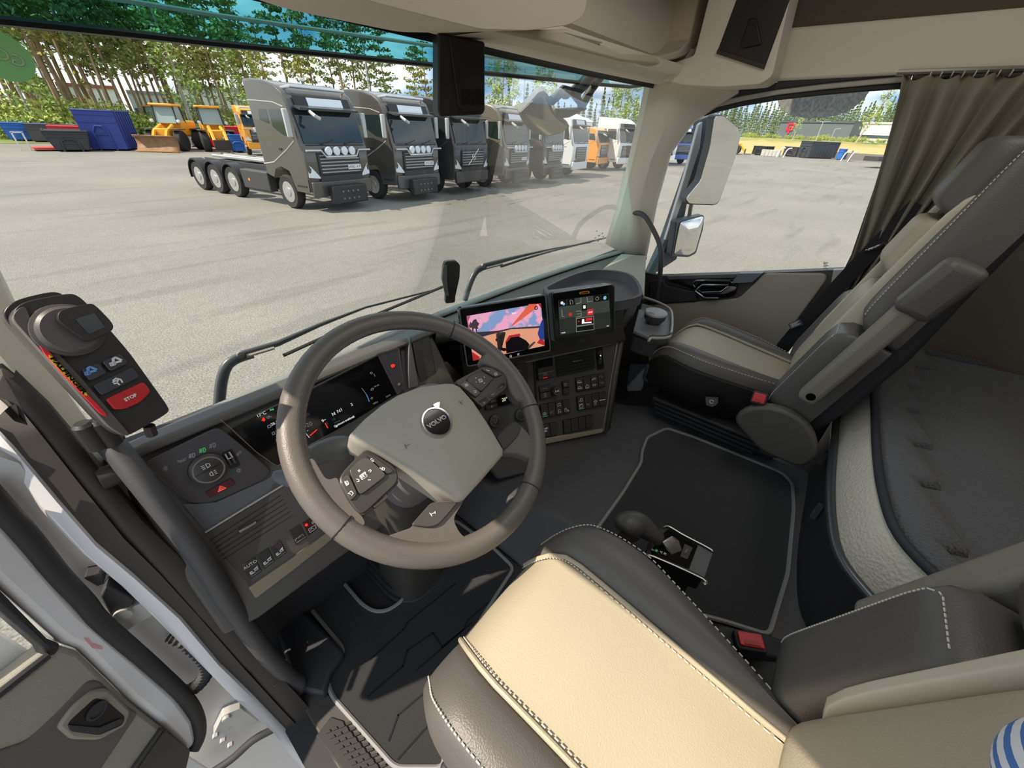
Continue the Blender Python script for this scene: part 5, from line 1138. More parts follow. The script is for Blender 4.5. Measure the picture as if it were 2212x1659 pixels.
k1 = rkey([(870, 870), (1020, 800), (1100, 885), (945, 960)], KEYM); k2 = rkey([(695, 940), (840, 880), (918, 970), (765, 1042)], KEYM)
k3 = rkey([(790, 1075), (1130, 920), (1195, 1005), (870, 1165)], KEYM)
k4 = rkey([(900, 1195), (1225, 1045), (1280, 1110), (1282, 1140), (1200, 1220), (1080, 1275), (980, 1285)], mt('stop_red', 'C22A30', 0.4), 'stop_key')
l6 = lambda pts, off=0.0056: [RP.uv(RP.hit(*G6(x, y), off)) for x, y in pts]
crane = lambda dx, dy: [l6([(x + dx, y + dy) for x, y in L]) for L in ([(945, 890), (975, 878), (980, 895), (950, 905), (945, 890)], [(975, 885), (1030, 870)], [(965, 850), (985, 838), (1035, 860)], [(965, 852), (970, 880)])]
ribbons(RP, crane(0, 0), 0.0022, 0.0056).build('symbol', WHITEI, k1); ribbons(RP, crane(-215, 80), 0.0022, 0.0056).build('symbol', mt('blue_ink', '6FA0E0', 0.5), k2)
ribbons(RP, [l6(L) for L in ([(965, 1035), (990, 1015), (1030, 1025), (1045, 1050)], [(965, 1050), (990, 1035), (1005, 1045)], [(975, 1062), (1000, 1055), (1020, 1070)], [(1000, 1020), (1010, 1035)])], 0.0014, 0.0056).build('symbol', WHITEI, k3)
ta = RP.uv(RP.hit(*G6(1065, 1205))); tb_ = RP.uv(RP.hit(*G6(1165, 1155)))
text('key_lettering', 'STOP', RP, RP.hit(*G6(1113, 1180), 0.0056), 0.0125, WHITEI, k4, ang=math.atan2(tb_[1] - ta[1], tb_[0] - ta[0]), fit=math.dist(ta, tb_), bold=0.0004)
MB().tube([at(*G6(1270, 1420), 'y', 0.585), at(*G6(1290, 1480), 'y', 0.585), at(*G6(1300, 1500), 'y', 0.585)], 0.006, 8).build('cable_stub', RB, rem)
cl = [at(*G6(x, y), 'y', 0.68) for x, y in ((700, 1560), (750, 1440), (850, 1420), (870, 1500), (1000, 1530), (1080, 1540))]
MB().prism([at(*G6(x, y), 'y', 0.72) for x, y in ((695, 1570), (720, 1480), (850, 1450), (960, 1500), (1090, 1520), (1060, 1560), (870, 1610), (750, 1630))], (0, 0.04, 0)).build('clamp', RB, rem, bevel=0.006)
for x, y in ((780, 1470), (900, 1440)): MB().lathe(at(*G6(x, y + 40), 'y', 0.70), (0, 0, 1), [(0.012, -0.02), (0.012, 0.02), (0.008, 0.024), (0, 0.024)], 14).build('clamp_knob', RB, rem)
# ================================================================= mats, gear lever, overhead, left door, mirrors, wipers, visor
def mat_(name, label, px, z, loc):
    T = wthing(name, label, 'floor mat', loc)
    P = rpoly([at(x, y, 'z', z) for x, y in px], 0.018, 3)
    MB().prism(P, (0, 0, -0.010)).build('carpet', CARPET, T)
    MB().tube(P, 0.0055, 6, closed=True).build('binding', BIND, T)
    return T, P
m1, _ = mat_('floor_mat', 'black carpet mat with grey binding in the driver footwell', [(638, 1275), (648, 1242), (690, 1218), (712, 1228), (735, 1250), (782, 1305), (808, 1321), (836, 1320), (869, 1298), (887, 1265), (884, 1238), (865, 1205), (900, 1130), (985, 1125), (1064, 1182), (1110, 1227), (1050, 1320), (985, 1430), (960, 1560), (960, 1659), (854, 1659), (718, 1505), (707, 1475), (715, 1455), (738, 1420), (742, 1402), (724, 1380), (660, 1302)], 1.466, (-0.65, 0.45, 1.45))
# stepped ribs pressed into the carpet
ML = Plane((0, 0, 1.466), (0, 0, 1), (1, 0, 0)); mb = MB()
for L in ([(1020, 1345), (955, 1398), (935, 1368), (880, 1405), (870, 1440), (795, 1505)], [(985, 1260), (880, 1345), (872, 1360), (800, 1425)], [(1070, 1290), (1010, 1340), (1000, 1362), (900, 1448)], [(960, 1460), (860, 1545), (840, 1600)], [(945, 1545), (860, 1640)]):
    ribbons(ML, [[ML.uv(at(x, y, 'z', 1.466)) for x, y in L]], 0.004, 0.0015, mb=mb)
mb.build('carpet_rib', mt('carpet_line', '17171A', 0.95), m1)
m2, _ = mat_('floor_mat', 'black carpet mat with grey binding between the two seats', [(1270, 1170), (1345, 1065), (1385, 1000), (1387, 975), (1398, 945), (1440, 925), (1500, 945), (1600, 985), (1690, 1022), (1712, 1045), (1715, 1100), (1702, 1240), (1662, 1372), (1560, 1340), (1400, 1300)], 1.671, (0.1, 0.0, 1.66))
# dead pedal and sill in the driver footwell
FP = [(585, 1330), (640, 1300), (738, 1400), (742, 1412), (712, 1455), (700, 1500), (640, 1490)]
tag(MB().prism([at(x, y, 'z', 1.49) for x, y in FP], (0, 0, -0.035)).build('foot_rest', mt('footrest_slate', '34353A', 0.55, bump=(900, 0.2)), None, bevel=0.008), 'smooth dark foot rest left of the driver mat', 'foot rest')
rows = []
up = [(-10, 770, .80), (100, 885, .78), (205, 1020, .75), (300, 1130, .715), (375, 1200, .69), (470, 1310, .66), (560, 1420, .62), (640, 1505, .57), (690, 1560, .53), (740, 1659, .47)]
mid = [(-10, 850, .785), (60, 925, .775), (160, 1050, .745), (255, 1165, .715), (330, 1245, .69), (430, 1350, .665), (520, 1460, .63), (600, 1550, .575), (660, 1610, .535), (715, 1690, .48)]
lo = [(-10, 905, .79), (40, 955, .78), (130, 1065, .755), (215, 1165, .725), (301, 1239, .705), (395, 1325, .68), (480, 1430, .645), (560, 1510, .60), (640, 1595, .545), (695, 1670, .49)]
for a, b, c in zip(up, mid, lo):
    A, B_, C_ = at(a[0], a[1], 'y', a[2]), at(b[0], b[1], 'y', b[2]), at(c[0], c[1], 'y', c[2])
    rows.append([A + V((0, 0.05, 0)), A, A.lerp(B_, 0.5) + V((0.004, -0.006, 0)), B_, B_.lerp(C_, 0.5) + V((0.012, -0.012, 0)), C_, C_ + V((-0.01, 0.03, 0))])
struct('trim_1', MB().grid(rows), mt('seal_black', '38332F', 0.6, bump=(900, 0.15)), ang=60, solid=0.006)
wl = [(-10, 975, .80), (40, 1030, .79), (120, 1125, .76), (190, 1195, .735), (270, 1262, .715), (345, 1335, .695), (430, 1422, .66), (510, 1505, .61), (590, 1578, .56), (665, 1675, .50)]
rows = []
for a, c in zip(lo, wl):
    A, C_ = at(a[0], a[1], 'y', a[2]), at(c[0], c[1], 'y', c[2])
    rows.append([A + V((0.005, 0.012, 0)), A.lerp(C_, 0.15) + V((-0.004, -0.006, 0)), A.lerp(C_, 0.5) + V((-0.006, -0.004, 0)), C_, C_ + V((-0.004, 0.06, 0))])
struct('trim_2', MB().grid(rows), WHITEP, ang=50, solid=0.004)
# sill panel and step plate
sp = [(560, 1490), (640, 1500), (700, 1510), (870, 1680), (700, 1690), (620, 1570)]
tag(MB().prism([at(x, y, 'z', 1.463) for x, y in ((622, 1470), (650, 1466), (712, 1500), (858, 1665), (850, 1700), (750, 1700), (688, 1585))], (0, 0, -0.02)).build('sill_plate', BLACKP, None, bevel=0.004), 'black plastic door sill left of the driver mat', 'sill')
sg = wthing('step_plate', 'ribbed black rubber step plate at the driver door sill', 'step plate', at(760, 1620, 'z', 1.465))
Q = [(715, 1548), (740, 1556), (840, 1680), (770, 1700), (682, 1590)]
MB().prism([at(x, y, 'z', 1.467) for x, y in Q], (0, 0, -0.006)).build('base', RUBBER, sg, bevel=0.002)
for i in range(11):
    for j in range(4):
        x = 700 + j * 15 + i * 9.3; y = 1580 - j * 6 + i * 11.5
        if y < 1690: MB().prism([at(x + a, y + b, 'z', 1.470) for a, b in ((0, 0), (11, -5), (15, 0), (4, 5))], (0, 0, -0.004)).build('rib', RUBBER, sg)
# footwell box at the passenger seat base
tag(MB().prism([at(x, y, 'x', 0.46) for x, y in ((1476, 882), (1692, 948), (1678, 992), (1462, 916))], (0.03, 0, 0)).build('seat_base_box', mt('box_grey', '4C4B4B', 0.6), None, bevel=0.004), 'grey metal box panel under the passenger seat', 'box')
pd = wthing('pedal_unit', 'small black ribbed unit on the floor before the passenger seat', 'pedal', at(1435, 860, 'z', 1.70))
PDL = Plane(at(1435, 860, 'z', 1.72), (-0.5, -0.6, 0.6), (1, -0.3, 0))
slab(PDL, [(1415, 852), (1438, 846), (1448, 866), (1440, 880), (1412, 874)], 0.03, 0).build('body', BLACKP, pd, bevel=0.004)
for k in range(3): slab(PDL, [(1418, 855 + 6 * k), (1442, 852 + 6 * k), (1444, 855 + 6 * k), (1418, 859 + 6 * k)], 0.006, 0.004).build('rib', DGREY, pd)
# gear lever ------------------------------------------------------------------
GZ = 1.852
gl = wthing('gear_lever', 'gear selector with rounded black grip and silver edged panel beside the driver seat', 'gear lever', at(1470, 1200, 'z', 1.66))
def G7(x, y): return (1250 + x * 0.25316, 1050 + y * 0.25316)
gz = lambda x, y, z=GZ: at(*G7(x, y), 'z', z)
base = [(570, 595), (640, 600), (1060, 790), (1150, 570), (1110, 530), (760, 342), (700, 360), (600, 470)]
P = rpoly([gz(*p) for p in base], 0.008, 3)
MB().prism(P, (0, 0, -0.045)).build('console', SOFT, gl, bevel=0.003)
MB().prism([p for p in rpoly([gz(x, y, GZ + 0.001) for x, y in ((610, 575), (680, 440), (770, 360), (1020, 500), (940, 710))], 0.006, 3)], (0, 0, -0.004)).build('panel', GLOSSB, gl, bevel=0.001)
MB().prism([gz(x, y, GZ + 0.001) for x, y in ((1020, 500), (1145, 572), (1075, 780), (940, 710))], (0, 0, -0.004)).build('rear_pad', DGREY, gl, bevel=0.001)
for L in ([(572, 598), (640, 600), (1060, 790), (1065, 840)], [(720, 350), (770, 345), (900, 420), (1110, 530), (1148, 565)]):
    MB().tube(spline([gz(x, y, GZ + 0.003) for x, y in L], 4), 0.0042, 8, flat=0.6).build('silver_edge', SATIN, gl)
MB().hexa([gz(700, 470, GZ), gz(820, 430, GZ), gz(900, 560, GZ), gz(790, 600, GZ), gz(700, 470, GZ + 0.02), gz(800, 420, GZ + 0.022), gz(850, 480, GZ + 0.012), gz(760, 540, GZ + 0.012)]).build('lever_neck', SATIN, gl, bevel=0.004)
GP = Plane((0, 0, GZ + 0.0012), (0, 0, 1), gz(1060, 790) - gz(570, 595))
for s, x, y, m in (('R', 632, 545, WHITEI), ('N', 664, 553, GREENI), ('A', 704, 565, WHITEI), ('M', 738, 580, WHITEI)):
    text('gear_letter', s, GP, gz(x, y, GZ + 0.0012), 0.008, m, gl, ang=R(70), bold=0.0002)
kk = MB().prism(rpoly([gz(x, y, GZ + 0.003) for x, y in ((905, 490), (975, 525), (930, 625), (865, 600))], 0.002, 2), (0, 0, -0.003)).build('mode_key', SWM, gl, bevel=0.0006)
text('key_lettering', 'MOX', GP, gz(920, 555, GZ + 0.0034), 0.0055, GREYI, kk, ang=R(70))
gk = [gz(x, y, z) for x, y, z in ((345, 385, 1.895), (420, 330, 1.902), (520, 330, 1.897), (620, 400, 1.885), (690, 450, 1.872))]
MB().tube(spline(gk, 5), [0.010, 0.020, 0.0255, 0.028, 0.0295, 0.030, 0.0305, 0.0305, 0.030, 0.0295, 0.0285, 0.027, 0.0255, 0.024, 0.0225, 0.021, 0.020, 0.019, 0.018, 0.017, 0.016], 18, flat=0.85, up=(0, 0, 1)).build('grip', mt('grip_leather', '4A4846', 0.42, bump=(800, 0.2)), gl, ang=80)
sp_ = spline([gz(x, y, z + 0.023) for x, y, z in ((360, 330, 1.885), (450, 300, 1.893), (560, 340, 1.885), (690, 430, 1.868))], 6)
MB().tube(sp_, 0.0008, 4).build('stitching', mt('grey_thread', '8A8682'), gl)
GK = Plane(gz(430, 440, 1.895), (CAM - gz(430, 440, 1.895)).normalized() + V((0, 0, 0.3)), (0.5, -1, 0))
slab(GK, [G7(330, 400), G7(395, 385), G7(480, 410), G7(530, 440), G7(500, 470), G7(410, 495), G7(345, 450)], 0.012, 0.008, 0.004).build('thumb_key', GLOSSB, gl, bevel=0.002)
MB().box((-0.24, 0.0, 1.735), (0.05, 0.06, 0.15)).build('bracket', SOFT, gl)
# overhead ------------------------------------------------------------------------
bul = [(640, -60), (787, 0), (900, 29), (1037, 63), (1143, 66), (1229, 54), (1258, 38), (1268, 10), (1270, -60)]
oh = wthing('overhead_console', 'pale overhead shelf with rounded end above the windshield', 'shelf', (0, 0.7, 3.0))
P = rpoly([at(x, y, 'y', 0.60) for x, y in bul], 0.02, 3)
MB().prism(P, (0, 0.22, 0.012)).build('rounded_shelf', HEAD, oh, bevel=0.035, seg=4)
MB().box((0.0, 0.66, 3.14), (2.1, 0.4, 0.03)).build('shelf_roof', mt('recess_shade_cloth', '8C8272', 0.9), oh)  # cloth darker than the headliner: the recess shade is put into its colour
ledge = [(1060, 66), (1200, 95), (1345, 133), (1420, 140), (1480, 122), (1512, 95), (1540, -30), (1515, -30), (1490, 85), (1470, 108), (1430, 120), (1345, 116), (1230, 62)]
MB().prism([at(x, y, 'y', 0.70) for x, y in ledge], (0, 0.14, 0)).build('ledge', HEAD, oh, bevel=0.006)
rec = [(1230, 60), (1340, 116), (1430, 122), (1480, 105), (1500, 60), (1530, -60), (1265, -60)]
MB().prism([at(x, y, 'y', 0.80) for x, y in rec], (0, 0.03, 0)).build('recess_back', mt('recess_shade_cloth', '8C8272', 0.9), oh)
LGT = Plane((0.2, 0.72, 2.806), (0, -0.6, -1), (1, 0, 0))
slab(LGT, [(1190, 69), (1222, 70), (1302, 92), (1290, 96), (1268, 92), (1205, 77)], 0.004, 0.003).build('reading_light', mt('lens_grey', 'D5D2C8', 0.25), oh)
st_ = wthing('storage_unit', 'black lidded storage box in a pale frame at the passenger end of the overhead shelf', 'storage box', (0.95, 0.48, 2.9))
MB().prism(rpoly([at(x, y, 'x', 0.90) for x, y in ((1548, -70), (1530, 0), (1500, 120), (1420, 148), (1412, 168), (1480, 184), (1560, 188), (1642, 182), (1668, 165), (1722, -70))], 0.012, 3), (0.13, 0.0, 0)).build('frame', CREAM, st_, bevel=0.012, seg=3)
fd = MB().prism([at(x, y, 'x', 0.895) for x, y in ((1608, -60), (1590, 0), (1547, 116), (1650, 150), (1705, 0), (1720, -60))], (0.03, 0, 0)).build('lid', mt('lid_black', '2A2723', 0.5), st_, bevel=0.004)
MB().prism([at(x, y, 'x', 0.889) for x, y in ((1618, 40), (1634, 38), (1645, 96), (1606, 104), (1598, 98))], (0.02, 0, 0)).build('lid_grip', mt('grip_black', '191715', 0.5), fd, bevel=0.003)
MB().prism([at(x, y, 'x', 0.892) for x, y in ((1550, 106), (1652, 139), (1650, 150), (1547, 116))], (0.02, 0, 0)).build('lid_edge', mt('lid_edge', '3A3631', 0.4), st_, bevel=0.001)
# left (open) door ------------------------------------------------------------------
LD = Plane((-1.12, 0.70, 1.75), (0.46, -0.89, 0.05), (1, 0.5, 0))
ld = wthing('door_1', 'open driver door with white edge, pull handle recess and glass, at the lower left', 'door', (-1.3, 0.76, 1.4)); ld['kind'] = 'structure'
slab(LD, [(-60, 1060), (0, 1110), (101, 1228), (177, 1318), (228, 1362), (380, 1500), (418, 1553), (427, 1593), (415, 1625), (354, 1569), (286, 1515), (172, 1403), (137, 1390), (0, 1267), (-60, 1210)], 0.05, 0.006).build('edge_panel', WHITEP, ld, bevel=0.012, seg=3)
seal = [(-40, 1050), (60, 1160), (125, 1240), (185, 1303), (220, 1345), (330, 1440), (400, 1506), (427, 1550), (432, 1590), (418, 1622)]
MB().tube(spline([LD.hit(x, y, 0.006) for x, y in seal], 4), 0.0135, 10, flat=0.7, up=LD.n).build('weather_strip', RUBBER, ld, ang=80)
slab(LD, [(-60, 1215), (0, 1272), (106, 1381), (134, 1391), (124, 1414), (106, 1421), (96, 1401), (0, 1317), (-60, 1260)], 0.03, 0.012).build('window_frame', RUBBER, ld, bevel=0.005)
g = [LD.hit(x, y, -0.006) for x, y in ((-60, 1560), (0, 1502), (98, 1420), (94, 1398), (0, 1312), (-60, 1255))]
MB().add(g, [tuple(range(6))]).build('pane', GLASSC, ld, smooth=False)
slab(LD, [(-60, 1550), (0, 1503), (104, 1420), (136, 1396), (174, 1408), (286, 1520), (354, 1572), (414, 1622), (400, 1690), (-60, 1690)], 0.05, 0.012).build('door_panel', mt('door_beige', '8F8C82', 0.8, bump=(1100, 0.35), noise=(900, 0.25)), ld, bevel=0.008)
MB().tube([LD.hit(x, y, 0.015) for x, y in ((-20, 1513), (60, 1450), (104, 1416))], 0.006, 8).build('glass_seal', RUBBER, ld)
ring = [(125, 1572), (160, 1525), (200, 1492), (232, 1487), (255, 1505), (285, 1535), (272, 1568), (215, 1600), (155, 1598)]
slab(LD, ring, 0.02, 0.020, r=0.008).build('handle_surround', TAUPE, ld, bevel=0.004)
hh_ = slab(LD, [(146, 1562), (205, 1508), (228, 1512), (270, 1548), (265, 1566), (215, 1588), (152, 1580)], 0.004, 0.0205, r=0.006).build('handle_recess', mt('recess_black', '0E0D0E', 0.5), ld)
slab(LD, [(148, 1566), (215, 1572), (262, 1552), (268, 1560), (215, 1586), (154, 1580)], 0.01, 0.023, r=0.003).build('pull', SOFT, hh_, bevel=0.002)
MB().lathe(LD.hit(208, 1535, 0.021), LD.n, [(0.014, 0), (0.014, 0.003), (0.011, 0.003), (0.011, 0.001), (0, 0.001)], 20).build('lock_disc', SOFT, hh_)
slab(LD, [(-60, 1640), (60, 1600), (125, 1540), (190, 1470), (215, 1470), (282, 1530), (300, 1540), (200, 1690), (-60, 1690)], 0.05, 0.0145, r=0.01).build('arm_hollow', mt('hollow_brown', '5E5A55', 0.8, bump=(1100, 0.3)), ld, bevel=0.01, seg=3)
slab(LD, [(268, 1690), (352, 1572), (412, 1620), (396, 1690)], 0.03, 0.020, r=0.006).build('door_pocket', mt('pocket_black', '3C3A38', 0.6, bump=(800, 0.2)), ld, bevel=0.004)
ribbons(LD, [[LD.uv(LD.hit(x, y, 0.0206)) for x, y in ((285, 1680), (352, 1582), (360, 1580))]], 0.003, 0.022).build('pocket_edge', GLOSSB, ld)
slab(LD, [(181, 1378), (192, 1380), (196, 1388), (218, 1396), (222, 1403), (200, 1400)], 0.0008, 0.0068).build('warning_sticker', mt('sticker_pink', 'D99AA0', 0.4), ld)
# outer skin and window frame carry on to the door's rear edge, beyond the picture
u0 = LD.uv(LD.hit(430, 1580))[0]; zz = lambda z: (z - LD.p.z) / LD.v.z
uvslab(LD, [(u0 - 0.03, zz(1.15)), (u0 - 1.05, zz(1.15)), (u0 - 1.05, zz(1.98)), (u0 - 0.03, zz(1.98))], 0.03, -0.045).build('outer_skin', WHITEP, ld, bevel=0.004)
MB().tube([LD.loc(u0 - 0.98, zz(1.98), -0.02), LD.loc(u0 - 0.95, zz(2.60), -0.02), LD.loc(u0 - 0.35, zz(2.60), -0.02), LD.loc(u0 - 0.06, zz(2.1), -0.02)], 0.025, 8).build('frame_bow', WHITEP, ld)
uvslab(LD, [(0.0, 0.315), (-0.15, 0.315), (-0.20, 0.85), (0.02, 0.85)], 0.03, 0.0, r=0.02).build('mat_shade_post', RUBBER, ld, bevel=0.004)  # unseen window corner post, added to keep the sun off the driver mat
# hinge pillar behind the door gap
hp_ = Plane((-1.05, 0.775, 1.7), (-0.35, -1, 0), (1, 0, 0))
struct('wall_left_front', slab(hp_, [(-80, 960), (40, 1000), (190, 1190), (345, 1335), (440, 1430), (560, 1550), (660, 1660), (640, 1720), (380, 1720), (420, 1560), (300, 1400), (180, 1290), (60, 1150), (-80, 1010)], 0.02, 0), mt('hinge_paint', 'B9B8B6', 0.45))
hg = wthing('hinge_bracket', 'pale grey hinge in the open door gap above the corrugated hose', 'hinge', hp_.hit(280, 1330))
HP2 = Plane((-1.05, 0.75, 1.7), (-0.35, -1, 0), (1, 0, 0))
HM = mt('hinge_grey', 'ADACAA', 0.4)
slab(HP2, [(245, 1350), (255, 1322), (275, 1318), (300, 1305), (330, 1300), (345, 1320), (320, 1335), (285, 1355), (262, 1375)], 0.03, 0, r=0.004).build('leaf', HM, hg, bevel=0.004)
MB().lathe(HP2.hit(266, 1326, 0.004), HP2.n, [(0.013, -0.01), (0.013, 0.004), (0.006, 0.005), (0, 0.005)], 18).build('pin', HM, hg)
slab(HP2, [(215, 1290), (232, 1266), (290, 1296), (282, 1312), (255, 1318), (240, 1335)], 0.03, 0.002).build('check_block', SOFT, hg, bevel=0.003)
slab(HP2, [(180, 1250), (215, 1242), (225, 1262), (210, 1268)], 0.03, 0.0).build('check_arm', SOFT, hg, bevel=0.002)
hg2 = wthing('hinge_bracket', 'pale grey hinge in the open door gap below the corrugated hose', 'hinge', hp_.hit(490, 1570))
slab(HP2, [(460, 1590), (480, 1548), (495, 1540), (520, 1530), (560, 1560), (530, 1575), (495, 1570), (488, 1600)], 0.03, 0, r=0.004).build('leaf', HM, hg2, bevel=0.004)
MB().lathe(HP2.hit(490, 1552, 0.004), HP2.n, [(0.010, -0.01), (0.010, 0.004), (0.005, 0.005), (0, 0.005)], 18).build('pin', HM, hg2)
for k in range(3): MB().lathe(HP2.hit(466 + 16 * k, 1588 + 10 * k, 0.003), HP2.n, [(0.007, -0.004), (0.007, 0.006), (0, 0.006)], 6).build('bolt', HM, hg2)
ho = spline([HP2.hit(x, y, o) for x, y, o in ((368, 1370, -0.02), (405, 1392, 0.005), (438, 1422, 0.01), (446, 1452, 0.012), (425, 1482, 0.012), (390, 1500, 0.01))], 9)
hr = [0.0125 + 0.0022 * (1 if i % 2 else -1) for i in range(len(ho))]
tag(MB().tube(ho, hr, 12).build('cable_hose', RUBBER, None, ang=20), 'black corrugated cable hose bridging the open door gap', 'hose')
tag(MB().tube(spline([HP2.hit(x, y, 0.02) for x, y in ((440, 1680), (500, 1640), (545, 1600), (590, 1575))], 5), 0.010, 10).build('door_strap', SOFT, None, ang=80), 'black strap crossing the door gap at the bottom edge', 'strap')
# mirrors on the passenger side --------------------------------------------------------
MIR = mt('mirror_glass', 'D8D8D6', 0.03, metal=1.0)
MH = mt('mirror_housing', '4E5458', 0.45)
def G8(x, y): return (1400 + x * 0.25316, 100 + y * 0.25316)
mi = wthing('side_mirror', 'large upright main mirror with rounded corner outside the passenger window', 'mirror', (1.42, 0.6, 2.45))
MP = Plane((1.40, 0.61, 2.48), (-0.55, -1, -0.12), (1, -0.5, 0))
gs = [G8(*p) for p in ((572, 600), (640, 592), (772, 702), (788, 765), (750, 930), (605, 1325), (565, 1348), (348, 1340), (325, 1300), (450, 1150), (535, 850))]
slab(MP, gs, 0.004, 0.002, r=0.015).build('glass', MIR, mi)
slab(MP, [(x + (1540 - x) * -0.03, y + (340 - y) * -0.03) for x, y in gs], 0.05, -0.003, r=0.018).build('housing', MH, mi, bevel=0.008)
mi2 = wthing('side_mirror', 'small square wide-angle mirror below the main mirror outside the passenger window', 'mirror', (1.42, 0.62, 2.15))
MP2 = Plane((1.40, 0.64, 2.16), (-0.35, -1, -0.05), (1, -0.35, 0))
g2 = [(1466, 498), (1470, 480), (1518, 467), (1520, 472), (1516, 493), (1502, 543), (1488, 551), (1456, 549)]
# gently domed glass
c2 = sum((MP2.hit(x, y, 0.004) for x, y in g2), V()) / len(g2)
P = rpoly([MP2.hit(x, y, 0.002) for x, y in g2], 0.015, 3)
MB().loft([P, [c2 + (p - c2) * 0.7 + MP2.n * 0.010 for p in P], [c2 + (p - c2) * 0.35 + MP2.n * 0.015 for p in P], [c2 + (p - c2) * 0.02 + MP2.n * 0.017 for p in P]]).build('glass', MIR, mi2, ang=80)
slab(MP2, [(1461, 478), (1522, 464), (1520, 493), (1504, 548), (1488, 556), (1450, 554), (1456, 520)], 0.04, -0.002, r=0.015).build('housing', MH, mi2, bevel=0.006)
ma = wthing('mirror_arm', 'tall dark mirror arm with white edge outside the passenger window', 'mirror arm', (1.40, 0.74, 2.0))
MA = Plane((1.40, 0.72, 2.4), (-0.6, -1, 0), (1, -0.6, 0))
slab(MA, [(1515, 258), (1545, 246), (1538, 290), (1522, 390), (1484, 440), (1462, 560), (1400, 600), (1437, 520), (1480, 400), (1505, 330)], 0.05, 0.0, r=0.01).build('cover', MH, ma, bevel=0.006)
slab(MA, [(1510, 270), (1518, 262), (1512, 320), (1486, 400), (1445, 520), (1437, 520), (1480, 380)], 0.02, 0.006).build('white_edge', WHITEP, ma, bevel=0.003)
MB().tube([MA.hit(1494, 440, 0.0), MA.hit(1487, 475, 0.0)], 0.011, 10).build('joint', SATIN, ma)
MB().tube([MA.hit(1440, 520, 0.0), MA.hit(1395, 605, 0.0), MA.hit(1380, 640, 0)], 0.03, 8).build('foot', MH, ma)
km = wthing('kerb_mirror', 'half round kerb mirror hanging above the passenger window', 'mirror', (1.30, 0.27, 2.75))
KM = Plane((1.28, 0.27, 2.74), (-0.55, -0.1, -0.75), (0, -1, 0))
kk = [G8(*p) for p in ((1108, 430), (1112, 480), (1140, 540), (1210, 585), (1350, 614), (1550, 602), (1700, 560), (1810, 480), (1885, 390), (1880, 330), (1108, 360))]
slab(KM, kk, 0.004, 0.002, r=0.01).build('glass', MIR, km)
slab(KM, [(x + (1780 - x) * -0.02, y + (215 - y) * -0.04) for x, y in kk], 0.05, -0.002, r=0.012).build('housing', MH, km, bevel=0.008)
# front mirror above the right windshield corner
fm = wthing('front_mirror', 'fan shaped front mirror on an angled arm before the windshield corner', 'mirror', (0.75, 1.1, 2.75))
FM = Plane((0.66, 1.12, 2.66), (-0.62, -0.95, -0.62), (1, -0.7, 0))
def G9(x, y): return (900 + x * 0.25316, y * 0.25316)
fg = [G9(*p) for p in ((880, 965), (985, 865), (1085, 812), (1150, 960), (1200, 1020), (1298, 1082), (1230, 1130), (1110, 1158), (1000, 1125), (930, 1060))]
slab(FM, fg, 0.004, 0.002, r=0.006).build('glass', mt('mirror_ground_tint', 'D8CCB4', 0.06, metal=1.0), fm)  # beige tint puts the ground's reflection into the glass colour
slab(FM, [G9(*p) for p in ((868, 965), (980, 855), (1040, 785), (1085, 775), (1130, 820), (1165, 950), (1220, 1005), (1310, 1080), (1230, 1140), (1105, 1168), (995, 1135), (915, 1062))], 0.035, -0.002, r=0.008).build('housing', mt('mirror_grey', '777A7C', 0.45), fm, bevel=0.006)
fa = lambda x, y, Y: at(*G9(x, y), 'y', Y)
for L, r in (([(1570, 540, 1.0), (1420, 720, 1.06), (1330, 800, 1.08)], 0.024), ([(1640, 560, 1.0), (1490, 760, 1.06), (1400, 920, 1.08)], 0.018), ([(1150, 860, 1.10), (1250, 770, 1.09), (1340, 790, 1.08), (1420, 920, 1.08), (1300, 960, 1.1), (1190, 970, 1.1)], 0.018)):
    MB().tube([fa(x, y, Y) for x, y, Y in L], r, 10).build('arm', mt('arm_slate', '454B4E', 0.5), fm, ang=60)
MB().lathe(fa(1283, 800, 1.06), (-0.5, -1, 0), [(0.018, -0.02), (0.018, 0.0), (0.012, 0.004), (0, 0.004)], 16).build('pivot', MH, fm)
# wipers ---------------------------------------------------------------------------------
WMET = mt('wiper_grey', '5E6468', 0.38, metal=0.4)
def wiper(label, arm, link, blade, Y0):
    T = wthing('windshield_wiper', label, 'wiper', at(*arm[0], 'y', Y0))
    f = lambda x, y, o=0.0: at(x, y, 'y', Y0 + o)
    MB().tube(spline([f(x, y) for x, y in arm], 5), 0.013, 8, flat=0.6, up=(0, -1, 0)).build('crank', WMET, T, ang=70)
    MB().tube([f(x, y) for x, y in link], [0.012, 0.011, 0.008, 0.0045, 0.004][:len(link)], 8, flat=0.7).build('arm', mt('wiper_slate', '44494D', 0.45), T, ang=70)
    MB().tube([f(x, y, -0.02) for x, y in blade], 0.0045, 6).build('blade', RUBBER, T)
    a, b = link[0], link[1]
    MB().tube([f(a[0] + (b[0] - a[0]) * t, a[1] + (b[1] - a[1]) * t + 7, -0.012) for t in [0.15 + 0.75 * k / 40 for k in range(41)]], [0.004 + 0.0012 * (k % 2) for k in range(41)], 6).build('spring', SATIN, T)
    MB().lathe(f(a[0], a[1], -0.014), (0, -1, 0), [(0.008, -0.006), (0.008, 0.003), (0, 0.004)], 12).build('pivot', SATIN, T)
wiper('grey windshield wiper lying in front of the steering wheel', [(472, 900), (478, 830), (490, 792), (512, 775), (545, 764)], [(520, 766), (600, 742), (690, 702), (790, 664), (955, 622)], [(612, 768), (700, 728), (830, 672), (960, 618)], 1.0)
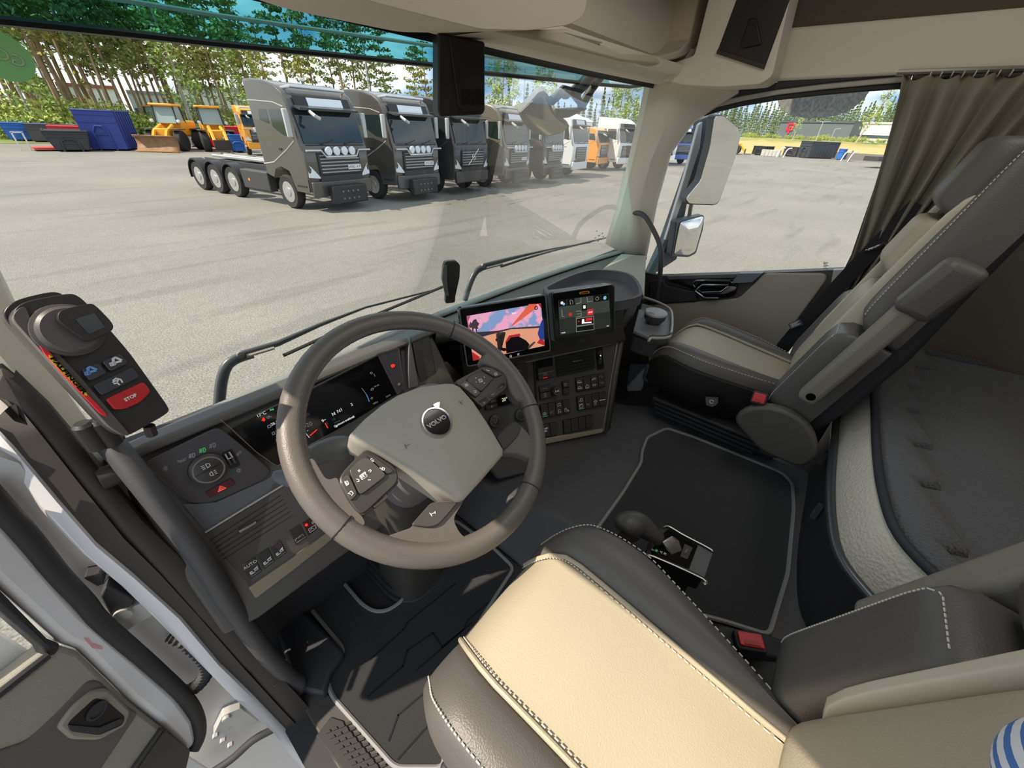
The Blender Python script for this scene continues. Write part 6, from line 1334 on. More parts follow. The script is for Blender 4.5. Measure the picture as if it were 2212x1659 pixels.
wiper('grey windshield wiper lying behind the centre display', [(1004, 650), (1016, 612), (1028, 588), (1042, 578), (1060, 572)], [(1044, 574), (1090, 562), (1130, 552), (1200, 536), (1275, 524)], [(1082, 576), (1130, 560), (1200, 540), (1345, 505)], 0.99)
# exterior sun visor of tinted acrylic -----------------------------------------------------
vz = wthing('sun_visor', 'teal tinted exterior sun visor along the top of the windshield', 'sun visor', (0, 1.15, 2.8))
vp = [(-260, 12), (-130, 30), (0, 45), (150, 60), (300, 76), (470, 95), (700, 117), (940, 141), (1052, 159), (1150, 168), (1229, 176), (1300, 183), (1360, 188), (1397, 183), (1412, 172)]
lo_ = []
for x, y in vp:
    X = 0.0
    for _i in range(40):
        Yv = 0.96 + 0.19 * max(0, 1 - (X / 1.22) ** 2); q_ = at(x, y, 'y', Yv); X = 0.5 * X + 0.5 * q_.x
    lo_.append(q_)
VT = glass('visor_teal', (0.12, 0.42, 0.48), 0.5)
mid_ = [p + V((0, 0.004, 0.045)) for p in lo_]; top_ = [p + V((0, -0.11, 0.22)) for p in lo_]
MB().grid([lo_, mid_, top_]).build('tinted_sheet', VT, vz, ang=60)
MB().tube(lo_, 0.0065, 6).build('lower_edge', mt('visor_edge', '14181A', 0.4), vz)
MB().tube(mid_, 0.004, 6).build('fold_line', mt('visor_fold', '7FB8B8', 0.25), vz)
# round green sticker on the windshield, read from outside
stk = at(8, 122, 'y', 0.862)
SKP = Plane(stk, (0, 1, 0), (-1, 0, 0)); SKP.n = V((0, 1, 0)); SKP.u = V((-1, 0, 0)); SKP.v = V((0, 0, 1))
sk = wthing('windshield_sticker', 'round green sticker at the left edge of the windshield', 'sticker', stk)
MB().lathe(stk, (0, -1, 0), [(0.0245, 0.0), (0.0245, 0.001), (0, 0.001)], 36, ref=(1, 0, 0)).build('disc', mt('sticker_green', '8CCB84', 0.6), sk)  # paler green stands in for daylight shining through the disc
SKB = Plane(stk + V((0, -0.001, 0)), (0, -1, 0), (1, 0, 0))
o = text('sticker_lettering', 'GO', SKB, stk + V((0.004, -0.0012, -0.001)), 0.016, mt('sticker_pale', 'B9C9AE', 0.6), sk, ang=R(-22), sx=-1.0)
# inspection marks on the windshield
mk = MB(); WPm = Plane((1.0, wsY(1.0, 2.2) - 0.006, 2.2), (-0.12, -1, 0), (1, 0, 0))
mbk = MB()
for i, (x, y) in enumerate(((1288, 500), (1300, 505), (1292, 510), (1285, 515), (1298, 518), (1290, 522), (1302, 512))):
    a, b = WPm.uv(WPm.hit(x, y)); ribbons(WPm, [[(a, b), (a + 0.006 + 0.003 * (i % 3), b + 0.003)]], 0.003, 0.001, mb=mbk)
tag(mbk.build('windshield_mark', mt('etch', '6F6A62'), None), 'small dark approval marks in the lower windshield corner', 'marking')
tag(MB().tube([at(1650, 1190, 'x', -0.2) for _ in (0, 1)], 0.001, 3).build('tmp', RUBBER, None), 'x', 'x') if False else None
# striped cloth at the lower right, over the driver seat back
tw = bpy.data.materials.new('striped_cloth'); tw.use_nodes = True; n_t = tw.node_tree; bsd = n_t.nodes['Principled BSDF']
t1 = n_t.nodes.new('ShaderNodeTexCoord'); wv = n_t.nodes.new('ShaderNodeTexWave'); wv.inputs['Scale'].default_value = 26; wv.inputs['Distortion'].default_value = 1.5; wv.bands_direction = 'Z'
rp = n_t.nodes.new('ShaderNodeValToRGB'); rp.color_ramp.interpolation = 'CONSTANT'; rp.color_ramp.elements[0].color = rgb('E8ECF4'); rp.color_ramp.elements[1].color = rgb('4F7FC8'); rp.color_ramp.elements[1].position = 0.55
n_t.links.new(t1.outputs['Object'], wv.inputs['Vector']); n_t.links.new(wv.outputs['Fac'], rp.inputs['Fac']); n_t.links.new(rp.outputs['Color'], bsd.inputs['Base Color']); bsd.inputs['Roughness'].default_value = 0.9
cz_ = at(2222, 1640, 'x', -0.64)
tag(MB().ell(cz_ + V((0.0, -0.01, 0.0)), (0.03, 0.02, 0.035)).build('striped_cloth', tw, None, sub=1), 'blue and white striped cloth lying against the driver seat backrest', 'cloth')
# ================================================================= the yard outside
def hdir(px):
    """level direction seen at picture column px"""
    lo_, hi_ = -200.0, 900.0
    for _ in range(40):
        m = (lo_ + hi_) / 2
        if ray(px, m).z > 0: lo_ = m
        else: hi_ = m
    d = ray(px, lo_); d.z = 0; return d.normalized()
def gp(px, d, z=0.0): q = CAM + hdir(px) * d; return V((q.x, q.y, z))
def zat(px, py, d):
    r_ = ray(px, py); return CAM.z + r_.z * d / math.hypot(r_.x, r_.y)
# asphalt
am = bpy.data.materials.new('asphalt'); am.use_nodes = True; a_ = am.node_tree; ab = a_.nodes['Principled BSDF']; ab.inputs['Roughness'].default_value = 0.9
tc_ = a_.nodes.new('ShaderNodeTexCoord')
def nz(scale, detail, lo, hi, c0, c1, vec=None):
    n = a_.nodes.new('ShaderNodeTexNoise'); n.inputs['Scale'].default_value = scale; n.inputs['Detail'].default_value = detail
    a_.links.new((vec or tc_.outputs['Object']), n.inputs['Vector'])
    r = a_.nodes.new('ShaderNodeMapRange'); r.inputs['From Min'].default_value = lo; r.inputs['From Max'].default_value = hi; r.inputs['To Min'].default_value = c0; r.inputs['To Max'].default_value = c1
    a_.links.new(n.outputs['Fac'], r.inputs['Value']); return r.outputs['Result']
def mul(p, q):
    m = a_.nodes.new('ShaderNodeMath'); m.operation = 'MULTIPLY'; a_.links.new(p, m.inputs[0]); a_.links.new(q, m.inputs[1]); return m.outputs[0]
mp_ = a_.nodes.new('ShaderNodeMapping'); mp_.inputs['Rotation'].default_value = (0, 0, 0.5); mp_.inputs['Scale'].default_value = (0.35, 3.2, 1)
a_.links.new(tc_.outputs['Object'], mp_.inputs['Vector'])
f_ = mul(mul(nz(0.22, 5, 0.3, 0.7, 0.86, 1.12), nz(48, 2, 0.28, 0.72, 0.5, 1.5)), mul(nz(6, 4, 0.3, 0.7, 0.93, 1.07), nz(0.5, 4, 0.56, 0.66, 1.0, 0.84, mp_.outputs['Vector'])))
sc_n = a_.nodes.new('ShaderNodeVectorMath'); sc_n.operation = 'SCALE'; sc_n.inputs[0].default_value = (0.200, 0.192, 0.170); a_.links.new(f_, sc_n.inputs['Scale'])
a_.links.new(sc_n.outputs[0], ab.inputs['Base Color'])
struct('ground', MB().add([(-150, -150, 0), (260, -150, 0), (260, 58, 0), (-150, 58, 0)], [(0, 1, 2, 3)]), am)
GRASS = mt('grass_ground', '6F7A3A', 0.95, noise=(0.3, 0.4))
struct('field_1', MB().add([(-300, 56, 0.02), (150, 56, 0.02), (500, 400, 0.02), (-300, 400, 0.02)], [(0, 1, 2, 3)]), GRASS)
# ------------------------------------------------------------------ trucks
TYRE = mt('tyre', '2A2A2B', 0.8); RIMM = mt('wheel_rim', 'C8C8C8', 0.3, metal=0.8); TGL = mt('truck_glass', '1E2A2C', 0.06, spec=0.8); TBLK = mt('truck_black', '232325', 0.5); LAMP = mt('lamp_glass', 'DADFE6', 0.15)
CHAS = mt('chassis_dark', '3A3A3C', 0.6)
def wheel_(T, x, y, r=0.52, w=0.30, s=1):
    t = MB().lathe((x, y, r), (s, 0, 0), [(r * 0.6, -w / 2), (r * 0.93, -w / 2), (r, -w / 2 + 0.05), (r, w / 2 - 0.05), (r * 0.93, w / 2), (r * 0.6, w / 2 - 0.02)], 24).build('wheel', TYRE, T)
    MB().lathe((x, y, r), (s, 0, 0), [(r * 0.62, w / 2 - 0.01), (r * 0.55, w / 2 - 0.05), (r * 0.30, w / 2 - 0.06), (r * 0.26, w / 2 + 0.01), (0, w / 2 + 0.02)], 20).build('rim', RIMM, t)
def truck(label, col, c, rz, group=None, low=0.10, bull=True, plate=None, block=True, chassis=True, sign=False, dark=None, beacon=None, name='truck', sheet=True):
    T = thing(name, label, 'truck', (c[0], c[1], 0), group, rz)
    M = mt('paint_' + col, col, 0.3, coat=0.6, metal=0.25 if col == '524F4B' else 0.0); D = mt('paint_' + (dark or col), dark or col, 0.35, coat=0.4)
    k = 1.0 - low
    Zr = lambda z: 1.9 + (z - 1.9) * k if z > 1.9 else z
    prof = [(0.10, 0.62), (0.02, 1.2), (0.0, 1.85), (0.06, 2.0), (0.30, 3.0), (0.36, 3.2), (0.50, 3.42), (0.80, 3.60), (1.3, 3.72), (1.9, 3.76), (2.35, 3.76), (2.38, 1.0), (2.0, 0.9), (1.78, 1.16), (1.4, 1.26), (1.02, 1.16), (0.80, 0.62)]
    rings = []
    for x, ins in ((-1.23, 0.05), (-1.19, 0.0), (1.19, 0.0), (1.23, 0.05)):
        cy, cz = 1.2, 2.0
        rings.append([V((x, y + (cy - y) * ins * 0.8, Zr(z) + (cz - z) * ins * (0.5 if z > 1.3 else 0))) for y, z in prof])
    MB().loft(rings).build('cab', M, T, bevel=0.03)
    slope = lambda z: 0.06 + 0.24 * (z - 2.0)
    MB().grid([[V((x, slope(z) - 0.03, Zr(z))) for x in (-1.12, -0.4, 0.4, 1.12)] for z in (2.0, 2.4, 2.97)]).build('windshield', TGL, T)
    for s in (-1, 1):
        MB().prism([V((s * 1.222, y, Zr(z))) for y, z in ((0.33, 2.12), (0.50, 2.92), (1.30, 2.92), (1.30, 2.42), (0.85, 2.2))], (s * 0.012, 0, 0)).build('side_window', TGL, T)
        MB().prism([V((s * 1.222, y, Zr(z))) for y, z in ((1.42, 2.5), (1.42, 2.92), (1.86, 2.92), (1.92, 2.6))], (s * 0.012, 0, 0)).build('quarter_window', TGL, T)
        MB().box((s * 1.40, 0.22, Zr(2.55)), (0.16, 0.10, 0.72)).build('mirror', mt('mirror_silver', 'B0B2B2', 0.35), T, bevel=0.03)
        MB().prism([V((s * 0.78, 0.02, 1.0)), V((s * 1.2, 0.06, 1.05)), V((s * 1.2, 0.06, 1.42)), V((s * 1.08, 0.02, 1.34))], (0, -0.03, 0)).build('headlight', LAMP, T, bevel=0.01)
        wheel_(T, s * 1.06, 1.4, s=s)
        CR = mt('crease_' + col, 'A8A6A2' if col == '524F4B' else col, 0.25, coat=0.5)
        MB().tube([V((s * 1.225, y, z)) for y, z in ((0.36, 2.04), (0.85, 1.78), (1.75, 1.38), (2.36, 1.30))], 0.022, 6).build('side_crease', CR, T)
        MB().tube([V((s * 1.225, y, Zr(z))) for y, z in ((0.52, 3.0), (1.0, 3.12), (1.95, 3.16), (2.36, 3.16))], 0.016, 6).build('side_crease', CR, T)
        for y in (0.34, 1.38): MB().box((s * 1.222, y, 2.0), (0.012, 0.012, 1.75)).build('door_gap', TBLK, T)
        MB().box((s * 1.24, 1.18, 1.78), (0.03, 0.16, 0.05)).build('door_handle', TBLK, T)
        MB().hexa([(s * 1.235, 0.12, 0.60), (s * 1.235, 0.80, 0.60), (s * 1.235, 0.92, 1.0), (s * 1.235, 0.08, 1.0), (s * 1.245, 0.12, 0.60), (s * 1.245, 0.80, 0.60), (s * 1.245, 0.92, 1.0), (s * 1.245, 0.08, 1.0)]).build('step_panel', D if dark else M, T)
        MB().box((s * 1.25, 0.45, 0.78), (0.02, 0.5, 0.04)).build('step', TBLK, T)
    MB().prism([V((-0.98, slope(2.97) - 0.03, Zr(3.0))), V((0.98, slope(2.97) - 0.03, Zr(3.0))), V((0.98, 0.37, Zr(3.32))), V((-0.98, 0.37, Zr(3.32)))], (0, -0.03, 0)).build('roof_sign', TBLK, T)
    if sheet: MB().prism([V((-0.55, 0.26, Zr(3.06))), V((0.70, 0.26, Zr(3.06))), V((0.70, 0.33, Zr(3.29))), V((-0.55, 0.33, Zr(3.29)))], (0, -0.01, 0)).build('sign_sheet', mt('sheet_white', 'E4E8EC', 0.4), T)
    MB().hexa([V((x, y, Zr(z))) for x, y, z in ((-1.05, 0.0, 2.93), (1.05, 0.0, 2.93), (1.05, 0.26, 3.0), (-1.05, 0.26, 3.0), (-1.05, -0.02, 3.0), (1.05, -0.02, 3.0), (1.05, 0.26, 3.06), (-1.05, 0.26, 3.06))]).build('visor', D if dark else mt('visor_slate', '3E4347', 0.3), T)
    MB().box((0, -0.01, 1.43), (1.62, 0.06, 0.62)).build('grille', mt('grille_dark', '2E2F30', 0.5), T, bevel=0.02)
    for j in range(6): MB().box((0, -0.045, 1.18 + 0.095 * j), (1.5, 0.02, 0.035)).build('grille_bar', mt('grille_silver', '9C9FA2' if bull else '4A4C4E', 0.35, metal=0.5), T)
    MB().box((0, 0.05, 1.88), (2.2, 0.05, 0.14)).build('wiper_panel', TBLK, T, bevel=0.01)
    for x in (-0.6, 0.3): MB().tube([(x, 0.0, 1.96), (x + 0.55, 0.05, 2.08)], 0.014, 5).build('wiper', TBLK, T)
    MB().tube([(-0.75, -0.02, Zr(2.9)), (-0.75, -0.25, Zr(2.78)), (-0.62, -0.28, Zr(2.70))], 0.05, 8).build('front_mirror', mt('mirror_silver', 'B0B2B2', 0.35), T)
    MB().box((0, 0.0, 0.98), (1.66, 0.05, 0.22)).build('lower_grille', mt('grille_dark', '2E2F30'), T, bevel=0.01)
    MB().box((0, 0.04, 0.70), (2.36, 0.14, 0.46)).build('bumper', D, T, bevel=0.04)
    if block:
        b_ = MB().box((0, -0.20, 0.52), (1.40, 0.22, 0.56)).build('front_plate', TBLK, T, bevel=0.04)
        for x in (-0.3, -0.1, 0.1, 0.3):
            for z in (0.40, 0.62): MB().lathe((x, -0.312, z), (0, -1, 0), [(0.03, -0.01), (0.03, 0.004), (0, 0.004)], 10).build('hole', mt('hole_grey', '77787A', 0.5), b_)
    if bull:
        MB().tube([(-1.22, -0.12, 1.80), (-0.72, -0.14, 1.80), (-0.58, -0.16, 1.62), (0.58, -0.16, 1.62), (0.72, -0.14, 1.80), (1.22, -0.12, 1.80)], 0.032, 8).build('lamp_bar', RIMM, T)
        for x in (-0.45, -0.15, 0.15, 0.45): MB().lathe((x, -0.14, 1.78), (0, -1, 0), [(0.11, -0.06), (0.125, 0.02), (0.11, 0.035), (0, 0.045)], 16).build('spotlight', LAMP, T)
        MB().tube([(-1.05, 0.72, Zr(3.50)), (-0.95, 0.44, Zr(3.56)), (0.95, 0.44, Zr(3.56)), (1.05, 0.72, Zr(3.50))], 0.045, 8).build('roof_bar', RIMM, T)
        for k in range(7): MB().box((-0.78 + 0.26 * k, 0.40, Zr(3.58)), (0.16, 0.08, 0.08)).build('roof_lamp', LAMP, T, bevel=0.02)
        for x in (-0.35, 0.35): MB().box((x, -0.06, Zr(2.95)), (0.5, 0.06, 0.06)).build('light_strip', LAMP, T)
    if plate:
        PLT = Plane((0.52, -0.062, 1.30), (0, -1, 0)); PLT.n = V((0, -1, 0)); PLT.u = V((1, 0, 0)); PLT.v = V((0, 0, 1))
        p_ = MB().box((0.52, -0.06, 1.30), (0.52, 0.02, 0.13)).build('number_plate', mt('plate_white', 'E8EAEC', 0.4), T)
        text('plate_lettering', plate, PLT, V((0.52, -0.072, 1.30)), 0.12, TBLK, p_)
    if sign:
        MB().tube([(-0.38, -0.06, 1.16), (0.38, -0.06, 1.76)], 0.022, 6).build('diagonal_bar', CHROME, T)
        MB().tube(circ((0, -0.07, 1.46), (1, 0, 0), (0, 0, 1), 0.11, 20), 0.022, 6, closed=True).build('badge_ring', CHROME, T)
    if beacon: MB().lathe((-0.75, 0.75, Zr(3.55)), (0, 0, 1), [(0.12, -0.1), (0.12, 0.12), (0.06, 0.2), (0, 0.2)], 12).build('beacon', mt('beacon_' + beacon, beacon, 0.3), T)
    if chassis:
        for x in (-0.42, 0.42): MB().box((x, 5.2, 0.98), (0.10, 6.0, 0.26)).build('frame_rail', CHAS, T)
        for y in (3.2, 4.6, 6.0, 7.6): MB().box((0, y, 0.98), (0.8, 0.12, 0.2)).build('cross_member', CHAS, T)
        MB().tube([(-0.2, 3.0, 1.22), (-0.2, 8.0, 1.18)], 0.06, 6).build('hook_arm', mt('arm_silver', '9FA1A2', 0.4), T); MB().tube([(0.25, 3.0, 1.22), (0.25, 8.0, 1.18)], 0.06, 6).build('hook_arm', mt('arm_silver', '9FA1A2'), T)
        for s in (-1, 1):
            MB().box((s * 1.10, 3.25, 0.72), (0.28, 1.7, 0.62)).build('side_skirt', CHAS if not dark else D, T, bevel=0.04)
            MB().box((s * 1.245, 3.6, 0.72), (0.02, 0.10, 0.08)).build('side_marker', mt('marker_orange', 'E08A2C', 0.4), T)
            for y in (4.9, 6.2, 7.5):
                wheel_(T, s * 1.06, y, s=s)
                MB().grid([[V((s * xx, y + rr * math.cos(R(a)), 0.52 + rr * math.sin(R(a)))) for xx, rr in ((0.86, 0.60), (0.88, 0.64), (1.24, 0.64), (1.26, 0.58))] for a in range(-8, 189, 14)]).build('mudguard', TBLK, T, ang=50, solid=0.015)
    return T
RZ = R(7.6)
def solve(px, off, z=1.2, y0=13.9, sl=0.03):
    lo_, hi_ = 0.0, 80.0
    for _ in range(50):
        m = (lo_ + hi_) / 2; p = V((m + off[0], y0 + sl * (m - 6.94) + off[1], z)) - CAM
        x = PCX + FPX * p.dot(RGT) / p.dot(FWD)
        if x < px: lo_ = m
        else: hi_ = m
    return (lo_, y0 + sl * (lo_ - 6.94))
ro = (1.22, 0.16)
GRP = None
truck('grey tractor truck with three rear axles, nearest of the parked row', '524F4B', (6.85, 13.85), RZ, plate='WBG 41P')
truck('grey truck parked second in the row, between the three-axle truck and the black truck', '524F4B', solve(950, ro), RZ, dark='4A4A4C', plate='LMZ 83R')
truck('black truck with diagonal grille bar, parked third in the row', '2E2F33', solve(1055, ro), RZ, bull=False, block=False, sign=True, sheet=False)
truck('beige grey truck with spotlights parked just beyond the black truck', '756F64', solve(1145, ro), RZ, dark='55534F', plate='KTA 22D')
truck('dark grey truck with spotlights parked between the beige truck and the white truck', '45433F', solve(1217, ro), RZ, dark='3A3A3C')
truck('white truck with orange beacon on its roof, next to the dark grey truck', 'E2E4E6', solve(1270, ro, y0=14.6), RZ, bull=False, block=False, beacon='E0622C', chassis=False)
truck('white truck standing half hidden behind the white truck with the beacon', 'DDE0E2', gp(1279, 36.5)[:2], R(10), bull=False, block=False, chassis=False)
truck('orange low cab truck parked between two white trucks', 'E8962A', gp(1311, 36.0)[:2], R(8), low=0.45, bull=False, block=False, chassis=False, sheet=False)
truck('white high cab truck at the far end of the row beside the pillar', 'E6E6E4', gp(1362, 37.5)[:2], R(-8), bull=False, block=False, chassis=False, sheet=False)
truck('white truck seen through the passenger window beside the blue truck', 'E2E4E6', gp(1446, 46)[:2], R(-35), bull=False, block=False, chassis=False, low=0.1)
truck('blue truck seen through the passenger window behind the mirror arm', '3F62A8', gp(1482, 50)[:2], R(-35), bull=False, block=False, chassis=False)
truck('orange truck with yellow roof board parked behind the three-axle grey truck', 'E8A02C', gp(556, 41)[:2], R(-12), chassis=False, plate='', bull=True, block=False, low=0.25, beacon='F0A020')
T = thing('truck_chassis', 'truck rear with wheel at the right edge of the passenger window', 'truck', gp(1922, 75), None, R(70))
for y in (0, 1.4): wheel_(T, -1.0, y, s=-1)
MB().box((0, 1.0, 1.0), (1.6, 4.5, 0.5)).build('frame', CHAS, T); MB().box((0, -1.2, 0.9), (2.3, 0.1, 0.3)).build('rear_bar', mt('bar_red', '9A3A34', 0.5), T)
# ------------------------------------------------------------------ wheel loaders
def loader(label, c, rz, blade=False, s=1.0):
    T = thing('wheel_loader', label, 'loader', (c[0], c[1], 0), None, rz)
    Y_ = mt('loader_yellow', 'E9A227', 0.45); Ds = mt('loader_dark', '35332F', 0.6)
    MB().box((0, 3.2, 1.55), (1.6, 2.4, 1.1)).build('engine_hood', Y_, T, bevel=0.12)
    MB().box((0, 1.0, 1.2), (1.1, 1.6, 0.7)).build('front_frame', Y_, T, bevel=0.06)
    cb = MB().hexa([(-0.75, 1.5, 1.9), (0.75, 1.5, 1.9), (0.75, 2.8, 1.9), (-0.75, 2.8, 1.9), (-0.72, 1.75, 3.05), (0.72, 1.75, 3.05), (0.72, 2.7, 3.05), (-0.72, 2.7, 3.05)]).build('cab_glass', mt('loader_glass', '8FA3A0', 0.1), T)
    for x in (-0.76, 0.76):
        MB().tube([(x, 1.48, 1.9), (x * 0.97, 1.72, 3.08)], 0.06, 6).build('cab_post', Ds, T); MB().tube([(x, 2.8, 1.9), (x * 0.97, 2.7, 3.08)], 0.06, 6).build('cab_post', Ds, T)
    MB().box((0, 2.2, 3.13), (1.7, 1.5, 0.16)).build('cab_roof', Y_, T, bevel=0.05)
    MB().box((0, 2.3, 2.2), (0.5, 0.4, 0.6)).build('seat', Ds, T)
    for s_ in (-1, 1):
        for y in (0.7, 3.6):
            w_ = MB().lathe((s_ * 1.0, y, 0.72), (s_, 0, 0), [(0.36, -0.27), (0.66, -0.27), (0.72, -0.2), (0.72, 0.2), (0.66, 0.27), (0.36, 0.22)], 24).build('wheel', TYRE, T)
            MB().lathe((s_ * 1.0, y, 0.72), (s_, 0, 0), [(0.40, 0.2), (0.30, 0.08), (0.0, 0.1)], 16).build('rim', mt('loader_rim', 'D08A2A', 0.5), w_)
            MB().box((s_ * 1.0, y, 1.52), (0.6, 1.2, 0.07)).build('mudguard', mt('guard_grey', '4A4946', 0.6), T, bevel=0.02)
        MB().tube([(s_ * 0.42, 1.3, 1.75), (s_ * 0.45, 0.1, 1.35), (s_ * 0.45, -0.7, 0.5)], 0.13, 6).build('lift_arm', Y_, T)
        MB().tube([(s_ * 0.25, 1.3, 1.4), (s_ * 0.28, -0.3, 0.95)], 0.06, 6).build('hydraulic_ram', RIMM, T)
        MB().lathe((s_ * 0.95, 1.35, 2.05), (0, -1, 0), [(0.12, -0.1), (0.12, 0.06), (0, 0.08)], 12).build('work_light', LAMP, T)
    if blade:
        rows = [[V((x, -0.95 - 0.12 * (abs(x) / 1.45) ** 2 + dy, z)) for x in (-1.45, -0.9, 0, 0.9, 1.45)] for dy, z in ((-0.35, 0.05), (0.0, 0.12), (0.25, 0.5), (0.2, 0.95), (-0.05, 1.12))]
        MB().grid(rows).build('bucket', mt('bucket_rust', '8A6A4C', 0.7, noise=(3, 0.25)), T, solid=0.05)
        MB().box((0, -1.38, 0.06), (2.95, 0.16, 0.06)).build('cutting_edge', mt('edge_orange', 'B5733A', 0.5), T)
    else:
        MB().box((0, -0.75, 0.55), (1.2, 0.12, 0.7)).build('tool_carrier', Ds, T, bevel=0.03)
        for x in (-0.4, 0.4): MB().box((x, -1.3, 0.12), (0.14, 1.1, 0.06)).build('fork', Ds, T)
    if s != 1.0: T.scale = (s, s, s)
    return T
loader('yellow wheel loader with rusty bucket beside the tall navy container', (9.3, 44.6), R(-40), True)
loader('yellow wheel loader with bare tool carrier beside the red container', gp(458, 45)[:2], R(-12), False)
loader('yellow wheel loader standing among the trees behind the loader with the bucket', gp(372, 66)[:2], R(30), False)
loader('yellow wheel loader standing side on in the passenger window view', gp(1608, 92)[:2], R(8), False, 1.05)
# ------------------------------------------------------------------ containers
def container(name, label, c, rz, w, l, h, col, hook=True, ribs=6, flare=0.0, cat='container', lid=None):
    T = thing(name, label, cat, (c[0], c[1], 0), None, rz)
    M = mt('steel_' + col, col, 0.5, noise=(1.5, 0.12)); a = w / 2
    MB().hexa([(-a + flare, 0, 0.12), (a - flare, 0, 0.12), (a - flare, l, 0.12), (-a + flare, l, 0.12), (-a, 0, h), (a, 0, h), (a, l, h), (-a, l, h)]).build('body', M, T)
    for s in (-1, 1):
        for k in range(ribs):
            y = l * (k + 0.5) / ribs
            MB().hexa([(s * (a - flare), y - 0.06, 0.12), (s * (a - flare + 0.07), y - 0.06, 0.12), (s * (a - flare + 0.07), y + 0.06, 0.12), (s * (a - flare), y + 0.06, 0.12), (s * a, y - 0.06, h), (s * (a + 0.07), y - 0.06, h), (s * (a + 0.07), y + 0.06, h), (s * a, y + 0.06, h)]).build('rib', M, T)
        MB().box((s * a * 0.42, l / 2, 0.06), (0.12, l, 0.12)).build('skid', CHAS, T)
        MB().tube([(s * a, 0, h), (s * a, l, h)], 0.06, 6).build('top_rail', M, T)
    MB().tube([(-a, 0, h), (a, 0, h)], 0.06, 6).build('top_rail', M, T)
    if hook:
        MB().tube([(-0.45, -0.08, 0.15), (-0.42, -0.08, h * 0.5), (-0.2, -0.10, h * 0.62), (0.2, -0.10, h * 0.62), (0.42, -0.08, h * 0.5), (0.45, -0.08, 0.15)], 0.06, 6).build('hook_frame', M, T)
        MB().box((0, -0.04, h * 0.42), (2 * a * 0.45, 0.06, 0.08)).build('front_rib', M, T)
    for k in range(2): MB().box((0, -0.03, h * (0.72 + 0.18 * k)), (w * 0.96, 0.05, 0.06)).build('front_rib', M, T)
    if lid: MB().box((0, l / 2, h + 0.05), (w * 0.98, l * 0.98, 0.06)).build('cover', mt('steel_' + lid, lid, 0.7), T)
    return T
container('container', 'tall navy blue ribbed container beside the loader bucket', (6.0, 45.9), R(-24), 2.3, 4.2, 2.55, '2E3F8A', ribs=7, lid='4A6A5A')
container('container', 'low black hook container in front of the navy blue container', (3.95, 45.2), R(-6), 2.3, 4.5, 1.25, '34363A', flare=0.3, ribs=4)
container('container', 'bright blue low container at the far left by the trees', gp(28, 60)[:2], R(-4), 2.9, 5, 1.35, '2A6AC0', ribs=4, flare=0.2)
container('container', 'dark grey low container behind the red open container', gp(88, 58)[:2], R(-8), 3.2, 5, 1.35, '4A4C50', ribs=5)
container('container', 'red open container behind the low black container', gp(128, 53)[:2], R(-10), 2.6, 4, 1.35, 'C0303A', ribs=4, hook=False)
container('container', 'grey low container half hidden behind the navy blue container', gp(165, 60)[:2], R(-8), 2.4, 5, 1.35, '77797A', ribs=4)
container('container', 'dark green container behind the loader with the bucket', gp(393, 55)[:2], R(-20), 3.0, 5, 1.5, '1F6048', ribs=4)
container('container', 'grey ribbed container behind the green container', gp(404, 52)[:2], R(-25), 1.6, 5, 1.3, '9A9C9A', ribs=4)
container('container', 'red container beside the second wheel loader', (15.0, 47.5), R(-14), 2.6, 5, 1.7, 'C8202C', ribs=4)
container('container', 'small bright blue tipping box behind the grey truck', (13.75, 42.0), R(-14), 1.0, 1.6, 1.25, '2A6AC0', ribs=3, flare=0.12)
container('container', 'large dark ribbed container in the passenger window view', gp(1746, 95)[:2], R(-125), 2.4, 6.2, 2.5, '3A3F44', ribs=10)
container('container', 'black low container beside the loader in the passenger window view', gp(1648, 95)[:2], R(-100), 2.2, 4, 1.4, '2E2F31', ribs=3)
container('container', 'black container half hidden by the concrete blocks and pipes', gp(1716, 98)[:2], R(-100), 2.2, 3.5, 1.5, '3A3D40', ribs=4)
container('container', 'blue bin at the end of the large dark container', gp(1826, 96)[:2], R(-110), 0.8, 1.2, 1.6, '2F6AB8', ribs=2, hook=False)
fl = thing('flat_rack', 'white and red empty flat rack on the asphalt before the black container', 'rack', gp(70, 47), None, R(0))
MB().box((0.4, 0, 0.15), (3.0, 1.6, 0.12)).build('deck', mt('rack_red', 'C84A44', 0.6), fl)
for x in (-1.5, -1.0): MB().box((x - 0.2, 0, 0.55), (0.08, 0.08, 1.1)).build('upright', mt('rack_white', 'D8D6D2', 0.6), fl)
MB().box((-1.45, 0, 1.1), (0.62, 0.08, 0.08)).build('top_bar', mt('rack_white', 'D8D6D2'), fl)
for i in range(5):
    p = gp(1660 + 8 * i, 93)
    tag(MB().box((0, 0, 0.5), (1.1, 0.6, 1.0)).build('concrete_block', mt('concrete', 'B9B8B2', 0.9), None, bevel=0.04), 'pale concrete block in the row between the loader and the dark containers', 'block', 'concrete blocks in the yard').location = p
for i, px in enumerate((1704, 1848)):
    T = thing('pipe_frame', ['white bent pipe frame standing before the black container', 'white bent pipe frame standing before the grey panel'][i], 'frame', gp(px, 90), None, R(-70))
    for x in (-0.5, 0.5): MB().tube(spline([(x - 0.4, 0, 0), (x - 0.2, 0, 1.0), (x + 0.1, 0, 1.35), (x + 0.5, 0, 1.4)], 5), 0.09, 8).build('pipe', mt('rack_white', 'D8D6D2'), T)
tag(MB().box((0, 0, 0.75), (2.0, 0.15, 1.5)).build('panel', mt('panel_grey', '6A6E70', 0.6), None), 'grey upright panel behind the second white pipe frame', 'panel').location = gp(1851, 92)
tag(MB().box((0, 0, 0.6), (9.0, 0.3, 1.0)).build('low_wall', mt('concrete_dark', '77766F', 0.9), None), 'low grey wall at the far yard edge in the passenger window view', 'wall').location = gp(1888, 97)
bpy.data.objects['low_wall'].rotation_euler = (0, 0, R(86))
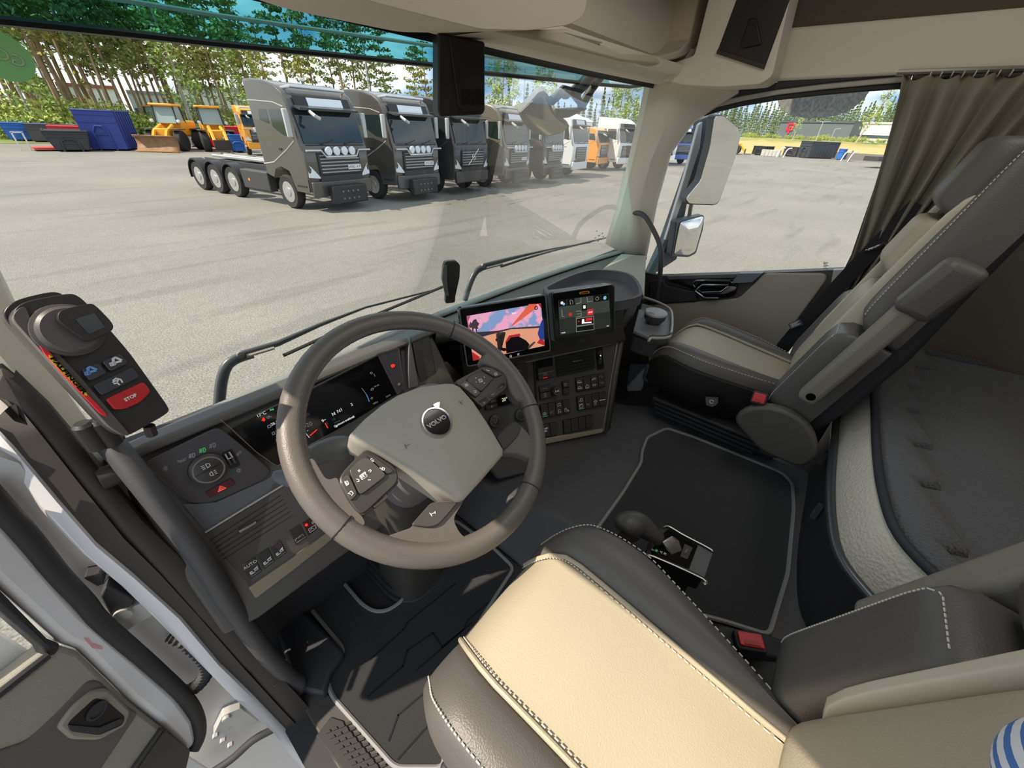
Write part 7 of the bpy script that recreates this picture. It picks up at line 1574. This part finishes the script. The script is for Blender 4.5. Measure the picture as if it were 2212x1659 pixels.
# ------------------------------------------------------------------ bank, buildings, poles
rows = []
for i in range(25):
    px = 1480 + 24 * i; nn = [(104, 0.0), (108, 1.1), (114, 2.2 + 0.25 * math.sin(i)), (124, 2.7), (190, 2.8), (460, 3.0)]
    rows.append([gp(px, d, z) for d, z in nn])
sm_ = bpy.data.materials.new('sand_bank'); sm_.use_nodes = True; s_ = sm_.node_tree; sb = s_.nodes['Principled BSDF']; sb.inputs['Roughness'].default_value = 0.95
g1 = s_.nodes.new('ShaderNodeNewGeometry'); sx_ = s_.nodes.new('ShaderNodeSeparateXYZ'); s_.links.new(g1.outputs['Position'], sx_.inputs[0])
n1_ = s_.nodes.new('ShaderNodeTexNoise'); n1_.inputs['Scale'].default_value = 0.35; ad = s_.nodes.new('ShaderNodeMath'); ad.operation = 'ADD'
s_.links.new(sx_.outputs['Z'], ad.inputs[0]); s_.links.new(n1_.outputs['Fac'], ad.inputs[1]); s_.links.new(g1.outputs['Position'], n1_.inputs['Vector'])
rp_ = s_.nodes.new('ShaderNodeValToRGB'); rp_.color_ramp.elements[0].color = rgb('C99A66'); rp_.color_ramp.elements[0].position = 0.55; rp_.color_ramp.elements[1].color = rgb('8A8A48'); rp_.color_ramp.elements[1].position = 0.66
dv = s_.nodes.new('ShaderNodeMath'); dv.operation = 'DIVIDE'; dv.inputs[1].default_value = 4.2; s_.links.new(ad.outputs[0], dv.inputs[0]); s_.links.new(dv.outputs[0], rp_.inputs['Fac']); s_.links.new(rp_.outputs['Color'], sb.inputs['Base Color'])
struct('terrain_1', MB().grid(rows), sm_)
def building(label, pxa, pxb, d, ytop, col, roof='8A8C8E', da=0, windows=0, stripe=None, zb=0.0, depth=30):
    A, B_ = gp(pxa, d, zb), gp(pxb, d + da, zb); h = zat((pxa + pxb) / 2, ytop, d)
    T = thing('building', label, 'building', ((A.x + B_.x) / 2, (A.y + B_.y) / 2, zb)); T['world'] = 1
    u = (B_ - A).normalized(); nrm = V((u.y, -u.x, 0));
    if nrm.dot(CAM - A) < 0: nrm = -nrm
    back = -nrm * depth; H_ = V((0, 0, h - zb))
    MB().hexa([A, B_, B_ + back, A + back, A + H_, B_ + H_, B_ + back + H_, A + back + H_]).build('wall', mt('facade_' + col, col, 0.7), T)
    MB().hexa([p + V((0, 0, h - zb)) + nrm * e for p, e in ((A, 0.3), (B_, 0.3), (B_ + back, 0), (A + back, 0))] + [p + V((0, 0, h - zb + 0.5)) + nrm * e for p, e in ((A, 0.3), (B_, 0.3), (B_ + back, 0), (A + back, 0))]).build('roof', mt('roof_' + roof, roof, 0.6), T)
    L_ = (B_ - A).length
    for i in range(windows):
        t = (i + 0.5) / windows; p = A + u * (L_ * t) + V((0, 0, (h - zb) * 0.45)) + nrm * 0.05; w_ = u * (L_ / windows * 0.35); z_ = V((0, 0, (h - zb) * 0.10))
        MB().prism([p - w_ - z_, p + w_ - z_, p + w_ + z_, p - w_ + z_], nrm * 0.06).build('window', mt('window_dark', '3E4A50', 0.2), T)
    if stripe:
        p0, p1 = A + nrm * 0.08 + V((0, 0, (h - zb) * 0.34)), B_ + nrm * 0.08 + V((0, 0, (h - zb) * 0.34)); z_ = V((0, 0, (h - zb) * 0.14))
        MB().prism([p0, p1, p1 + z_, p0 + z_], nrm * 0.05).build('window_band', mt('window_dark', '3E4A50'), T)
    return T, A, u, nrm, h
building('white low hall seen between the pine trunks behind the loaders', 400, 575, 120, 196, 'C9CACB', '8F9294', windows=7)
building('grey flat hall seen between the pine trunks behind the first loader', 290, 400, 130, 205, 'A9ACAE', '77797B', windows=5)
building('small white house seen between the pine trunks behind the navy container', 145, 270, 125, 190, 'E0E0DE', 'A05040', windows=5)
building('dark cabin among the pine trunks near the left window edge', 85, 130, 110, 178, '4A4E52', '2E3032', windows=2)
building('small red shed among the pine trunks above the navy container', 172, 210, 95, 222, 'A8503F', '7A3A30', windows=0, depth=5)
T, A, u, nrm, h = building('dark grey hall with a red emblem beyond the sandy bank', 1675, 1828, 205, 266, '5F666C', '4E545A', da=-12, zb=2.0)
BP = Plane(A + nrm * 0.1, nrm, u); e0 = A + u * 4.2 + nrm * 0.15 + V((0, 0, (h - 2) * 0.70))
for L in ([(1.1, 1.4), (-1.0, 1.4), (-1.0, -0.6), (0.9, -0.6), (0.9, 0.4), (0.0, 0.4)], [(-0.1, -0.6), (-0.1, -1.6)], [(1.3, 0.9), (1.3, 1.4)]):
    MB().prism([V((0, 0, 0))] * 3, (0, 0, 0.001)) if False else None
    ribbons(Plane(e0, nrm, u), [L], 0.6, 0.1, th=0.08).build('emblem', mt('emblem_red', 'D8283C', 0.5), T)
building('long white hall beyond the sandy bank, right of the dark hall', 1830, 2010, 200, 269, 'E8E8E4', 'B8BAB8', da=-10, stripe=True, zb=2.0)
def pole(label, px, ytop, d, lamp=True, name='lamp_post'):
    b = gp(px, d); h = zat(px, ytop, d); T = thing(name, label, 'pole', b)
    MB().tube([(0, 0, 0), (0, 0, h)], [0.11, 0.06], 8).build('mast', mt('mast_grey', 'A9ACAE', 0.4), T)
    if lamp:
        r_ = V((hdir(px).y, -hdir(px).x, 0)); 
        for s in ((1, -1) if lamp == 2 else (1,)): MB().tube([V((0, 0, h - 0.05)), V((0, 0, h + 0.1)) + r_ * 0.9 * s], 0.05, 6).build('arm', mt('mast_grey', 'A9ACAE'), T); MB().box(V((0, 0, h + 0.08)) + r_ * 1.1 * s, (0.6, 0.3, 0.1)).build('lamp_head', mt('mast_grey', 'A9ACAE'), T)
pole('tall grey pole among the pines behind the grey trucks', 806, 100, 60, False)
pole('grey lamp post behind the far white trucks', 1291, 205, 85, 1)
pole('grey lamp post before the dark hall with the red emblem', 1762, 262, 120, 2)
pole('thin grey lamp post right of the dark hall, shorter than its neighbour', 1793, 278, 150, 1)
pole('thin dark pole between the birches above the beige truck', 1129, 150, 70, False)
# ------------------------------------------------------------------ trees
NEED = [mt('pine_needles', '7F8A48', 0.8, noise=(0.6, 0.35)), mt('pine_needles_olive', '98984E', 0.8, noise=(0.6, 0.35)), mt('birch_leaves', '9DB35C', 0.75, noise=(0.6, 0.35)), mt('spruce_needles', '738654', 0.85, noise=(0.6, 0.3)), mt('bush_leaves', 'A3AE54', 0.8, noise=(0.5, 0.35))]
BARK = mt('pine_bark', 'A0876A', 0.9, noise=(2, 0.3)); BIRCH = mt('birch_bark', 'A9A294', 0.8, noise=(4, 0.4))
def leafcloud(mb, c, r, n, s, rg):
    for _ in range(n):
        while True:
            q = V((rg.uniform(-1, 1), rg.uniform(-1, 1), rg.uniform(-1, 1)))
            if q.length < 1: break
        p = V(c) + V((q.x * r[0], q.y * r[1], q.z * r[2]))
        a = V((rg.gauss(0, 1), rg.gauss(0, 1), rg.gauss(0, 0.7))).normalized(); b = a.cross(V((rg.gauss(0, 1), rg.gauss(0, 1), rg.gauss(0, 1)))).normalized()
        k = s * rg.uniform(0.6, 1.3); a = a * k; b = b * k * 0.55
        mb.add([p - a, p - b * 0.8, p + a, p + b], [(0, 1, 2, 3)])
def make_tree(kind, h, seed):
    rg = random.Random(seed)
    o = thing({'pine': 'pine_tree', 'birch': 'birch_tree', 'spruce': 'spruce_tree'}[kind], '', 'tree')
    bend = [V((rg.uniform(-1, 1) * 0.02 * h * t, rg.uniform(-1, 1) * 0.02 * h * t, h * t)) for t in (0, 0.25, 0.5, 0.75, 1.0)]
    path = spline(bend, 4); r0 = 0.009 * h + 0.06
    tr = MB().tube(path, [r0 * (1 - 0.85 * i / (len(path) - 1)) for i in range(len(path))], 7)
    cr = MB()
    at_ = lambda t: path[min(int(t * (len(path) - 1)), len(path) - 1)]
    if kind == 'pine':
        n = 34
        for i in range(n):
            t = 0.42 + 0.58 * (i / n) ** 0.85; p = at_(t); a = rg.uniform(0, 2 * PI); L = h * 0.16 * (1.15 - 0.75 * (t - 0.42) / 0.58) * rg.uniform(0.35, 1.0)
            e = p + V((math.cos(a) * L, math.sin(a) * L, 0.25 * L)); tr.tube([p, e], [0.05, 0.015], 4)
            for f in (0.55, 1.0):
                q = p.lerp(e, f); leafcloud(cr, q, (h * 0.05, h * 0.05, h * 0.022), 15, 0.014 * h + 0.04, rg)
    elif kind == 'birch':
        for i in range(40):
            t = 0.22 + 0.78 * i / 40; p = at_(t); a = rg.uniform(0, 2 * PI); L = h * 0.15 * (1.1 - 0.7 * t) * rg.uniform(0.5, 1.2)
            e = p + V((math.cos(a) * L, math.sin(a) * L, 0.5 * L)); tr.tube([p, e], [0.03, 0.01], 4); leafcloud(cr, p.lerp(e, 0.8), (h * 0.04, h * 0.04, h * 0.05), 20, 0.014 * h + 0.03, rg)
    else:
        for i in range(30):
            t = 0.08 + 0.92 * i / 30; p = at_(t); rr = h * 0.15 * (1.03 - t)
            for k in range(6):
                a = rg.uniform(0, 2 * PI); leafcloud(cr, p + V((math.cos(a) * rr * 0.6, math.sin(a) * rr * 0.6, -0.1 * rr)), (rr * 0.55, rr * 0.55, h * 0.03), 9, 0.016 * h, rg)
    tr.build('trunk', BIRCH if kind == 'birch' else BARK, o)
    cr.build('crown', NEED[{'pine': seed % 2, 'birch': 2, 'spruce': 3}[kind]], o, smooth=False)
    return o
protos = {k: [make_tree(k, 18.0, s) for s in ss] for k, ss in (('pine', (10, 11, 12, 13)), ('birch', (21, 22)), ('spruce', (31, 32)))}
used = set()
def plant(kind, p, h, label, group, rg, lean=0.0):
    i = rg.randrange(len(protos[kind])); src = protos[kind][i]
    if src.name in used: o = dup(src)
    else: o = src; used.add(src.name)
    o.location = p; s = h / 18.0; w = s * rg.uniform(0.85, 1.15); o.scale = (w, w, s); o.rotation_euler = (lean * rg.uniform(-1, 1), lean * rg.uniform(-1, 1), rg.uniform(0, 6.28))
    o['label'] = label; o['category'] = 'tree'; o['group'] = group
rg = random.Random(5)
# the pine wood behind the containers (left)
for i in range(54):
    px = -60 + 660 * (i + rg.uniform(0, 0.9)) / 54; d = rg.uniform(62, 92)
    k = 'pine' if rg.random() < (0.9 if px < 330 else 0.6) else 'birch'
    plant(k, gp(px, d), (rg.uniform(18, 23) if px < 230 else rg.uniform(13.5, 18)) * (d / 75) if k == 'pine' else rg.uniform(11, 15), 'tall thin pine in the wood behind the containers' if k == 'pine' else 'slender birch in the wood behind the containers', 'pines in the wood behind the containers' if k == 'pine' else 'birches in the wood behind the containers', rg, 0.03)
for px, d, h, k in ((636, 75, 19, 'pine'), (668, 72, 17.5, 'pine'), (690, 78, 16, 'pine'), (735, 76, 16, 'pine'), (752, 70, 18.5, 'pine'), (775, 74, 17, 'pine'), (810, 72, 15.5, 'pine'), (838, 78, 14, 'pine'), (905, 82, 13, 'pine'), (925, 78, 14, 'pine')):
    plant(k, gp(px, d), h, 'pine with green crown standing behind the row of grey trucks', 'pines behind the row of grey trucks', rg, 0.02)
for px, d, h in ((1068, 75, 12.5), (1085, 70, 13.5), (1104, 80, 12), (1160, 110, 15), (1185, 115, 14), (1318, 85, 11.5), (1335, 90, 13), (1352, 84, 12.5), (1375, 88, 13), (1395, 86, 11)):
    plant('birch', gp(px, d), h, 'birch with loose pale green crown behind the far trucks', 'birches behind the far trucks', rg, 0.02)
for i in range(26):
    px = 1050 + 340 * (i + rg.uniform(0, 1)) / 26
    plant('spruce', gp(px, rg.uniform(130, 170)), rg.uniform(8, 13), 'dark conifer in the wood far behind the parked trucks', 'conifers far behind the parked trucks', rg)
for i in range(110):
    px = 1470 + 540 * (i + rg.uniform(0, 1)) / 110; d = rg.uniform(290, 380)
    plant('spruce', gp(px, d, 3.0), rg.uniform(15, 22) * 0.95, 'conifer in the forest edge beyond the halls, seen through the passenger window', 'conifers of the forest beyond the halls', rg)
for px, d, h, lab in ((1712, 118, 7.5, 'young leafy tree before the dark hall'), (1848, 118, 13.0, 'leaning slim tree before the long white hall')):
    plant('birch', gp(px, d, 2.4), h, lab, None, rg, 0.0)
    for o in bpy.data.objects:
        if o.get('label') == lab and 'group' in o: del o['group']
        if o.get('label') == lab and 'leaning' in lab: o.rotation_euler = (0.22, 0.05, 0.0)
def make_bush(seed):
    rg2 = random.Random(seed); mb = MB()
    for _ in range(14): leafcloud(mb, (rg2.uniform(-1.6, 1.6), rg2.uniform(-0.8, 0.8), rg2.uniform(0.4, 1.6)), (0.8, 0.7, 0.6), 70, 0.13, rg2)
    return mb.build('bush', NEED[4], None, smooth=False)
bs_ = [make_bush(1), make_bush(2)]; first = {b.name for b in bs_}
def bush(p, s, label, group):
    b = bs_[rg.randrange(2)]
    if b.name in first: first.discard(b.name); o = b
    else: o = b.copy(); COL.objects.link(o)
    o.location = p; o.scale = (s, s, s * rg.uniform(0.8, 1.2)); o.rotation_euler = (0, 0, rg.uniform(0, 6.28)); tag(o, label, 'bush', group)
for i in range(34): bush(gp(-40 + 600 * (i + rg.uniform(0, 1)) / 34, rg.uniform(60, 70)), rg.uniform(1.0, 1.7), 'yellow green bush at the edge of the pine wood', 'bushes at the edge of the pine wood')
for i in range(30): bush(gp(1590 + 370 * (i + rg.uniform(0, 1)) / 30, rg.uniform(122, 136), 2.6), rg.uniform(0.35, 0.65), 'low green bush growing on the sandy bank', 'bushes on the sandy bank')
for ks in protos.values():
    for o in ks:
        if o.name not in used:
            for c in list(o.children): bpy.data.objects.remove(c)
            bpy.data.objects.remove(o)
